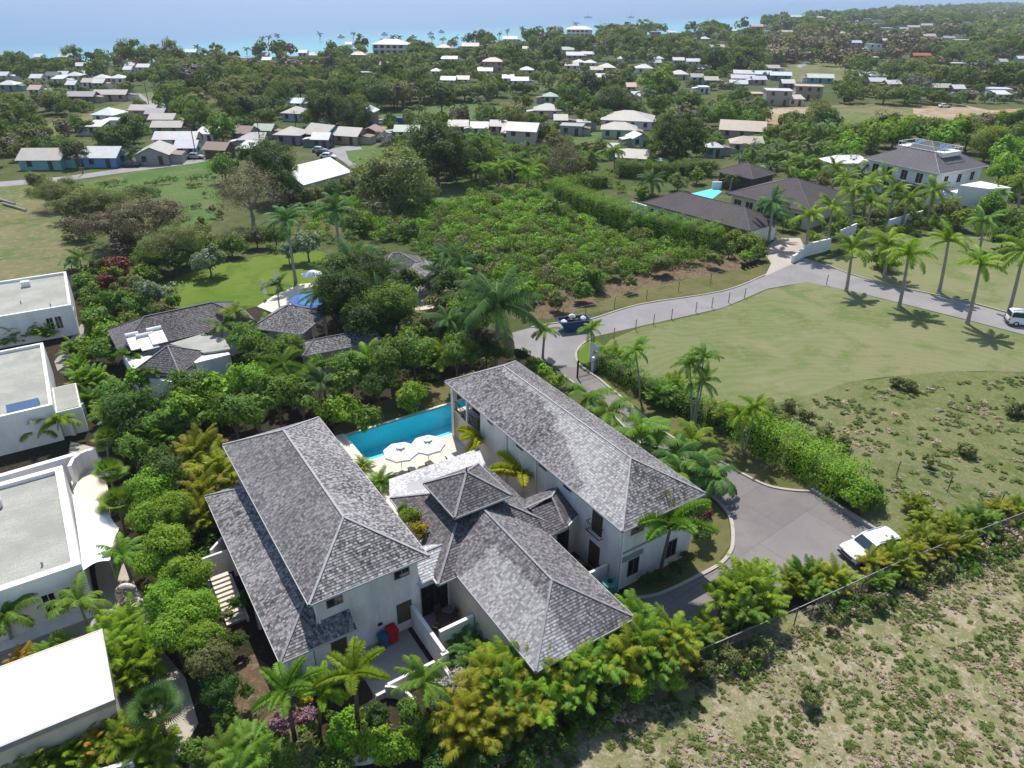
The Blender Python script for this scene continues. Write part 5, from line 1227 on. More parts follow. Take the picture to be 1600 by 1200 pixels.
# ------------------------------------------------------------------ skip full of rubbish, bins, poles, fences
p = G(899, 519); t = thing('rubbish_skip', 'blue skip heaped with rubbish bags at the road junction', 'skip', tuple(p), R_(16))
m = MB(); lo = [(-1.1, 0), (1.2, 0), (1.2, 1.6), (-1.1, 1.6)]; hi = [(-2.0, -.1), (2.0, -.1), (2.0, 1.75), (-2.0, 1.75)]
for i in range(4): a, b, c, d = lo[i], lo[(i+1) % 4], hi[(i+1) % 4], hi[i]; m.poly([(*a, .1), (*b, .1), (*c, 1.45), (*d, 1.45)]); m.poly([(a[0]*.95, a[1], .12), (d[0]*.97, d[1]*.97+.02, 1.44), (c[0]*.97, c[1]*.97+.02, 1.44), (b[0]*.95, b[1], .12)])
m.poly([(*q, .1) for q in lo][::-1]); m.build('body', ['skip_blue'], t)
m = MB()
for i in range(4): m.bar((*hi[i], 1.45), (*hi[(i+1) % 4], 1.45), .1, .1)
m.build('rim', ['skip_blue'], t)
rr = random.Random(5)
for i, (x, y, z, r, c, l) in enumerate(((-1.3, .8, 1.5, .45, 'bag_white', 'pale rubbish bag at the left end of the skip'), (-.3, .9, 1.6, .5, 'bag_black', 'black rubbish bag in the middle of the skip'), (-.1, 1.2, 2.0, .42, 'bag_white', 'pinkish white bag topmost on the skip heap'), (.5, .7, 1.5, .5, 'bag_black', 'black rubbish bag right of the middle of the skip'), (1.4, 1.1, 1.6, .42, 'bag_white', 'white bag at the right end of the skip'))):
    q = G(899, 519); c_, s_ = math.cos(R_(16)), math.sin(R_(16)); m = MB(); P = []
    m.tube([(0, 0, -r*.7), (0, 0, -r*.3), (0, 0, r*.2), (0, 0, r*.6), (0, 0, r*.8)], [r*.5, r, r*.95, r*.5, r*.12], 10)
    o = m.build('rubbish_bag', [c], smooth=True); o.location = (q.x+x*c_-y*s_, q.y+x*s_+y*c_, z-.3); o.scale = (1.1, .9, 1); o.rotation_euler = (rr.uniform(-.3, .3), rr.uniform(-.3, .3), rr.uniform(0, 3)); tag(o, l, 'rubbish bag', 'rubbish bags in the skip')
m = MB(); m.box(-.9, .2, .9, .9, 1.4, 1.3); 
for i, (x, y) in enumerate(((1161, 420), (1167, 418), (1173, 416), (1179, 414))): wheelie(tuple(G(x, y)), .25, 'bag_black', 'black wheelie bin at the roadside under the bungalow hedge, %s from the left' % ('first', 'second', 'third', 'fourth')[i], 'black wheelie bins by the road')
t = thing('water_cooler_box', 'small grey stone figure behind the black bins by the hedge', 'statue', tuple(G(1178, 409))); t.name = 'garden_statue'; m = MB(); m.tube([(0, 0, 0), (0, 0, .5), (0, 0, 1.0), (0, 0, 1.25), (0, 0, 1.35), (0, 0, 1.6)], [.3, .25, .3, .1, .16, .08], 10); m.build('figure', ['galv'], t, smooth=True)
# entrance wall + gate post of the villa drive
m = MB(); a, b = G(925, 581), G(929, 557)
for i in range(6):
    p, q = a.lerp(b, i/6), a.lerp(b, (i+1)/6); h = 1.2+1.3*math.sin(math.pi*(i+.5)/6)**.6; m.bar((p.x+.5*math.sin(i), p.y, h/2), (q.x+.5*math.sin(i+1), q.y, h/2), .35, h)
tag(m.build('gate_wall', ['white_render']), 'curved white gate wall at the start of the villa drive, under the hedge end', 'wall')
t = thing('gate', 'slim black metal gate post and gate leaf across the villa drive', 'gate', tuple(G(902, 591)), .5)
m = MB(); m.box(-.08, -.08, 0, .08, .08, 2.2); m.build('post', ['metal_dark'], t); m = MB()
for k in range(14): m.bar((.1+.2*k, 0, .1), (.1+.2*k, 0, 1.6), .02, .02)
m.bar((.1, 0, 1.6), (2.8, 0, 1.6), .04, .04); m.bar((.1, 0, .1), (2.8, 0, .1), .04, .04); m.build('gate_leaf', ['metal_dark'], t)
def pole(px, py, h, label, arms=True):
    t = thing('utility_pole', label, 'utility pole', tuple(G(px, py)), .3, 'utility poles'); m = MB(); m.tube([(0, 0, 0), (0, 0, h)], [.14, .09], 7); m.build('pole', ['bark'], t)
    if arms: m = MB(); m.bar((-.9, 0, h-.5), (.9, 0, h-.5), .1, .1); m.build('crossarm', ['bark'], t)
pole(307, 246, 9, 'grey utility pole in front of the pale blue house'); pole(233, 165, 8, 'utility pole at the left of the car yard road'); pole(130, 272, 7, 'utility pole left of the white-roofed blue house'); pole(408, 232, 7, 'utility pole by the small grey houses, left of the hall'); pole(464, 212, 7, 'utility pole beside the long blue house'); pole(263, 184, 6, 'utility pole beside the car yard', False)
# fence posts along the road, field side
i = 0
for x, y in ((959, 530), (993, 516), (1021, 508), (1049, 499), (1087, 488), (1112, 481), (1138, 473), (1163, 466), (1291, 445)):
    m = MB(); m.box(-.05, -.05, 0, .05, .05, 1.5); m.box(-.07, -.07, 1.5, .07, .07, 1.55); o = m.build('fence_post', ['bark_pale']); o.location = G(x, y); i += 1
    tag(o, 'thin grey post on the field edge of the road, %s from the junction' % ('first', 'second', 'third', 'fourth', 'fifth', 'sixth', 'seventh', 'eighth', 'last')[i-1], 'post', 'posts along the road')
def wire_fence(name, label, pts, h, mesh=True, step=3., postm='bark', top=.05):
    P = [G(*p) for p in pts]; t = thing(name, label, 'fence', tuple(P[0])); o_ = P[0]
    m = MB(); w_ = MB(); n_ = MB(); mm = MB()
    k = 0
    for i in range(len(P)-1):
        a, b = P[i]-o_, P[i+1]-o_; L_ = (b-a).length; n = max(1, int(L_/step))
        for j in range(n):
            q = a.lerp(b, j/n); q2 = a.lerp(b, (j+1)/n); m = MB(); m.tube([(q.x, q.y, 0), (q.x, q.y, h+.1)], .045, 5); m.build('post', [postm], t)
        w_.bar((a.x, a.y, h), (b.x, b.y, h), top, top)
        if mesh:
            d = (b-a).normalized(); s = .22
            for j in range(int(L_/s)):
                q = a+d*(j*s)
                for sg in (1, -1):
                    q0 = q; q1 = q+d*(h*sg)
                    if 0 <= (q1-a).dot(d) <= L_: mm.bar((q0.x, q0.y, 0.02), (q1.x, q1.y, h), .011, .011)
            for z in (.3, 1.): w_.bar((a.x, a.y, z), (b.x, b.y, z), .012, .012)
        else:
            for z in (.5, 1.): w_.bar((a.x, a.y, z), (b.x, b.y, z), .01, .01)
    w_.build('top_rail', ['galv'], t)
    if mesh: mm.build('wire_mesh', ['bark'], t)
wire_fence('wire_fence', 'long chain-link fence with pale top rail crossing above the scrub field', [(1700, 762+20), (1600, 822), (1500, 862), (1380, 912), (1240, 978), (1110, 1035), (1000, 1083), (910, 1123), (800, 1170), (730, 1203)], 1.7, True, 3.2, top=.035)
wire_fence('wire_fence', 'thin wire fence with pale top wire along the rough field, right of the clipped hedge', [(1325, 722), (1400, 744), (1480, 768), (1560, 795), (1640, 822)], 1.5, False, 4., 'bark', .035)
wire_fence('wire_fence', 'low wire fence on thin posts along the far verge of the road', [(880, 500), (915, 493), (960, 482), (1010, 468), (1060, 455), (1110, 442), (1150, 430)], 1.4, False, 4., top=.02)
# boats
def boat(px, py, label, L_=12., cat_=True):
    p = G(px, py, 0); t = thing('catamaran' if cat_ else 'boat', label, 'boat', (p.x, p.y, -.5), .3)
    for s in ((-1, 1) if cat_ else (0,)):
        m = MB(); n = 10; pr_ = [(-L_/2, .3), (-L_/2, 1.4), (L_/2, 1.7), (L_*.45, .2)]; y = s*L_*.22; w_ = L_*.06 if cat_ else L_*.16
        m.prism([(-L_/2, y-w_), (L_*.3, y-w_), (L_/2, y), (L_*.3, y+w_), (-L_/2, y+w_)], 0, 1.6); m.build('hull', ['roof_white'], t)
    if cat_:
        m = MB(); m.box(-L_*.35, -L_*.22, 1.4, L_*.15, L_*.22, 2.0); m.box(-L_*.25, -L_*.16, 2.0, L_*.08, L_*.16, 3.1); m.build('cabin', ['roof_white'], t)
        m = MB(); m.tube([(0, 0, 2), (0, 0, 17)], [.15, .08], 6); m.bar((0, 0, 3.6), (-L_*.35, 0, 3.6), .2, .3); m.build('mast', ['roof_white'], t)
    else:
        m = MB(); m.box(-L_*.2, -L_*.1, 1.5, L_*.1, L_*.1, 2.4); m.build('cabin', ['slate_' if 0 else 'metal_dark'], t)
boat(919, 27, 'white catamaran with mast at anchor off the beach, the left and larger of two'); boat(986, 27, 'white catamaran at anchor off the beach, the right and smaller of two', 9.)
for i, (x, y) in enumerate(((533, 58), (601, 54), (646, 58), (673, 53), (690, 50))): boat(x, y, 'small dark fishing boat moored off the hotel beach, %s from the left' % ('first', 'second', 'third', 'fourth', 'last')[i], 6., False)
m = MB(); 
for i, (x, y) in enumerate(((30, 328), (12, 318))):
    m = MB(); a, b = G(x-25, y-8), G(x+12, y+3); m.tube([(a.x, a.y, .3), (b.x, b.y, .35)], [.25, .18], 7); tag(m.build('fallen_log', ['bark_pale']), ('long pale fallen log lying on the dry field by the left edge', 'upper pale fallen log on the dry field by the left edge')[i], 'log')
# ------------------------------------------------------------------ vegetation generators (numpy)
def rnd(seed): return np.random.default_rng(seed)
def leaves(P, N, size, rg, aspect=.55):
    """diamond leaves at P facing N; returns V,F"""
    n = len(P); a = rg.normal(size=(n, 3)); N = N/np.linalg.norm(N, axis=1, keepdims=True)
    a -= (a*N).sum(1, keepdims=True)*N; a /= np.linalg.norm(a, axis=1, keepdims=True); b = np.cross(N, a)
    s = (size*rg.uniform(.65, 1.35, n))[:, None]
    V = np.stack([P-a*s*.5, P+b*s*.5*aspect+N*s*.06, P+a*s*.5-N*s*.08, P-b*s*.5*aspect+N*s*.06], 1).reshape(-1, 3)
    return V, np.arange(4*n).reshape(n, 4)
def crown_pts(seed, rx, ry, rz, cz, lobes, per, rough=.45, fill=.72, lobe=.42, flat=0., irr=True):
    rg = rnd(seed); d = rg.normal(size=(lobes, 3)); d[:, 2] = d[:, 2]*.8+.25; d /= np.linalg.norm(d, axis=1, keepdims=True)
    rad = rg.uniform(fill-(.35 if irr else .2), fill+(.18 if irr else .08), lobes)[:, None]; C = d*rad; lr = rg.uniform(lobe*.45, lobe*1.2, lobes)
    k = lobes*per; li = np.repeat(np.arange(lobes), per); e = rg.normal(size=(k, 3)); e[:, 2] = e[:, 2]*.9+.2; e /= np.linalg.norm(e, axis=1, keepdims=True)
    r = lr[li]*(rg.uniform(.35, 1, k)**.5)*(1+rough*.3*rg.normal(size=k)); P = C[li]+e*r[:, None]
    az = np.arctan2(P[:, 1], P[:, 0]); f1, f2, f3 = rg.uniform(0, 6.28, 3)
    if irr: P *= (1+.16*np.sin(2*az+f1)+.13*np.sin(3*az+f2+2*P[:, 2])+.07*np.sin(7*az+f3+4*P[:, 2]))[:, None]
    N = e+d[li]*.35+rg.normal(size=(k, 3))*.45+np.array([0, 0, .45])
    P = P*np.array([rx, ry, rz])
    if flat: P[:, 2] = np.where(P[:, 2] < 0, P[:, 2]*(1-flat), P[:, 2])
    P[:, 2] += cz; return P, N, rg
MESH = {}
def crown(kind, var, mat, lobes, per, size, rz=.8, flat=0., lobe=.42, fill=.72):
    key = ('crown', kind, var, mat)
    if key not in MESH:
        P, N, rg = crown_pts(hash((kind, var)) % 9999 if False else sum(map(ord, kind))*7+var*13, 1, 1, rz, 0, lobes, per, lobe=lobe, fill=fill, flat=flat, irr=not kind.startswith('clipped'))
        V, Fq = leaves(P, N, size, rg); MESH[key] = npmesh('crown', V, Fq, mat)
    return MESH[key]
def trunk_mesh(var, mat='bark', spread=.55, h=1.0, n=5):
    key = ('trunk', var, mat, spread)
    if key not in MESH:
        rr = random.Random(var*31+5); m = MB()
        m.tube([(0, 0, 0), (.03, .02, h*.3), (.02, -.02, h*.55)], [.07, .055, .045], 7)
        for i in range(n):
            a = i*2*math.pi/n+rr.uniform(-.4, .4); e = spread*rr.uniform(.7, 1.1); z = h*rr.uniform(.9, 1.25)
            p0 = Vector((.02, -.02, h*.5)); p1 = Vector((math.cos(a)*e*.45, math.sin(a)*e*.45, h*.8)); p2 = Vector((math.cos(a)*e, math.sin(a)*e, z))
            m.tube([p0, p1, p2], [.04, .028, .01], 5)
            for j in range(2): b = a+rr.uniform(-.7, .7); p3 = p1+Vector((math.cos(b)*e*.4, math.sin(b)*e*.4, h*.35)); m.tube([p1, p3], [.02, .006], 4)
        me_o = m.build('trunk', [mat]); me = me_o.data; bpy.data.objects.remove(me_o); MESH[key] = me
    return MESH[key]
PLANTS = []
def add(me, name, parent, loc=(0, 0, 0), rot=(0, 0, 0), s=(1, 1, 1)):
    o = bpy.data.objects.new(name, me); col.objects.link(o); o.parent = parent; o.location = loc; o.rotation_euler = rot; o.scale = s; return o
rt_ = random.Random(11)
def tree(px, py, rpx, mat='leaf_mid', h=None, kind='round', label=None, name='tree', group=None, rz=None, trunkm='bark', seed=None, cat='tree'):
    """px,py = crown centre in the photo, rpx = crown radius in px, h = height of crown centre (m)"""
    k = pxm(px, py, 3); r = rpx/k
    if h is None: h = max(r*.95, 1.2)
    p = G(px, py, h); r = rpx/pxm(px, py, h)
    v = rt_.randrange(7); det = r*pxm(px, py, h)
    if det > 26 and r > 2.6: lobes, per, sz = 70, 210, .085
    elif det > 26: lobes, per, sz = 52, 120, .13
    elif det > 14: lobes, per, sz = 32, 90, .18
    elif det > 7: lobes, per, sz = 18, 70, .22
    else: lobes, per, sz = 12, 45, .30
    if kind == 'hedge': lobes, per, sz = 80, 130, .095
    if kind == 'thorn': me = crown('thorn%d' % lobes, v, mat, int(lobes*1.1), int(per*1.1), sz*.52, .55, .5, .34, .8)
    elif kind == 'bare': me = crown('bare%d' % lobes, v, mat, int(lobes*1.2), int(per*.5), sz*.5, .75, .2, .35, .85)
    elif kind == 'hedge': me = crown('clipped', v, mat, lobes, per, sz, .85, .3, .33, .78)
    elif kind == 'shrub': me = crown('shrub%d' % lobes, v, mat, lobes, per, sz*1.15, .85, .2)
    elif kind == 'loose': me = crown('loose%d' % lobes, v, mat, int(lobes*.8), int(per*.5), sz*1.9, .9, .2, .34, .8)
    elif kind == 'big': me = crown('big%d' % lobes, v, mat, int(lobes*1.3), per, sz*.8, .85, .3, .3, .82)
    else: me = crown('round%d' % lobes, v, mat, lobes, per, sz, .85, .25)
    t = thing(name, label or 'x', cat, (p.x, p.y, 0), rt_.uniform(0, 6.28), group)
    if label is None: t['_desc'] = DESC.get(mat, 'green')+' '+('spreading thorn tree' if kind == 'thorn' else 'bare-branched tree' if kind == 'bare' else 'shrub' if name == 'shrub' else 'tree'); t['_px'] = (px, py)
    zz = r if rz is None else rz
    add(me, 'crown' if name == 'tree' else 'foliage', t, (0, 0, h), (0, 0, 0), (r, r*rt_.uniform(.9, 1.1), zz))
    if name == 'tree' or kind in ('thorn', 'bare'): add(trunk_mesh(v, trunkm, .75 if kind in ('thorn', 'bare') else .5), 'trunk', t, (0, 0, 0), (0, 0, 0), (r, r, max(.3, h)*(1.05 if kind in ('thorn', 'bare') else .9)))
    PLANTS.append((px, py, r, t)); return t
DESC = dict(leaf_deep='deep green', leaf_hedge='green', leaf_dark='dark green', leaf_mid='mid-green', leaf_bright='bright green', leaf_yellow='yellow', leaf_lime='yellow-green', leaf_gold='golden yellow', leaf_orange='orange', leaf_red='red-leaved', leaf_olive='olive', leaf_thorn='brownish', leaf_grey='grey-brown', leaf_silver='silvery', leaf_pale='pale', leaf_pink='pink-flowering', far_leaf='dark green', far_olive='olive green', palm_far='green')
# ---- palms
def frond(L, n, ll, e0, droop, az, rg, wid=.09, plume=0, fold=.35, curl=0.):
    s = np.linspace(.06, 1, n); th = e0-droop*s**1.3                    # elevation along the rachis
    ds = np.diff(np.concatenate([[0], s]))*L
    x = np.cumsum(np.cos(th)*ds); z = np.cumsum(np.sin(th)*ds); ca, sa = math.cos(az), math.sin(az)
    P = np.stack([x*ca, x*sa, z], 1); T = np.stack([np.cos(th)*ca, np.cos(th)*sa, np.sin(th)], 1); side = np.array([-sa, ca, 0.]); Nn = np.cross(side, T)*-1
    prof = np.sin(np.pi*np.clip(.12+.80*s, 0, 1))**.7
    Vs = []; Fs = []; c = 0
    sides = [(1, -fold), (-1, -fold)] if not plume else [(1, -.3), (-1, -.3), (1, .55), (-1, .55), (.25, -1.), (-.25, .9)]
    for sg, upk in sides:
        l = (ll*prof*rg.uniform(.85, 1.15, n))[:, None]
        d = side*sg+T*(.55 if not plume else .35)+Nn*upk*np.abs(1)+rg.normal(size=(n, 3))*.08; d /= np.linalg.norm(d, axis=1, keepdims=True)
        d2 = d+np.array([0, 0, -.55 if not plume else -.25])+rg.normal(size=(n, 3))*.06; d2 /= np.linalg.norm(d2, axis=1, keepdims=True)
        wv = T*wid*.5
        b0, b1 = P-wv, P+wv; m0 = P+d*l*.5; m0a, m0b = m0-wv*.9, m0+wv*.9; tip = P+d*l*.5+d2*l*.5
        V = np.stack([b0, b1, m0b, m0a, tip, tip+wv*.2], 1).reshape(-1, 3)
        i = np.arange(n)[:, None]*6+c; Fs += [i+np.array([0, 1, 2, 3]), i+np.array([3, 2, 5, 4])]; Vs.append(V); c += len(V)
    w_ = .03*np.linspace(1.3, .3, n)[:, None]*side; R = np.concatenate([P-w_, P+w_]); Vs.append(R); j = np.arange(n-1)[:, None]
    Fs.append(np.concatenate([j, j+1, j+1+n, j+n], 1)+c)
    return np.concatenate(Vs), np.concatenate(Fs)
def palm_crown(kind, var, mat):
    key = ('palm', kind, var, mat)
    if key in MESH: return MESH[key]
    rg = rnd(sum(map(ord, kind))+var*17); Vs = []; Fs = []; c = 0
    def addf(V, Fq, off=(0, 0, 0)):
        nonlocal c
        Vs.append(V+np.array(off)); Fs.append(Fq+c); c += len(V)
    if kind == 'royal':
        for i in range(17): addf(*frond(rg.uniform(2.4, 3.), 26, .62, rg.uniform(-.1, 1.35) if i > 1 else 1.45, rg.uniform(1.0, 1.7), i*2.4+rg.uniform(-.2, .2), rg, .10, 0, .5))
    elif kind == 'coco':
        for i in range(26): addf(*frond(rg.uniform(3.2, 4.2), 44, .85, rg.uniform(-.35, 1.2), rg.uniform(.9, 1.5), i*2.4+rg.uniform(-.2, .2), rg, .07, 0, .7))
    elif kind == 'fox':
        for i in range(9): addf(*frond(rg.uniform(1.9, 2.3), 46, .42, rg.uniform(.35, 1.15), rg.uniform(1.0, 1.5), i*2.4+rg.uniform(-.3, .3), rg, .055, 1))
    elif kind == 'small':
        for i in range(12): addf(*frond(rg.uniform(1.3, 1.8), 22, .45, rg.uniform(0, 1.3), rg.uniform(1., 1.6), i*2.4, rg, .075, 0, .45))
    elif kind == 'far':
        for i in range(13): addf(*frond(rg.uniform(2.6, 3.4), 9, .8, rg.uniform(-.3, 1.2), rg.uniform(1., 1.5), i*2.4, rg, .32, 0, .6))
    elif kind == 'areca':
        for j in range(9):
            o = (rg.normal()*.45, rg.normal()*.45, rg.uniform(.0, .9))
            for i in range(7): addf(*frond(rg.uniform(1.3, 1.9), 20, .42, rg.uniform(.55, 1.45), rg.uniform(.7, 1.5), rg.uniform(0, 6.28), rg, .075, 0, .2), off=o)
    elif kind == 'cycad':
        for i in range(34): addf(*frond(rg.uniform(.9, 1.3), 26, .22, rg.uniform(.0, 1.2), rg.uniform(.6, 1.2), i*2.4, rg, .03, 0, .0))
    elif kind == 'fan':
        for i in range(20):
            az = i*2.4+rg.uniform(-.3, .3); el = -.35+1.85*((i+.5)/20)**.8+rg.uniform(-.12, .12); d = np.array([math.cos(az)*math.cos(el), math.sin(az)*math.cos(el), math.sin(el)]); b = d*rg.uniform(.45, .85); sd_ = np.array([-math.sin(az), math.cos(az), 0]); up_ = np.cross(d, sd_)*-1
            V = []; Fq = []; ns = 22; R = rg.uniform(.75, .95)
            for k in range(ns):
                a0, a1 = [(-1.9+3.8*(k+q)/ns) for q in (0.08, .92)]; am = (a0+a1)/2
                f = lambda a, r: b+d*math.cos(a)*r+sd_*math.sin(a)*r+up_*(-.25*r*r)
                i0 = len(V); V += [b, f(a0, R*.6), f(am, R)+np.array([0, 0, -.14]), f(a1, R*.6)]; Fq.append([i0, i0+1, i0+2, i0+3])
            i0 = len(V); V += [np.zeros(3), b, b+sd_*.04, sd_*.04]; Fq.append([i0, i0+1, i0+2, i0+3]); addf(np.array(V), np.array(Fq))
    MESH[key] = npmesh('crown', np.concatenate(Vs), np.concatenate(Fs), mat); return MESH[key]
def palm_trunk(h, r0_=.17, r1_=.11, mat='bark_pale', curve=.0, shaft=False):
    m = MB(); n = 9; pts = [(curve*(i/n)**2, 0, h*i/n) for i in range(n+1)]; rs = [r0_*(1.5 if i == 0 else 1)*(1-i/n)+r1_*(i/n) for i in range(n+1)]
    m.tube(pts, rs, 8); return m
def palm(bx_, by_, tx, ty, kind='royal', mat='palm_green', label=None, s=1., group=None, trunkm='bark_pale', name='palm_tree', r=None, h=None):
    """bx,by = trunk foot pixel, tx,ty = crown centre pixel; height follows from both"""
    b = G(bx_, by_)
    if h is None:
        lo_, hi_ = .2, 25.
        for _ in range(40):
            mid = (lo_+hi_)/2
            if proj((b.x, b.y, mid))[1] > ty: lo_ = mid
            else: hi_ = mid
        h = lo_
    top = G(tx, ty, h); t = thing(name, label or 'x', 'palm', (b.x, b.y, 0), 0, group); lean = Vector((top.x-b.x, 0, 0)); ln = max(-h*.25, min(h*.25, lean.x))
    if label is None: t['_desc'] = {'royal': 'royal palm', 'coco': 'coconut palm', 'fox': 'foxtail palm', 'small': 'small palm', 'far': 'palm', 'fan': 'fan palm', 'areca': 'bushy areca palm', 'cycad': 'low cycad'}[kind]; t['_px'] = (tx, ty)
    rr_ = r or {'royal': .19, 'coco': .16, 'fox': .1, 'small': .08, 'far': .2, 'fan': .1}.get(kind, .1)
    m = MB(); n = 8; m.tube([(ln*(i/n)**1.3, 0, h*i/n) for i in range(n+1)], [rr_*(1.35-.5*i/n+(.25 if i == 0 else 0)) for i in range(n+1)], 8); m.build('trunk', [trunkm], t)
    if kind == 'royal': m = MB(); m.tube([(ln, 0, h-.1), (ln, 0, h+.5)], [rr_*.8, rr_*.45], 8); m.build('crownshaft', ['palm_green'], t)
    add(palm_crown(kind, rt_.randrange(5), mat), 'crown', t, (ln, 0, h+.15), (rt_.uniform(-.18, .18), rt_.uniform(-.18, .18), rt_.uniform(0, 6.28)), (s, s, s*rt_.uniform(.85, 1.1)))
    PLANTS.append((tx, ty, 2.5*s, t)); return t
def clump(px, py, kind='areca', mat='palm_lime', s=1., label=None, group=None, lift=0., name='areca_palm', gz=.0):
    """stemless clump whose middle shows at px,py"""
    s *= {'areca': .72, 'cycad': .9}.get(kind, 1.)
    p = G(px, py, 1.2*s+lift); key = palm_crown(kind, rt_.randrange(3), mat)
    t = thing(name, label or 'x', 'palm' if kind != 'cycad' else 'cycad', (p.x, p.y, gz), rt_.uniform(0, 6.28), group)
    if label is None: t['_desc'] = {'leaf_yellow': 'yellow-orange', 'leaf_lime': 'yellow-green', 'palm_lime': 'lime green', 'palm_gold': 'golden', 'palm_green': 'green', 'palm_deep': 'deep green', 'leaf_gold': 'golden', 'leaf_orange': 'orange', 'leaf_silver': 'silvery'}.get(mat, 'green')+' '+{'areca': 'areca clump', 'cycad': 'cycad', 'fan': 'fan palm', 'small': 'low palm'}.get(kind, 'palm'); t['_px'] = (px, py)
    add(key, 'fronds', t, (0, 0, (.25 if kind == 'areca' else .3)*s+lift), (0, 0, 0), (s, s, s*1.15))
    if kind == 'areca':
        m = MB(); rr2 = random.Random(px)
        for i in range(7): a = rr2.uniform(0, 6.28); q = rr2.uniform(.1, .5)*s; m.tube([(q*math.cos(a)*.7, q*math.sin(a)*.7, 0), (q*math.cos(a), q*math.sin(a), 1.1*s+lift)], .035, 5)
        m.build('stems', ['leaf_lime'], t)
    PLANTS.append((px, py, 1.3*s, t)); return t
def shrub(px, py, rpx, mat, h=None, label=None, group=None, kind='shrub', rz=None, cat='shrub'):
    return tree(px, py, rpx, mat, h, kind, label, 'shrub', group, rz, cat=cat)
def hedge(label, pts, w, h, mat, leaf=.16, dens=90, name='hedge', jit=.12, side=0):
    rg = rnd(len(label)); P = [G(*p) for p in pts]; PP = []; NN = []; core = MB()
    for i in range(len(P)-1):
        a, b = P[i], P[i+1]; L_ = (b-a).length; d = (b-a).normalized(); s = Vector((-d.y, d.x, 0)); n = int(L_*(2*h+w)*dens)
        u = rg.uniform(0, L_, n); per = rg.uniform(0, 2*h+w, n); q = np.zeros((n, 3)); N = np.zeros((n, 3))
        A, Dd, Ss = np.array(a), np.array(d), np.array(s)
        lft = per < h; rgt = per > h+w; top = ~(lft | rgt)
        off = np.where(lft, -w/2, np.where(rgt, w/2, per-h-w/2)); zz = np.where(lft, per, np.where(rgt, 2*h+w-per, h))
        lump = 1+.10*np.sin(u*1.9+i)+.08*np.sin(u*4.7)
        q = A+Dd*u[:, None]+Ss*(off*lump)[:, None]; q[:, 2] = zz*lump+rg.normal(size=n)*jit; q[:, :2] += rg.normal(size=(n, 2))*jit
        N[lft] = -Ss; N[rgt] = Ss; N[top] = (0, 0, 1); N += rg.normal(size=(n, 3))*.55+np.array([0, 0, .25]); PP.append(q); NN.append(N)
        dd = d*w*.3; core.bar((a.x+dd.x, a.y+dd.y, h*.4), (b.x-dd.x, b.y-dd.y, h*.4), w*.6, h*.75)  # solid dark box added inside so the leaf shell is not see-through
    V, Fq = leaves(np.concatenate(PP), np.concatenate(NN), leaf, rg); me = npmesh(name, V, Fq, mat)
    t = thing(name, label, 'hedge', (0, 0, 0)); add(me, 'foliage', t); core.build('dark_core', ['soil'], t); return t
# ------------------------------------------------------------------ plants traced from the photo
T_ = tree
# round clipped trees between the villa and the left-hand houses
for i, (x, y, r, m, h, w_) in enumerate(((238, 762, 36, 'leaf_bright', 3.4, 'topmost, beside the fan palms'), (268, 796, 34, 'leaf_bright', 3.4, 'second from the top'), (232, 806, 30, 'leaf_bright', 2.8, 'on the left side above the small palm'), (262, 850, 36, 'leaf_bright', 3.4, 'third from the top'), (238, 880, 30, 'leaf_bright', 2.6, 'left of the stone steps'), (292, 900, 38, 'leaf_bright', 3.6, 'right beside the stone steps'),
      (262, 935, 36, 'leaf_bright', 3.2, 'beside the ring sculpture'), (306, 955, 38, 'leaf_bright', 3.6, 'below the stone steps'), (272, 988, 36, 'leaf_bright', 3.2, 'third from the bottom'), (318, 1002, 36, 'leaf_bright', 3.5, 'second from the bottom, next to the roof corner'), (332, 1030, 36, 'leaf_olive', 3.2, 'greyish one at the bottom of the row'), (345, 1075, 30, 'leaf_dark', 2.2, 'dark one below the bottom of the row'))):
    T_(x, y, r, m, h, 'hedge', 'round clipped tree left of the villa, '+w_, group='round clipped trees left of the villa')
for a in ((312, 705, 30, 2.6), (345, 735, 30, 2.4), (322, 765, 30, 2.2), (318, 800, 22, 1.9)):
    clump(a[0]-6, a[1], 'areca', 'leaf_yellow', a[3]*.78, lift=1.)
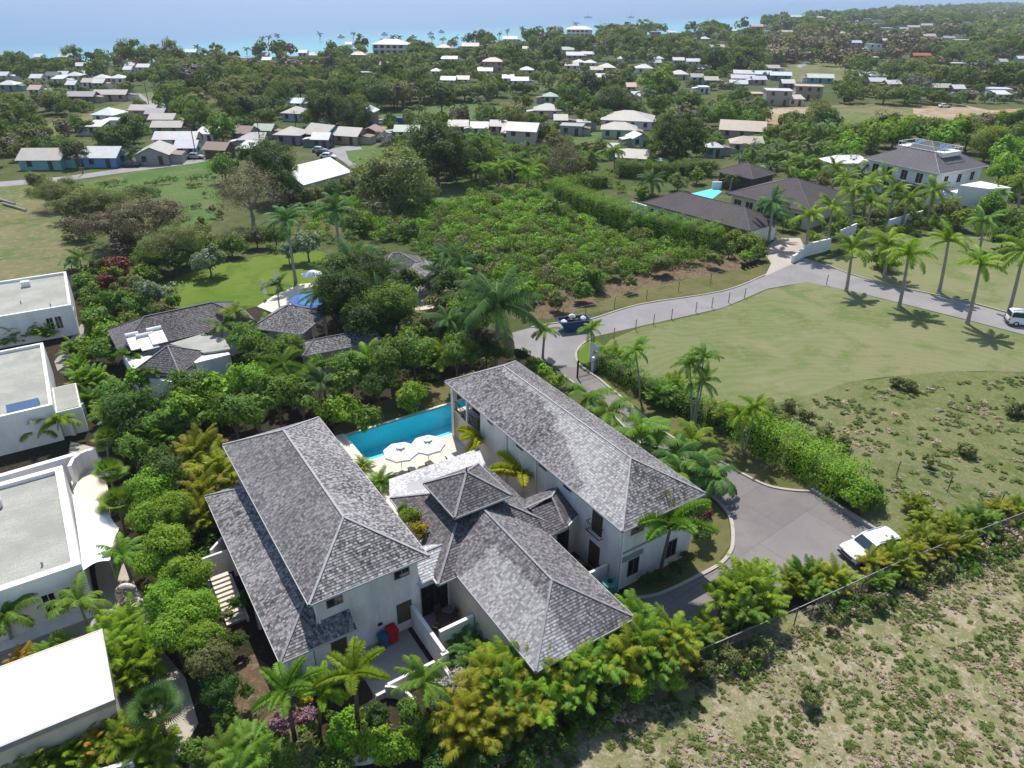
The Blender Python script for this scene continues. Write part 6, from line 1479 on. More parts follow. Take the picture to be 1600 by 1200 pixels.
# thick garden belt behind the left wing
for x, y, r, m, h in ((205, 640, 36, 'leaf_dark', 4), (178, 610, 26, 'leaf_mid', 3), (240, 690, 40, 'leaf_mid', 4.5), (282, 640, 36, 'leaf_bright', 4.5), (322, 640, 36, 'leaf_dark', 4.5), (262, 660, 32, 'leaf_mid', 4), (362, 640, 36, 'leaf_mid', 4.6), (400, 640, 34, 'leaf_dark', 4.4), (255, 730, 32, 'leaf_dark', 4.2),
       (340, 605, 32, 'leaf_mid', 4), (300, 605, 30, 'leaf_mid', 4), (388, 592, 32, 'leaf_bright', 4.5), (430, 612, 34, 'leaf_mid', 4.5), (470, 622, 32, 'leaf_dark', 4.2), (500, 610, 30, 'leaf_mid', 4), (530, 600, 30, 'leaf_dark', 4), (215, 590, 20, 'leaf_mid', 3), (205, 700, 26, 'leaf_mid', 3.4), (178, 660, 24, 'leaf_olive', 3), (212, 672, 24, 'leaf_dark', 3),
       (545, 575, 30, 'leaf_mid', 4), (575, 570, 32, 'leaf_dark', 4.4), (608, 556, 34, 'leaf_mid', 4.8), (645, 548, 34, 'leaf_mid', 4.8), (680, 552, 34, 'leaf_dark', 4.6), (712, 548, 30, 'leaf_mid', 4.2), (590, 600, 28, 'leaf_dark', 3.4), (735, 555, 20, 'leaf_mid', 3),
       (430, 520, 26, 'leaf_bright', 4), (385, 530, 30, 'leaf_mid', 5), (368, 500, 26, 'leaf_bright', 5.5), (410, 555, 28, 'leaf_mid', 4.4), (348, 520, 20, 'leaf_bright', 5), (450, 545, 26, 'leaf_mid', 3.6), (560, 505, 28, 'leaf_dark', 4), (620, 470, 34, 'leaf_mid', 5), (600, 500, 28, 'leaf_dark', 4), (540, 470, 36, 'leaf_dark', 6), (570, 440, 32, 'leaf_dark', 6), (530, 420, 28, 'leaf_dark', 6), (650, 520, 24, 'leaf_mid', 3.4), (700, 470, 24, 'leaf_olive', 4), (715, 440, 26, 'leaf_dark', 4.5), (690, 420, 22, 'leaf_olive', 4), (740, 500, 26, 'leaf_mid', 3.6), (760, 545, 22, 'leaf_dark', 3.)):
    q_ = rt_.random()
    if q_ < .16: palm(x, y+h*9, x, y-8, 'small', rt_.choice(('palm_green', 'palm_lime', 'palm_deep')), s=1.5)
    elif q_ < .32: T_(x, y, r*.8, 'leaf_bright' if m != 'leaf_dark' else 'leaf_mid', h*.9, 'loose')
    elif q_ < .42: clump(x, y, 'areca', rt_.choice(('palm_green', 'palm_lime')), 2.2)
    else: T_(x, y, r*rt_.uniform(.85, 1.08), m, h*rt_.uniform(.85, 1.1), 'round')
shrub(640, 618, 27, 'leaf_bright', 1.7, 'big bright large-leaved shrub at the back edge of the pool'); shrub(535, 642, 27, 'leaf_bright', 2., 'bright green shrub left of the pool, behind the left wing roof'); shrub(572, 655, 22, 'leaf_mid', 1.8, 'mid-green shrub at the left back corner of the pool'); shrub(738, 600, 20, 'leaf_lime', 2.2, 'yellow-green shrub right behind the far end of the pool')
shrub(662, 497, 9, 'leaf_orange', 2., 'reddish orange shrub by the hidden grey-roofed villa')
# ornamental palms with plume fronds
for x, y, s in ((445, 575, 1.25), (482, 588, 1.15), (455, 598, 1.1), (420, 590, 1.0), (505, 575, .9), (205, 558, .9), (240, 585, .7)):
    palm(x+3, y+42, x, y, 'fox', 'palm_green', s=s)
for x, y, r, m, h in ((540, 455, 38, 'leaf_deep', 6.5), (575, 425, 34, 'leaf_deep', 6.), (562, 500, 32, 'leaf_deep', 5), (612, 478, 36, 'leaf_mid', 5.5), (520, 478, 22, 'leaf_deep', 4.), (640, 440, 22, 'leaf_deep', 5), (700, 445, 24, 'leaf_deep', 5.), (655, 505, 22, 'leaf_olive', 4.), (720, 480, 22, 'leaf_bright', 4), (735, 455, 18, 'leaf_lime', 4.)): T_(x, y, r, m, h, 'round')
for x, y, s_ in ((520, 440, 1.), (550, 410, 1.1), (505, 460, .8), (590, 455, 1.), (690, 430, .9), (700, 500, .8)): palm(x+3, y+60, x, y, 'coco', 'palm_deep', s=s_)
# frangipani on the lawn, reds and mixed shrubs by the white houses
T_(325, 407, 24, 'leaf_pale', 2.6, 'round', 'round white-flowering frangipani tree standing alone on the bright lawn'); T_(243, 457, 26, 'leaf_pale', 2.6, 'round', 'white-flowering frangipani tree at the left edge of the bright lawn'); T_(480, 382, 24, 'leaf_pale', 2.8, 'round', 'frangipani tree behind the tall royal palm on the lawn'); T_(450, 392, 16, 'leaf_pale', 2.2, 'round', 'smaller frangipani tree left of the tall royal palm')
shrub(185, 416, 20, 'leaf_red', 2.2, 'red-leaved shrub above the bright lawn corner'); shrub(165, 440, 14, 'leaf_red', 1.8, 'smaller red-leaved shrub left of the first red shrub')
for x, y, r, m in ((200, 450, 20, 'leaf_olive'), (222, 430, 18, 'leaf_lime'), (180, 470, 22, 'leaf_mid'), (145, 465, 22, 'leaf_mid'), (150, 500, 24, 'leaf_mid'), (168, 520, 22, 'leaf_bright'), (130, 440, 18, 'leaf_mid'), (210, 480, 20, 'leaf_mid'), (160, 550, 22, 'leaf_mid'), (140, 545, 18, 'leaf_bright'), (240, 430, 14, 'leaf_mid'), (270, 470, 14, 'leaf_mid'), (250, 485, 14, 'leaf_olive'), (175, 430, 16, 'leaf_lime'), (150, 420, 16, 'leaf_dark'), (200, 500, 14, 'leaf_lime')):
    shrub(x, y, r, m, 1.8)
palm(128, 440, 126, 405, 'small', 'palm_green', s=1.4); palm(112, 422, 112, 412, 'small', 'palm_deep', s=1.2)
for x, y, s, m in ((20, 520, 1.5, 'palm_lime'), (45, 515, 1.5, 'palm_green'), (68, 515, 1.4, 'palm_lime'), (5, 525, 1.3, 'palm_green'), (110, 545, 1.3, 'palm_green'), (130, 590, 1.5, 'palm_green'), (150, 590, 1.3, 'palm_lime'), (120, 570, 1.2, 'palm_lime'), (140, 625, 1.4, 'palm_green'), (165, 640, 1.3, 'palm_green'), (85, 640, 1., 'leaf_lime')): clump(x, y, 'areca', m, s)
palm(66, 690, 58, 668, 'small', 'palm_green', s=1.5, label='small palm in front of the middle flat-roofed house, left of two'); palm(92, 688, 96, 660, 'small', 'palm_lime', s=1.4, label='small yellowish palm in front of the middle flat-roofed house, right of two'); palm(30, 690, 26, 678, 'small', 'leaf_red', s=1.1, label='dark red dwarf palm at the foot of the middle flat-roofed house')
palm(182, 782, 172, 742, 'fan', 'palm_green', s=1.15, label='fan palm above the sail awning, the upper of three'); palm(196, 835, 186, 788, 'fan', 'palm_green', s=1.1, label='fan palm at the right tip of the sail awning'); palm(172, 730, 168, 690, 'fan', 'palm_green', s=1.05, label='dark upright palm above the curved terrace wall')
palm(205, 905, 192, 872, 'small', 'palm_green', s=1.15, label='small palm hanging over the ring sculpture'); palm(200, 700, 175, 665, 'small', 'palm_deep', s=1.5)
palm(140, 985, 124, 944, 'small', 'palm_green', s=1.4, label='small palm against the white wall right of the two dark windows'); palm(18, 1000, 12, 965, 'small', 'palm_green', s=1.4, label='small palm at the left edge in front of the white wall')
for x, y, s, m in ((188, 975, 1.5, 'palm_lime'), (185, 1010, 1.6, 'palm_lime'), (215, 1020, 1.7, 'palm_lime'), (195, 1045, 1.6, 'palm_lime'), (40, 1030, .8, 'leaf_orange'), (70, 1020, .9, 'palm_green'), (95, 1008, .8, 'palm_lime')): clump(x, y, 'areca', m, s)
palm(265, 1165, 245, 1110, 'fan', 'palm_deep', s=1.15, label='large dark fan palm beside the white roof at the bottom left'); 
for x, y, s, m in ((15, 1200, 1.3, 'leaf_lime'), (50, 1185, 1.4, 'leaf_lime'), (85, 1175, 1.4, 'leaf_lime'), (120, 1175, 1.3, 'palm_lime'), (152, 1160, 1.3, 'leaf_orange'), (180, 1150, 1.3, 'leaf_lime'), (215, 1160, 1.4, 'palm_lime'), (230, 1185, 1.3, 'palm_lime')): clump(x, y, 'areca', m, s)
for x, y, s in ((345, 1160, 1.8), (385, 1145, 1.8), (365, 1190, 1.7), (410, 1175, 1.5)): clump(x, y, 'cycad', 'palm_green', s, 'fine-leaved grassy cycad at the bottom, '+{345: 'leftmost of four', 385: 'upper one of four', 365: 'lowest of four', 410: 'rightmost of four'}[x])
for x, y, r, m in ((352, 1120, 18, 'leaf_mid'), (300, 1175, 22, 'leaf_mid'), (440, 1125, 20, 'leaf_pink'), (476, 1120, 16, 'leaf_pink'), (482, 1068, 13, 'leaf_gold'), (478, 1090, 12, 'leaf_gold'), (540, 1150, 32, 'leaf_bright'), (585, 1165, 32, 'leaf_bright'), (630, 1165, 30, 'leaf_bright'), (670, 1140, 28, 'leaf_mid'), (480, 1175, 26, 'leaf_olive'), (440, 1185, 28, 'leaf_mid'), (520, 1195, 26, 'leaf_mid'), (700, 1175, 28, 'leaf_mid'), (735, 1130, 24, 'leaf_olive'), (640, 1110, 20, 'leaf_mid'), (700, 1085, 28, 'leaf_silver'), (722, 1110, 24, 'leaf_silver'), (715, 1060, 16, 'leaf_silver'), (590, 1120, 20, 'leaf_dark'), (355, 960, 12, 'leaf_olive'), (372, 1000, 14, 'leaf_dark'), (385, 1080, 12, 'leaf_dark'), (372, 940, 14, 'leaf_dark')):
    shrub(x, y, r, m, 1.3)
# the four foxtail palms in front of the villa
palm(464, 1172, 448, 1083, 'fox', 'palm_green', 'foxtail palm with plume fronds below the left corner of the villa', .95, 'foxtail palms in front of the villa', 'bark_brown', r=.12)
palm(560, 1150, 556, 1058, 'fox', 'palm_lime', 'bright foxtail palm with upright plume fronds in front of the villa courtyard', 1.05, 'foxtail palms in front of the villa', 'bark_brown', r=.12)
palm(500, 1160, 503, 1085, 'fox', 'palm_lime', 'low bright foxtail palm between the two bigger foxtail palms', .75, 'foxtail palms in front of the villa', 'bark_brown', r=.1)
palm(672, 1140, 662, 1068, 'royal', 'palm_green', 'feather-leaved palm right of the bright foxtail palm, beside the silvery shrub', .7, None, 'bark_brown', r=.1)
for x, y, s, m in ((722, 990, 1.5, 'palm_deep'), (745, 1003, 1.6, 'palm_deep'), (765, 1030, 1.5, 'palm_deep'), (735, 1030, 1.4, 'palm_deep'), (780, 1050, 1.2, 'leaf_silver')): clump(x, y, 'cycad', m, s)
# yellow areca belt behind the chain-link fence
AR = ['leaf_yellow', 'leaf_lime', 'palm_lime']
for i, (x, y, s) in enumerate(((760, 1085, 1.5), (790, 1060, 1.5), (775, 1115, 1.4), (815, 1085, 1.5), (832, 1050, 1.5), (855, 1075, 1.5), (870, 1040, 1.5), (893, 1060, 1.5), (905, 1022, 1.5), (925, 1048, 1.5), (938, 1010, 1.5), (958, 1035, 1.4), (962, 1000, 1.3), (985, 1018, 1.4), (1000, 990, 1.5), (1010, 1030, 1.4), (1035, 1010, 1.4), (1055, 1022, 1.3), (805, 1120, 1.4), (845, 1105, 1.4), (885, 1090, 1.3), (1085, 1005, 1.0), (1110, 995, .9), (745, 1130, 1.4), (720, 1150, 1.4), (985, 975, 1.2))):
    clump(x, y-14, 'areca', ['leaf_yellow', 'leaf_lime', 'palm_green', 'palm_lime'][(i*7+i//3) % 4], s*1.1, lift=1.3 if x < 1070 else .5)
for i, (x, y, s) in enumerate(((1135, 928, 1.6), (1163, 908, 1.9), (1185, 932, 1.6), (1158, 950, 1.5), (1186, 905, 1.4), (1240, 910, 1.2), (1262, 898, 1.4), (1290, 900, 1.4), (1314, 902, 1.2), (1275, 918, 1.2), (1372, 885, 1.3), (1392, 868, 1.4), (1375, 905, 1.1), (1420, 860, 1.4), (1440, 840, 1.4), (1410, 885, 1.2), (1465, 850, 1.3), (1445, 812, 1.2), (1490, 822, 1.4), (1515, 808, 1.4), (1500, 845, 1.2), (1432, 785, 1.1), (1540, 815, 1.3), (1565, 800, 1.2), (1590, 795, 1.1))):
    clump(x, y, 'areca', ['leaf_yellow', 'leaf_lime', 'leaf_lime', 'palm_green'][(i*5+i//4) % 4] if not 1120 < x < 1200 or i % 2 else 'palm_lime', s*.88, lift=1.0 if x < 1200 else .2)
for x, y, r in ((800, 1150, 22), (850, 1140, 26), (900, 1120, 24), (950, 1090, 24), (1000, 1075, 22), (1050, 1060, 20), (770, 1170, 26), (740, 1190, 28), (1100, 1045, 18), (1140, 1025, 16), (1300, 968, 12), (1372, 938, 12), (1480, 885, 11), (1266, 1085, 18), (690, 1195, 26), (820, 1180, 20), (880, 1160, 18)):
    shrub(x, y, r, 'leaf_dark' if x < 1000 else 'leaf_olive' if r < 20 else 'leaf_bright', .9 if r < 20 else 1.4)
# courtyard plants
palm(757, 722, 752, 690, 'fox', 'palm_gold', 'bright yellow-green plume palm beside the pool end of the right wing', 1.3, trunkm='leaf_lime', r=.06); palm(822, 786, 816, 746, 'fox', 'palm_gold', 'golden plume palm in the gap below the right wing eaves', 1.55, trunkm='leaf_lime', r=.06)
shrub(640, 806, 15, 'leaf_lime', 4.9, 'lime shrub in the gap along the left wing roof, upper of two'); shrub(655, 826, 14, 'leaf_gold', 4.8, 'golden shrub in the gap along the left wing roof, lower of two'); shrub(628, 795, 9, 'leaf_mid', 4.7)
clump(592, 735, 'cycad', 'palm_green', 1.6, 'green cycad beside the loungers, against the left wing roof'); clump(566, 715, 'cycad', 'palm_lime', 1.1, 'upright lime cycad at the near left corner of the pool')
for x, y, r, m in ((775, 705, 12, 'leaf_mid'), (795, 725, 12, 'leaf_dark'), (905, 880, 10, 'leaf_olive'), (935, 888, 8, 'leaf_dark'), (1010, 905, 12, 'leaf_dark'), (1030, 900, 12, 'leaf_dark'), (1055, 885, 12, 'leaf_dark'), (1075, 870, 12, 'leaf_olive')): shrub(x, y, r, m, .8)
# beside the right wing
palm(1030, 902, 1047, 828, 'fox', 'palm_green', 'tall green palm with drooping plumes at the front corner of the right wing', 1.6, trunkm='bark', r=.12)
shrub(1097, 800, 18, 'leaf_red', 2.2, 'dark red shrub at the far front corner of the right wing'); shrub(1095, 835, 14, 'leaf_dark', 1.4, 'dark shrub under the front palm on the verge')
for x, y, s, m in ((920, 622, 1.7, 'palm_green'), (948, 645, 1.9, 'palm_green'), (1000, 682, 2., 'palm_green'), (1022, 700, 1.6, 'palm_green'), (1052, 715, 1.7, 'palm_deep'), (1080, 690, 1.5, 'palm_lime'), (1090, 725, 1.9, 'palm_green'), (1112, 745, 1.7, 'palm_deep'), (1060, 740, 1.4, 'palm_green')): palm(x+6, y+30, x, y, 'small', m, s=s*1.05)
shrub(1035, 712, 9, 'leaf_red', 1.5)
for x, y, r, m in ((870, 598, 16, 'leaf_lime'), (852, 582, 14, 'leaf_bright'), (885, 612, 13, 'leaf_olive'), (835, 568, 14, 'leaf_mid'), (812, 556, 14, 'leaf_dark'), (790, 552, 14, 'leaf_mid'), (800, 578, 12, 'leaf_dark')): shrub(x, y, r, m, 2.)
palm(848, 560, 851, 518, 'royal', 'palm_green', 'young royal palm at the junction, left of the blue skip', .75, r=.12); palm(926, 562, 923, 517, 'royal', 'palm_lime', 'young royal palm on the green corner, right of the blue skip', .68, r=.1)
# hedge and palms along the field
hedge('long dense clipped hedge between the drive and the mown field', [(937, 573), (985, 606), (1040, 632), (1100, 655), (1160, 682)], 1.9, 2.1, 'leaf_mid')
hedge('taller bushy hedge from the slender palms down to the end of the drive', [(1160, 684), (1220, 715), (1280, 745), (1325, 780)], 3.4, 2.7, 'leaf_bright', .2, 100, jit=.25)
T_(1335, 768, 34, 'leaf_bright', 1.5, 'round', 'rounded bush at the very end of the bushy hedge'); T_(1190, 668, 22, 'leaf_bright', 1.8, 'round', 'bush bulging from the bushy hedge top'); T_(1365, 775, 20, 'leaf_mid', 1., 'round', 'dark low bush right of the bushy hedge end')
for x, y, s, m in ((958, 552, 1.3, 'leaf_lime'), (975, 562, 1.1, 'palm_lime'), (1055, 600, 1.6, 'leaf_lime'), (1040, 618, 1.5, 'palm_green'), (1070, 620, 1.4, 'palm_green'), (1140, 652, 1.4, 'leaf_yellow'), (1125, 640, 1.2, 'leaf_yellow')): clump(x, y, 'areca', m, s)
palm(1000, 625, 993, 550, 'royal', 'palm_green', 'slender palm rising from the clipped hedge, the left of the hedge palms', .75, r=.09)
for i, (bx_, by_, tx, ty) in enumerate(((1080, 665, 1078, 572), (1082, 668, 1100, 560), (1086, 664, 1098, 598), (1160, 705, 1155, 648), (1163, 708, 1180, 640))):
    palm(bx_, by_, tx, ty, 'royal', 'palm_green' if i < 3 else 'palm_lime', ('slender palm of the leaning trio at the hedge, left one', 'slender palm of the leaning trio at the hedge, tallest right one', 'slender palm of the leaning trio at the hedge, lowest one', 'slender pale-trunked palm with yellow fronds over the hedge, left of two', 'slender pale-trunked palm with yellow fronds over the hedge, right of two')[i], .72, r=.075)
# royal palms of the avenue
AV = [(1322, 455, 1332, 390, 'alone at the left end of the field-side row'), (1405, 478, 1420, 398, 'second in the field-side row'), (1511, 506, 1532, 415, 'third in the field-side row, nearest the van'), (1577, 484, 1600, 392, 'at the right edge behind the van'), (1467, 456, 1482, 378, 'between the road bend and the coconut palm'), (1381, 434, 1388, 384, 'shorter, behind the second field-side palm'),
      (1258, 398, 1264, 340, 'left of the stepped gate wall'), (1291, 388, 1300, 325, 'at the right end of the stepped gate wall'), (1350, 375, 1362, 318, 'leaning trunk behind the gate wall row'), (1385, 350, 1398, 300, 'above the sloping white wall, left'), (1408, 357, 1420, 312, 'above the sloping white wall, middle'), (1447, 352, 1458, 300, 'above the sloping white wall, right'), (1325, 370, 1335, 300, 'behind the peaked white wall piece'), (1348, 340, 1356, 290, 'in front of the mansion, left'), (1376, 330, 1380, 278, 'in front of the mansion, right'), (1300, 300, 1304, 262, 'above the bungalow roof end'), (1315, 325, 1322, 280, 'beside the bungalow roof end'), (1200, 382, 1208, 318, 'dark-crowned, before the bungalow garage')]
for a in AV: palm(*a[:4], 'royal', 'palm_lime' if a[0] not in (1200,) else 'palm_deep', 'royal palm '+a[4], (1.35 if a[1] > 400 else 1.2)*rt_.uniform(.9, 1.1), 'royal palms of the avenue')
palm(1530, 392, 1538, 345, 'coco', 'palm_green', 'coconut palm with wide fronds on the verge lawn, right of the royal palms', .9)
palm(1140, 300, 1143, 280, 'coco', 'palm_far', 'small coconut palm by the bungalow pool', .6); palm(1208, 372, 1214, 335, 'coco', 'palm_deep', 'dark coconut palm leaning before the bungalow roof', .8)
palm(1590, 330, 1588, 290, 'royal', 'palm_green'); palm(1560, 335, 1555, 305, 'royal', 'palm_lime'); palm(1480, 335, 1484, 320, 'small', 'palm_green', s=1.6)
# the big coconut palm and the two tall royals on the lawn
palm(775, 572, 778, 478, 'coco', 'palm_deep', 'large coconut palm with long arching fronds behind the right wing', 1.6); palm(740, 520, 745, 485, 'coco', 'palm_green', s=.8)
palm(462, 440, 447, 345, 'royal', 'palm_deep', 'tall royal palm with grey trunk on the bright lawn', 1.35); palm(533, 410, 523, 330, 'royal', 'palm_deep', 'tall royal palm with full crown right of the bright lawn', 1.45); palm(436+2, 492, 433, 447, 'small', 'palm_deep', 'small dark palm by the neighbouring pool terrace', 1.5)
for x, y, s in ((560, 400, 1.2), (585, 440, 1.1), (545, 430, 1.1), (600, 420, 1.1), (700, 400, 1.0), (720, 410, 1.)): palm(x+2, y+55, x, y, 'coco', 'palm_deep', s=s*.8)
# bungalow hedge and planting
hedge('tall clipped bright hedge running diagonally in front of the brown-roofed bungalow', [(868, 314), (925, 340), (1000, 366), (1060, 380), (1120, 396)], 3.6, 4.0, 'leaf_hedge', .24, 60, jit=.15)
hedge('clipped hedge behind the bungalow court, left of the small pool', [(962, 275), (1010, 279), (1060, 280), (1100, 272)], 3., 3.4, 'leaf_mid', .24, 50, jit=.2)
hedge('clipped hedge along the far edge of the diagonal bungalow hedge', [(865, 300), (905, 296), (950, 290)], 3., 2.6, 'leaf_hedge', .24, 50, jit=.2)
for x, y, r, m in ((1108, 365, 16, 'leaf_olive'), (1130, 362, 18, 'leaf_mid'), (1150, 372, 18, 'leaf_lime'), (1170, 380, 18, 'leaf_lime'), (1185, 395, 14, 'leaf_mid'), (1140, 390, 14, 'leaf_mid'), (1165, 398, 12, 'leaf_bright'), (1120, 384, 14, 'leaf_mid'), (1225, 350, 12, 'leaf_mid'), (1240, 352, 12, 'leaf_mid'), (1192, 380, 10, 'leaf_lime'), (1275, 372, 12, 'leaf_lime'), (1300, 360, 14, 'leaf_mid'), (1330, 350, 14, 'leaf_mid'), (1320, 345, 12, 'leaf_lime'), (1345, 352, 12, 'leaf_yellow'), (1060, 285, 16, 'leaf_olive'), (1090, 275, 14, 'leaf_mid'), (1110, 262, 14, 'leaf_mid'), (1375, 400, 18, 'leaf_mid'), (1390, 410, 16, 'leaf_bright'), (1480, 330, 22, 'leaf_olive'), (1500, 340, 20, 'leaf_lime'), (1470, 350, 16, 'leaf_mid'), (1440, 330, 16, 'leaf_mid'), (1550, 320, 22, 'leaf_mid'), (1580, 345, 24, 'leaf_mid'), (1570, 372, 20, 'leaf_dark'), (1595, 370, 20, 'leaf_mid'), (1420, 335, 16, 'leaf_mid'), (1400, 330, 16, 'leaf_olive'), (1440, 300, 16, 'leaf_mid'), (1400, 290, 14, 'leaf_mid'), (1505, 300, 12, 'leaf_mid')):
    T_(x, y, r, m, None, 'round')
for x, y, r, m in ((1330, 228, 24, 'leaf_bright'), (1365, 212, 26, 'leaf_bright'), (1400, 205, 26, 'leaf_bright'), (1440, 205, 24, 'leaf_mid'), (1480, 212, 26, 'leaf_bright'), (1515, 212, 26, 'leaf_lime'), (1545, 225, 28, 'leaf_lime'), (1580, 240, 26, 'leaf_bright'), (1565, 265, 24, 'leaf_bright'), (1590, 215, 22, 'leaf_mid'), (1310, 245, 20, 'leaf_mid'), (1290, 240, 18, 'leaf_mid'), (1340, 255, 16, 'leaf_dark'), (1585, 290, 22, 'leaf_lime'), (1270, 262, 18, 'leaf_mid'), (1240, 258, 16, 'leaf_mid'), (1210, 250, 16, 'leaf_mid'), (1280, 285, 14, 'leaf_olive')): T_(x, y, r, m, None, 'round')
for x, y in ((1155, 242), (1175, 232), (1195, 245), (1215, 228), (1230, 238), (1250, 225), (1265, 232), (1285, 222), (1205, 262), (1232, 262), (1258, 252), (1300, 232), (1180, 262), (1250, 200), (1296, 198), (1503, 205), (1460, 200), (1110, 215), (1345, 270), (1360, 262)): palm(x, y+26, x, y, 'far', 'palm_far' if x % 2 else 'palm_green', s=.95)
# distinct trees of the middle distance
for x, y, r, m, h, kd, l in ((682, 242, 50, 'leaf_dark', 6.5, 'big', 'very large dark round tree in the centre, right of the white hall'), (424, 262, 42, 'leaf_dark', 6.5, 'big', 'large dark tree left of the white hall roof'), (400, 245, 22, 'leaf_dark', 5, 'big', 'dark tree above the large one left of the white hall'), (440, 285, 28, 'leaf_dark', 4, 'round', 'dark tree foot against the left end of the white hall'), (618, 285, 62, 'leaf_olive', 5.5, 'big', 'wide light olive tree in front of the largest dark tree'), (1062, 218, 42, 'leaf_dark', 6.5, 'big', 'large dark round tree right of the white-gabled house'), (1045, 240, 26, 'leaf_dark', 4, 'big', 'lower left lobe tree under the large dark tree'), (387, 300, 52, 'leaf_thorn', 6.5, 'bare', 'half-bare brown tree with many limbs on the green paddock'), (350, 262, 20, 'leaf_mid', 3.2, 'round', 'small green tree at the corner of the paddock by the road'),
      (235, 340, 56, 'leaf_thorn', 5.5, 'thorn', 'wide brownish thorn tree left of the paddock'), (268, 378, 44, 'leaf_olive', 4.6, 'thorn', 'olive thorn tree above the lawn corner'), (170, 350, 44, 'leaf_thorn', 4, 'thorn', 'brownish thorn tree on the dry field'), (155, 312, 34, 'leaf_olive', 3.6, 'thorn', 'olive thorn tree by the paddock edge, leftmost'), (82, 302, 32, 'leaf_olive', 3.2, 'thorn', 'olive thorn tree beside the left road'), (100, 320, 24, 'leaf_olive', 3, 'thorn', 'olive thorn tree right of the fallen logs'), (215, 300, 26, 'leaf_olive', 3, 'thorn', 'olive thorn tree inside the paddock'), (240, 395, 28, 'leaf_mid', 3, 'round', 'green tree behind the lawn shrubs'), (105, 285, 16, 'leaf_olive', 2.4, 'thorn', 'low olive bush tree above the left road'), (270, 400, 26, 'leaf_dark', 3, 'round', 'dark tree at the top left of the bright lawn'),
      (690, 152, 22, 'leaf_dark', 6, 'big', 'dark round tree in the far middle, right of the meadow palm'), (610, 112, 22, 'leaf_dark', 6, 'big', 'dark tree below the seafront hotel'), (655, 132, 24, 'leaf_dark', 6, 'big', 'dark wide tree right below the hotel garden'), (862, 88, 22, 'leaf_dark', 6, 'big', 'dark dense round tree below the flat hotel block'), (1118, 95, 24, 'leaf_dark', 6, 'big', 'dark twin tree in the far middle, left one'), (1172, 98, 22, 'leaf_dark', 6, 'big', 'dark twin tree in the far middle, right one'), (960, 160, 30, 'leaf_dark', 5, 'big', 'dark tree left of the wide palm group in the middle distance'), (925, 135, 24, 'leaf_dark', 5, 'big', 'dark tree beneath the yellow house'), (1030, 128, 24, 'leaf_bright', 5, 'big', 'bright green wide tree below the small pointed roof'), (885, 250, 34, 'leaf_thorn', 4.5, 'bare', 'brownish leafless tree behind the bungalow hedge'), (1432, 132, 26, 'leaf_grey', 6, 'bare', 'big grey leafless tree beyond the building site'), (1130, 180, 22, 'leaf_mid', 4, 'round', 'green tree left of the orange building site'), (1175, 190, 18, 'leaf_mid', 3.5, 'round', 'green tree right before the orange building site'),
      (515, 178, 34, 'leaf_dark', 5, 'big', 'dark tree behind the long blue house, left of two'), (550, 182, 32, 'leaf_dark', 5, 'big', 'dark tree behind the tan house, right of two'), (585, 148, 28, 'leaf_dark', 5, 'round', 'dark tree beyond the white-roofed slate house'), (620, 148, 24, 'leaf_olive', 5, 'round', 'olive tree beyond the blue container'), (205, 82, 20, 'leaf_mid', 7, 'big', 'tall round tree on the shore at the left'), (268, 85, 22, 'leaf_olive', 6.5, 'big', 'broad olive tree on the shore right of the tall round one'), (337, 76, 12, 'leaf_mid', 5, 'big', 'small round tree on the shore alone'), (112, 82, 14, 'leaf_mid', 5, 'big', 'round tree on the shore far left'),
      (375, 170, 24, 'leaf_dark', 4.5, 'big', 'dark bushy tree above the small purple house'), (310, 185, 28, 'leaf_mid', 4, 'big', 'green tree right of the car yard'), (345, 200, 26, 'leaf_mid', 4, 'big', 'green tree between the street and the purple house'), (290, 168, 22, 'leaf_mid', 4, 'round', 'green tree beside the car yard'), (205, 205, 26, 'leaf_dark', 4.5, 'big', 'dark tree behind the grey house by the left road'), (178, 218, 24, 'leaf_dark', 4, 'big', 'dark tree behind the white-roofed blue house'), (115, 235, 18, 'leaf_dark', 4, 'big', 'dark tree between the teal and the blue houses'), (70, 228, 16, 'leaf_dark', 4, 'round', 'dark tree behind the teal-walled house'), (1000, 100, 20, 'leaf_mid', 5, 'round', 'tree')):
    if l == 'tree': continue
    T_(x, y, r, 'leaf_deep' if (m == 'leaf_dark' and kd == 'big') else m, h, kd, l, trunkm='bark' if kd != 'bare' else 'bark_pale')
for x, y in ((598, 214), (605, 222)): T_(x, y, 10, 'leaf_silver', 2.2, 'round')
T_(617, 232, 8, 'leaf_gold', 2, 'shrub')
for x, y, s in ((632, 148, 1), (655, 165, 1), (748, 158, 1), (752, 190, 1), (610, 130, 1), (445, 120, 1), (410, 60, 1), (420, 58, 1), (433, 55, 1), (500, 53, 1), (552, 52, 1), (245, 72, 1), (308, 74, 1), (317, 77, 1), (386, 76, 1), (900, 37, 1.3), (815, 44, 1), (838, 44, 1), (856, 44, 1), (793, 48, 1), (614, 58, 1.1), (624, 58, 1.1), (675, 58, 1.1), (692, 60, 1.1), (712, 58, 1.1), (725, 60, 1), (780, 52, 1), (978, 38, 1), (1010, 78, 1), (1015, 145, 1.2), (990, 150, 1.2), (1032, 150, 1.2), (905, 145, 1.1), (860, 140, 1.1), (1145, 132, 1), (1352, 118, 1.4), (1338, 112, 1.3), (1320, 100, 1), (1290, 195, 1.5), (1100, 78, 1), (985, 75, 1), (1000, 80, 1), (980, 120, 1), (28, 215, 1.2), (205, 240, .9), (70, 150, 1), (76, 148, 1)):
    palm(x, y+(10 if y < 100 else 16), x, y, 'far', 'palm_far', s=s)
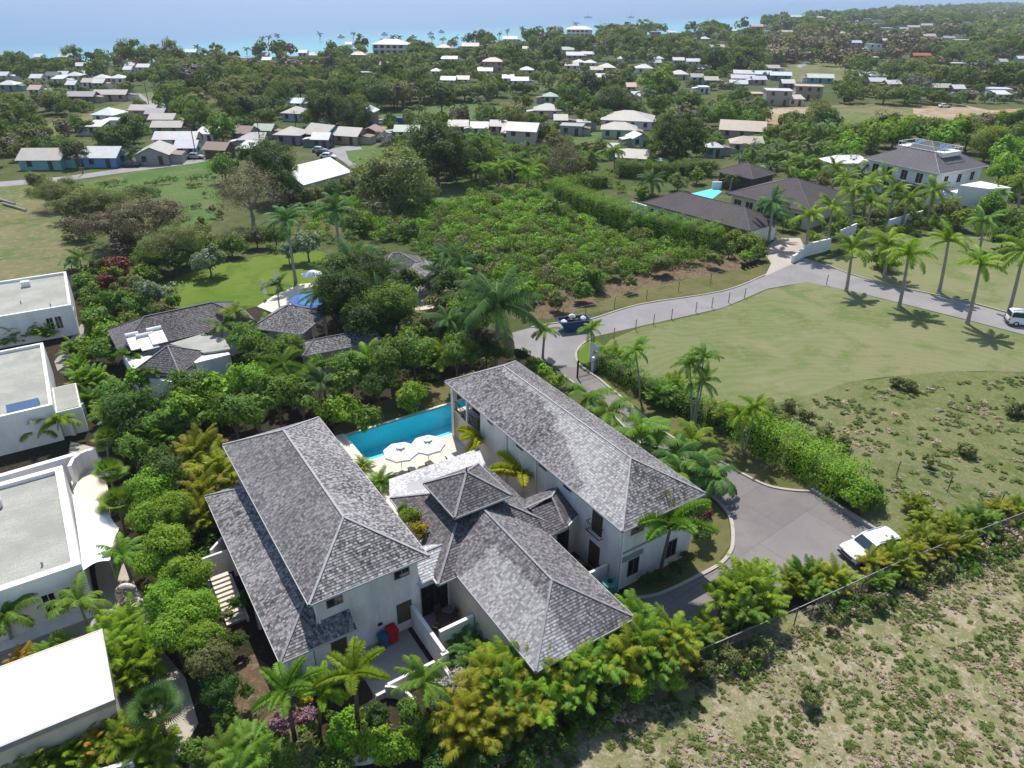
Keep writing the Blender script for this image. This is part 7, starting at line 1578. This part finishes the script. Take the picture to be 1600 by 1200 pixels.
for x, y, s in ((745, 215, 1.3), (770, 222, 1.4), (790, 235, 1.3), (765, 245, 1.4), (800, 250, 1.3), (820, 238, 1.3), (840, 260, 1.3), (735, 235, 1.2), (780, 262, 1.3), (900, 250, 1.2), (925, 245, 1.2), (960, 235, 1.2), (825, 270, 1.2), (750, 262, 1.2)):
    palm(x, y+30, x, y, 'coco', 'palm_green' if x % 3 else 'palm_lime', s=s*.75)
palm(1020, 305, 1018, 282, 'coco', 'palm_deep', 'dark shaggy palm at the left end of the bungalow roof', .95); clump(1003, 300, 'areca', 'palm_green', 1.6)
# scrub land shrubs in the middle, tracing the thicket
rg = random.Random(21)
def inpoly(x, y, P):
    c = False; j = len(P)-1
    for i in range(len(P)):
        if (P[i][1] > y) != (P[j][1] > y) and x < (P[j][0]-P[i][0])*(y-P[i][1])/(P[j][1]-P[i][1]+1e-9)+P[i][0]: c = not c
        j = i
    return c
THICKET = [(545, 330), (600, 325), (690, 325), (780, 305), (845, 310), (935, 366), (1045, 394), (1120, 408), (1040, 420), (960, 440), (900, 455), (850, 475), (780, 470), (730, 440), (690, 410), (640, 385), (560, 370)]
Pw = [G(*p) for p in THICKET]; x0, x1 = min(p.x for p in Pw), max(p.x for p in Pw); y0, y1 = min(p.y for p in Pw), max(p.y for p in Pw)
def bake_masses(spots, name, mat, kind='stuff', leaf=.3, per=90, lobes=5, flat=.5, asp=.7):
    """spots: (x,y,r,h) -> one mesh"""
    g_ = rnd(len(spots))
    S = np.array(spots); n = len(S); k = lobes*per; 
    d = g_.normal(size=(n, lobes, 3)); d[..., 2] = np.abs(d[..., 2])*.7; d /= np.linalg.norm(d, axis=2, keepdims=True)
    C = d*g_.uniform(.35, .75, (n, lobes, 1)); e = g_.normal(size=(n, lobes, per, 3)); e[..., 2] = e[..., 2]*.85+.25; e /= np.linalg.norm(e, axis=3, keepdims=True)
    P = C[:, :, None]+e*(g_.uniform(.25, .52, (n, lobes, 1, 1))*g_.uniform(.5, 1, (n, lobes, per, 1))**.4)
    N = e+g_.normal(size=e.shape)*.45+np.array([0, 0, .3])
    R = S[:, 2][:, None, None, None]*np.ones((1, 1, 1, 3)); R = R.copy(); R[..., 2] = S[:, 3][:, None, None]*.75
    P = P*R; P[..., 0] += S[:, 0][:, None, None]; P[..., 1] += S[:, 1][:, None, None]; P[..., 2] += S[:, 3][:, None, None]*.45
    sz = (S[:, 2][:, None, None]*leaf*np.ones((n, lobes, per))).ravel(); P = P.reshape(-1, 3); N = N.reshape(-1, 3)
    P[:, 2] = np.maximum(P[:, 2], .03)
    if asp < .5: N = np.array([0, 0, 1.])+g_.normal(size=P.shape)*.38
    V, Fq = leaves(P, N, sz, g_, asp); me = npmesh(name, V, Fq, mat); o = bpy.data.objects.new(name, me); col.objects.link(o); return o
sp = {'leaf_mid': [], 'leaf_olive': [], 'leaf_bright': [], 'leaf_thorn': []}
y = y0
while y < y1:
    x = x0
    while x < x1:
        u, v = proj((x, y, 0)); 
        if inpoly(u, v, THICKET) and rg.random() < .9:
            dry = (v-(300+(u-560)*.17))/110
            m = rg.choices(['leaf_mid', 'leaf_bright', 'leaf_olive', 'leaf_thorn'], [4.5, 3.2 if dry < .6 else 1., 2.4, .25+max(0, dry)*1.2])[0]
            if not (dry > .9 and rg.random() < .4): sp[m].append((x+rg.uniform(-1, 1), y+rg.uniform(-1, 1), rg.uniform(1.1, 2.5), rg.uniform(1., 2.8)))
        x += 1.75
    y += 1.75
for m, s in sp.items(): tag(bake_masses(s, 'scrub_thicket', m, leaf=.14, per=72, lobes=6), 'dense low green scrub filling the plot in the middle', 'scrub', kind='stuff')
for x, y, r, m in ((925, 438, 22, 'leaf_mid'), (910, 455, 16, 'leaf_mid'), (960, 420, 14, 'leaf_olive'), (1120, 405, 14, 'leaf_olive'), (1035, 415, 16, 'leaf_olive'), (985, 440, 12, 'leaf_olive'), (870, 470, 16, 'leaf_olive'), (820, 455, 20, 'leaf_bright'), (745, 405, 22, 'leaf_mid'), (640, 360, 18, 'leaf_mid'), (860, 330, 22, 'leaf_mid'), (990, 355, 16, 'leaf_mid'), (1060, 365, 14, 'leaf_mid')): shrub(x, y, r, m, 1.6)
# rough field at the right: low bushes
for x, y, r in ((1205, 640, 14), (1235, 632, 12), (1260, 648, 12), (1222, 658, 12), (1420, 600, 12), (1400, 596, 10), (1590, 640, 16), (1290, 672, 12), (1320, 690, 12), (1510, 700, 14), (1450, 720, 12)): shrub(x, y, r, 'leaf_olive', .7)
ROUGH = [(1185, 645), (1250, 625), (1340, 605), (1600, 590), (1700, 590), (1700, 830), (1600, 800), (1500, 800), (1400, 790), (1370, 760), (1340, 705), (1260, 690), (1200, 660)]
def scatter(poly, step, prob, mats, rr_, hh, name, label, cat, leaf=.2, per=40, lobes=4, seed=3):
    rr = random.Random(seed); Pw = [G(*p) for p in poly]; x0, x1 = min(p.x for p in Pw), max(p.x for p in Pw); y0, y1 = min(p.y for p in Pw), max(p.y for p in Pw); out = {m: [] for m in mats}
    from mathutils import noise as mn
    y = y0
    while y < y1:
        x = x0
        while x < x1:
            xx, yy = x+rr.uniform(-.5, .5)*step, y+rr.uniform(-.5, .5)*step; u, v = proj((xx, yy, 0))
            if inpoly(u, v, poly):
                q = mn.fractal(Vector((xx*.3, yy*.3, seed)), .6, 2., 4)*1.3 if cat == 'grass' else mn.fractal(Vector((xx*.12, yy*.12, seed)), .6, 2., 4)
                if rr.random() < prob*(1+q*3.2): out[rr.choice(mats)].append((xx, yy, rr.uniform(*rr_), rr.uniform(*hh)))
            x += step
        y += step
    for m, s in out.items():
        if s: tag(bake_masses(s, name, m, leaf=leaf, per=per, lobes=lobes, asp=.28 if cat == 'grass' else .7), label, cat, kind='stuff')
scatter(ROUGH, .62, .3, ['grass_weed', 'grass_green', 'grass_green', 'grass_straw'], (.2, .6), (.05, .16), 'rough_grass', 'low tufted bushes and dry grass covering the rough field on the right', 'grass', .75, 24, 3)
SCRUB = [(1850, 740), (1600, 822), (1380, 915), (1240, 980), (1110, 1040), (1000, 1090), (910, 1130), (800, 1180), (650, 1260), (700, 1400), (2000, 1400)]
scatter(SCRUB, .36, .22, ['grass_green', 'grass_green', 'grass_weed'], (.10, .42), (.04, .13), 'grass_tufts', 'green grass tufts and weeds on the straw-coloured scrub field', 'grass', .95, 16, 3, 8)
scatter(SCRUB, .30, .38, ['grass_straw', 'grass_straw', 'grass_green'], (.10, .26), (.05, .14), 'dry_grass', 'dry straw grass covering the scrub field at the bottom right', 'grass', 1.0, 12, 3, 4)
BELT = [(1650, 800), (1600, 818), (1380, 905), (1240, 972), (1110, 1030), (1000, 1080), (910, 1120), (730, 1200), (745, 1235), (930, 1150), (1010, 1110), (1130, 1060), (1250, 1005), (1400, 940), (1620, 850)]
scatter(BELT, .6, .9, ['leaf_olive', 'leaf_mid', 'leaf_olive', 'grass_straw', 'grass_green'], (.4, 1.0), (.35, 1.1), 'undergrowth', 'overgrown weeds along the chain-link fence', 'undergrowth', .26, 34, 4, 5)
UNDER = [(170, 560), (260, 600), (400, 600), (560, 590), (700, 580), (790, 560), (830, 580), (700, 600), (560, 650), (480, 660), (350, 690), (300, 760), (330, 820), (345, 900), (380, 1000), (330, 1100), (300, 1080), (220, 950), (200, 800), (170, 700)]
scatter(UNDER, 1.5, .6, ['leaf_dark', 'leaf_mid'], (.5, 1.1), (.5, 1.6), 'undergrowth', 'dark shrubby undergrowth filling the garden belt behind the left wing', 'undergrowth', .24, 34, 4, 6)
UND2 = [(700, 1150), (760, 1060), (960, 990), (1060, 1000), (1110, 1000), (1000, 1060), (900, 1095), (740, 1180)]
scatter(UND2, 1.2, .6, ['leaf_dark', 'leaf_mid'], (.4, .9), (.4, 1.2), 'undergrowth', 'dark undergrowth between the yellow palms and the fence', 'undergrowth', .26, 34, 4, 7)
UND3 = [(400, 1100), (500, 1120), (640, 1120), (720, 1060), (745, 1130), (700, 1230), (300, 1260), (300, 1180)]
scatter(UND3, 1.1, .75, ['leaf_mid', 'leaf_bright', 'leaf_olive'], (.4, .9), (.4, 1.2), 'undergrowth', 'leafy undergrowth beneath the foxtail palms at the bottom', 'undergrowth', .24, 36, 4, 9)
UND4 = [(120, 430), (250, 420), (270, 490), (180, 520), (165, 600), (120, 560), (135, 500)]
scatter(UND4, 1.5, .7, ['leaf_mid', 'leaf_olive', 'leaf_dark'], (.6, 1.3), (.5, 1.4), 'undergrowth', 'mixed green undergrowth right of the flat-roofed houses', 'undergrowth', .26, 34, 4, 10)
LEFT = [(20, 300), (120, 288), (250, 275), (345, 270), (360, 300), (330, 380), (270, 420), (180, 420), (120, 400), (60, 340)]
scatter(LEFT, 2.2, .22, ['leaf_olive', 'leaf_thorn', 'leaf_mid', 'leaf_olive'], (.7, 2.2), (.5, 2.2), 'low_bushes', 'scattered low bushes between the paddock and the dry field', 'bushes', .22, 40, 4, 12)
MIDL = [(430, 310), (560, 300), (560, 380), (620, 400), (600, 430), (540, 420), (500, 395), (400, 400), (340, 400), (350, 385), (440, 380)]
scatter(MIDL, 1.9, .42, ['leaf_olive', 'leaf_mid', 'leaf_bright'], (.7, 1.7), (.6, 1.8), 'low_bushes', 'green bushes behind the bright lawn, left of the scrub plot', 'bushes', .2, 44, 5, 13)
MIDR = [(700, 290), (860, 262), (960, 262), (980, 300), (880, 310), (860, 300), (760, 310)]
scatter(MIDR, 2.4, .4, ['leaf_bright', 'leaf_mid', 'leaf_lime'], (.8, 1.8), (.6, 1.8), 'low_bushes', 'bright green bushes under the coconut grove', 'bushes', .2, 44, 5, 14)
RT = [(1290, 330), (1600, 290), (1640, 400), (1560, 380), (1500, 365), (1400, 375), (1300, 400)]
scatter(RT, 2., .4, ['leaf_mid', 'leaf_olive', 'leaf_lime', 'leaf_dark'], (.7, 1.6), (.6, 1.8), 'undergrowth', 'garden planting between the avenue palms and the mansion', 'undergrowth', .2, 44, 5, 15)
PW = [(1150, 232), (1210, 212), (1300, 205), (1330, 240), (1340, 262), (1310, 285), (1300, 300), (1250, 285), (1200, 268), (1160, 262)]
scatter(PW, 2.6, .8, ['leaf_mid', 'leaf_olive', 'leaf_bright', 'palm_lime'], (1.3, 2.6), (1.5, 3.6), 'palm_undergrowth', 'dense growth beneath the palms beyond the bungalow', 'undergrowth', .2, 60, 6, 16)
GV = [(1290, 222), (1350, 205), (1480, 198), (1600, 190), (1660, 200), (1660, 320), (1600, 310), (1570, 262), (1530, 232), (1480, 220), (1420, 218), (1350, 240)]
scatter(GV, 3.0, .9, ['leaf_bright', 'leaf_mid', 'leaf_bright', 'leaf_lime'], (2., 3.6), (2.5, 5.), 'grove', 'bright green grove closing round the big mansion', 'woodland', .17, 90, 7, 17)
for x, y, r, m in ((130, 330, 26, 'leaf_olive'), (310, 362, 22, 'leaf_olive'), (290, 400, 26, 'leaf_mid'), (225, 405, 24, 'leaf_mid'), (120, 360, 22, 'leaf_thorn'), (195, 385, 26, 'leaf_thorn'), (310, 380, 22, 'leaf_olive'), (360, 385, 20, 'leaf_mid'), (400, 372, 18, 'leaf_olive'), (430, 368, 18, 'leaf_mid'), (560, 350, 24, 'leaf_mid'), (585, 330, 24, 'leaf_olive'), (60, 285, 18, 'leaf_olive'), (492, 304, 16, 'leaf_olive'), (520, 298, 15, 'leaf_mid'), (548, 288, 15, 'leaf_olive'), (470, 306, 16, 'leaf_deep')): T_(x, y, r, m, 1.8, 'round')
# ------------------------------------------------------------------ wooded countryside towards the coast
CLEAR = [[(120, 285), (330, 248), (355, 290), (340, 330), (130, 310)], [(0, 262), (0, 290), (345, 252), (345, 236)], [(150, 170), (215, 148), (290, 136), (292, 146), (240, 166), (262, 178), (340, 226), (340, 250), (230, 250), (225, 172), (170, 192)], [(215, 142), (285, 134), (292, 150), (232, 156)],
         [(590, 176), (640, 170), (740, 160), (790, 170), (790, 188), (690, 195), (590, 200)], [(530, 232), (600, 222), (640, 240), (600, 262), (545, 262), (500, 250)], [(60, 196), (200, 162), (240, 166), (170, 192), (90, 212)], [(865, 215), (940, 206), (1010, 228), (1000, 245), (900, 243)],
         [(1180, 165), (1300, 160), (1300, 198), (1180, 198)], [(1290, 165), (1470, 165), (1640, 165), (1640, 210), (1380, 216), (1280, 200)], [(1195, 105), (1290, 96), (1310, 118), (1240, 128), (1200, 120)], [(545, 330), (690, 285), (760, 285), (870, 290), (900, 300), (860, 340), (560, 340)], [(960, 255), (1320, 240), (1560, 215), (1660, 300), (1660, 420), (960, 420)],
         [(505, 210), (560, 222), (520, 245), (490, 240)], [(340, 236), (420, 205), (520, 200), (560, 240), (560, 300), (470, 300)], [(1090, 150), (1310, 118), (1310, 160), (1100, 175)]]
HB = [(proj((t.location.x, t.location.y, 0)), t, max(w_, d_)) for (_, _, t, w_, d_) in HOUSES]
HX = np.array([[t.location.x, t.location.y, max(w_, d_)*.62+1.5] for (_, _, t, w_, d_) in HOUSES])
HU = np.array([[*proj((t.location.x, t.location.y, 0)), w_*pxm(*proj((t.location.x, t.location.y, 0))), 3.2*pxm(*proj((t.location.x, t.location.y, 0)))] for (_, _, t, w_, d_) in HOUSES])
PX = np.array([[t.location.x, t.location.y, r*.8] for (_, _, r, t) in PLANTS])
cu = np.array([c[0] for c in COAST]); cv = np.array([c[1] for c in COAST])
rr = random.Random(99); spots = []
from mathutils import noise as mn
y = 118.
while y < 2600:
    st = 6.2 if y < 260 else 8.2 if y < 420 else 11 if y < 700 else 17 if y < 1300 else 34
    x = -(.78*y+25)
    while x < .80*y+30:
        xx, yy = x+rr.uniform(-.5, .5)*st, y+rr.uniform(-.5, .5)*st; u, v = proj((xx, yy, 0)); x += st
        if not (-40 < u < 1640) or v > 318 or v < np.interp(u, cu, cv)+.6: continue
        if v > 262 and u > 130 and not (640 < u < 960 and v < 292) : continue
        if v > 285: continue
        if any(inpoly(u, v, c) for c in CLEAR): continue
        # keep the view of every house front open: nothing on it or just before it
        d = np.hypot(HX[:, 0]-xx, HX[:, 1]-yy-3.)
        if (d < HX[:, 2]*.9+.5).any(): continue
        d = np.hypot(PX[:, 0]-xx, PX[:, 1]-yy)
        if (d < PX[:, 2]).any(): continue
        q = mn.fractal(Vector((xx*.012, yy*.012, 1.)), .7, 2., 4)
        nearh = (np.hypot(HX[:, 0]-xx, HX[:, 1]-yy) < 26).any()
        if rr.random() > (.96 if q > -.15 else .6)-(.30 if nearh and y < 600 else 0): continue
        r = st*rr.uniform(.42, .68)*(1.0 if not nearh else .8); h = min(r*rr.uniform(.85, 1.35), 9.)
        if not nearh and rr.random() < .12: r *= 1.35; h *= 1.4
        h = min(h, 5.5 if y < 500 else 7.5); k_ = pxm(u, v); ok_ = True
        sel = (np.abs(HU[:, 0]-u) < HU[:, 2]*.5+r*k_*.9) & (HU[:, 1] < v) & (HU[:, 1]-HU[:, 3] > v-2.2*h*k_-4)
        for q_ in np.nonzero(sel)[0]:
            hm = (v-(HU[q_, 1]-HU[q_, 3]*.62))/k_/2.0; h = min(h, hm)
        if h < .9: continue
        r = min(r, h*1.5)
        m = rr.choices(['far_leaf', 'far_olive', 'leaf_thorn', 'far_dark', 'leaf_grey', 'far_bright'], [4, 3.+2*(q > .1), .6+1.*(q < -.2), 1.5, .35, 1.8])[0]
        if 1190 < u < 1460 and 62 < v < 108 and rr.random() < .75: m = 'leaf_thorn'
        spots.append((xx, yy, r, h, m, u, v, r*pxm(u, v)))
    y += st*.9
spots.sort(key=lambda s: -s[7]); IND = spots[:110]; REST = spots[110:]
for (x, y, r, h, m, u, v, a) in IND:
    vv = rr.randrange(4); t = thing('tree', 'x', 'tree', (x, y, 0), rr.uniform(0, 6.28)); t['_desc'] = {'far_leaf': 'green', 'far_olive': 'olive', 'leaf_thorn': 'brownish', 'far_dark': 'dark green', 'leaf_grey': 'greyish', 'far_bright': 'light green'}[m]+' '+('broad' if r > 4.2 else 'bushy')+' tree'; t['_px'] = (u, v-a*.6)
    add(crown('round28', vv, m, 28, 110, .15), 'crown', t, (0, 0, h*.95), (0, 0, 0), (r, r, h*.85)); add(trunk_mesh(vv, 'bark', .5), 'trunk', t, (0, 0, 0), (0, 0, 0), (r, r, h*.9))
for m in ('far_leaf', 'far_olive', 'leaf_thorn', 'far_dark', 'leaf_grey', 'far_bright'):
    for lo_, hi_, per, lobes, lf in ((0, 300, 60, 8, .22), (300, 620, 34, 7, .30), (620, 1e9, 18, 5, .42)):
        s = [(a[0], a[1], a[2]*1.15, a[3]*1.5) for a in REST if a[4] == m and lo_ <= a[1] < hi_]
        if s: tag(bake_masses(s, 'woodland', m, leaf=lf, per=per, lobes=lobes), 'wooded countryside of mixed trees between the houses and the sea', 'woodland', kind='stuff')
print('SCATTER', len(spots), 'things', sum(1 for o in bpy.data.objects if o.parent is None))
# ------------------------------------------------------------------ labels that single each thing out
LM = [(50, 255, 'the teal house by the left road'), (158, 250, 'the white-roofed blue house'), (240, 245, 'the grey house by the left road'), (263, 170, 'the car yard'), (163, 185, 'the pale blue pointed roof'), (173, 150, 'the long low beige roof'), (12, 135, 'the far left teal house'), (118, 122, 'the lilac hip roof'), (205, 80, 'the tall shore tree at left'),
      (337, 76, 'the lone small shore tree'), (337, 240, 'the small brown-roofed house'), (380, 210, 'the purple house'), (456, 178, 'the pale blue-grey house'), (487, 205, 'the long blue house'), (510, 265, 'the white hall'), (540, 212, 'the tan house'), (573, 185, 'the two-storey slate house'), (631, 192, 'the blue shipping container'), (610, 78, 'the white seafront hotel'), (472, 84, 'the small shore house'),
      (682, 240, 'the very large dark tree'), (620, 285, 'the wide olive tree'), (705, 125, 'the pale blue far house'), (770, 103, 'the two-storey tan far house'), (735, 70, 'the tan shore house'), (750, 205, 'the middle white house'), (813, 218, 'the two-storey lilac-roofed house'), (905, 50, 'the flat hotel block'), (919, 25, 'the larger catamaran'), (862, 88, 'the dense tree below the hotel block'),
      (949, 108, 'the yellow far house'), (947, 122, 'the orange far house'), (1030, 92, 'the small pointed white roof'), (856, 172, 'the cream hip-roofed house'), (978, 190, 'the wide beige hip roof'), (966, 208, 'the pale green low house'), (1001, 220, 'the white-gabled house'), (985, 252, 'the pale green gabled house'), (1062, 218, 'the large dark tree'), (1158, 205, 'the long tan roof'), (1160, 128, 'the three long white roofs'),
      (1215, 150, 'the unfinished concrete house'), (1281, 124, 'the teal far house'), (1220, 180, 'the orange building site'), (1062, 118, 'the pale green hip-roofed far house'), (1118, 95, 'the dark twin trees'), (1220, 45, 'the right coast houses'), (1366, 75, 'the white block houses'), (1440, 90, 'the red roof'), (1470, 138, 'the green-walled house'), (1432, 132, 'the big grey leafless tree'), (1560, 145, 'the far right white house'), (1500, 185, 'the pale building site'), (1440, 42, 'the houses under the far right woods'), (1505, 62, 'the flat far right house'),
      (1455, 245, 'the big white mansion'), (1545, 280, 'the mansion wing'), (1327, 262, 'the white outbuilding'), (1200, 290, 'the bungalow back roof'), (1080, 325, 'the bungalow front roof'), (1098, 303, 'the bungalow pool'), (1270, 390, 'the stepped gate wall'), (1175, 410, 'the black bins'), (1415, 355, 'the sloping white wall'), (1600, 505, 'the van'), (1405, 470, 'the second avenue palm'), (899, 512, 'the blue skip'), (1095, 600, 'the leaning palm trio'), (1160, 680, 'the yellow palm pair'),
      (1300, 745, 'the bushy hedge'), (1357, 845, 'the white estate car'), (1165, 915, 'the drive mouth'), (1275, 910, 'the middle of the drive edge'), (1490, 820, 'the right end of the fence'), (1105, 775, 'the right wing corner'), (940, 640, 'the right wing back eave'), (990, 870, 'the right wing front wall'), (870, 960, 'the front hip roof'), (800, 1040, 'the front hip roof eave'), (980, 990, 'the front hip roof corner'), (700, 1010, 'the courtyard wall'), (760, 1150, 'the lower end of the fence'), (1000, 1065, 'the middle of the fence'), (1240, 975, 'the fence by the scrub field'), (1500, 870, 'the fence near the right edge'),
      (660, 690, 'the parasols'), (640, 640, 'the pool'), (400, 760, 'the left wing roof'), (330, 770, 'the lower roof corner'), (350, 900, 'the stone steps'), (500, 1040, 'the foxtail palms'), (440, 1120, 'the pink shrubs'), (370, 1160, 'the grassy cycads'), (250, 1110, 'the large fan palm'), (90, 1130, 'the bright white roof'), (190, 1000, 'the tip of the white roof'), (208, 940, 'the ring sculpture'), (155, 830, 'the sail awning'), (135, 705, 'the curved terrace wall'), (50, 600, 'the middle flat-roofed house'), (60, 450, 'the back flat-roofed house'), (60, 950, 'the wall with two windows'),
      (185, 416, 'the red-leaved shrub'), (243, 457, 'the left frangipani'), (325, 407, 'the lone frangipani'), (225, 545, 'the solar water heaters'), (270, 600, 'the neighbour villa balcony'), (350, 560, 'the round tower'), (430, 495, 'the grey pavilion'), (494, 474, 'the round blue pool'), (530, 545, 'the long low grey roof'), (462, 400, 'the tall lawn palm'), (523, 335, 'the full-crowned royal palm'), (635, 430, 'the half-hidden grey villa'), (778, 480, 'the large coconut palm'), (385, 300, 'the leafless paddock tree'), (225, 345, 'the wide thorn tree'), (450, 590, 'the plume palm group'), (610, 560, 'the tall garden belt'), (280, 640, 'the bushy garden corner'), (925, 438, 'the scrub shrubs by the road'), (740, 400, 'the left of the scrub plot'), (1180, 385, 'the bungalow forecourt shrubs'), (800, 245, 'the coconut grove'), (1230, 240, 'the palm wood by the bungalow')]
ORD = ['', 'second nearest', 'third nearest', 'fourth nearest', 'fifth nearest', 'sixth nearest', 'seventh nearest', 'eighth nearest', 'ninth nearest', 'tenth nearest', 'eleventh nearest', 'twelfth nearest', 'thirteenth nearest', 'fourteenth nearest', 'fifteenth nearest']
bag = {}
for px, py, t, w_, d_ in HOUSES:
    if t['label'] != 'x': continue
    wn = WN.get(t['_w'], t['_w']); rn = WN.get(t['_r'], t['_r']).replace('paleblue', 'pale blue')
    sz = 'small ' if t['_s'] < 60 else 'large ' if t['_s'] > 180 else ''
    t['_desc'] = f"{sz}{'two-storey ' if t['_fl'] == 2 else ''}{wn} house with {rn} {'flat' if t['_k'] == 'f' else 'hipped' if t['_k'] == 'h' else 'sloping'} roof"; t['_px'] = (px, py-4)
    if t['_fl'] == 2: t['_desc'] = f"two-storey {wn} house with {rn} roof"
for o in list(bpy.data.objects):
    if o.parent is None and o.get('label') == 'x' and o.get('_desc'):
        x, y = o['_px']; best = None
        for lx, ly, ln in LM:
            d = math.hypot(x-lx, (y-ly)*1.6)
            if best is None or d < best[0]: best = (d, lx, ly, ln)
        d, lx, ly, ln = best; dx, dy = x-lx, y-ly
        rel = 'at' if d < 8 else ('left of' if dx < 0 else 'right of') if abs(dx) > abs(dy)*1.2 else ('beyond' if dy < 0 else 'just before')
        o['_d'] = d; bag.setdefault((o['_desc'], rel, ln), []).append(o)
for (ds, rel, ln), L_ in bag.items():
    L_.sort(key=lambda o: o['_d'])
    for i, o in enumerate(L_):
        s = f"{ds} {rel} {ln}" if i == 0 and len(L_) == 1 else f"{ds} {rel} {ln}, {'nearest' if i == 0 else ORD[min(i, 14)]}"
        if len(s.split()) > 16: s = s.replace('sloping ', '').replace('just before', 'before')
        if len(s.split()) > 16: s = s.replace('small ', '', 1)
        o['label'] = s
        if o.get('group') is None: o['group'] = {'tree': 'trees', 'house': 'houses of the village', 'palm': 'palms', 'shrub': 'garden shrubs', 'cycad': 'cycads'}.get(o['category'], o['category']+'s')
for o in bpy.data.objects:
    for k in [k for k in o.keys() if k.startswith('_')]: del o[k]
# haze of the humid coast air
m = MB(); m.box(-7900, -190, -1.7, 7900, 8900, 130)
hz = NG('haze_air'); hz.t.nodes.remove(hz.b)
pv = hz.n('ShaderNodeVolumePrincipled', {'Color': (.80, .88, 1., 1), 'Density': HAZE}); pv.inputs['Anisotropy'].default_value = .2
hz.t.links.new(pv.outputs[0], hz.out.inputs['Volume']); MAT['haze_air'] = hz.m
if HAZE > 0: tag(m.build('haze', ['haze_air']), kind='stuff')
for o in bpy.data.objects:
    if o.parent is None and o.get('label') and len(o['label'].split()) > 16: print('LONG', o.name, o['label'])
print('SCATTER', len(spots), 'tris', sum(len(m_.polygons) for m_ in bpy.data.meshes))
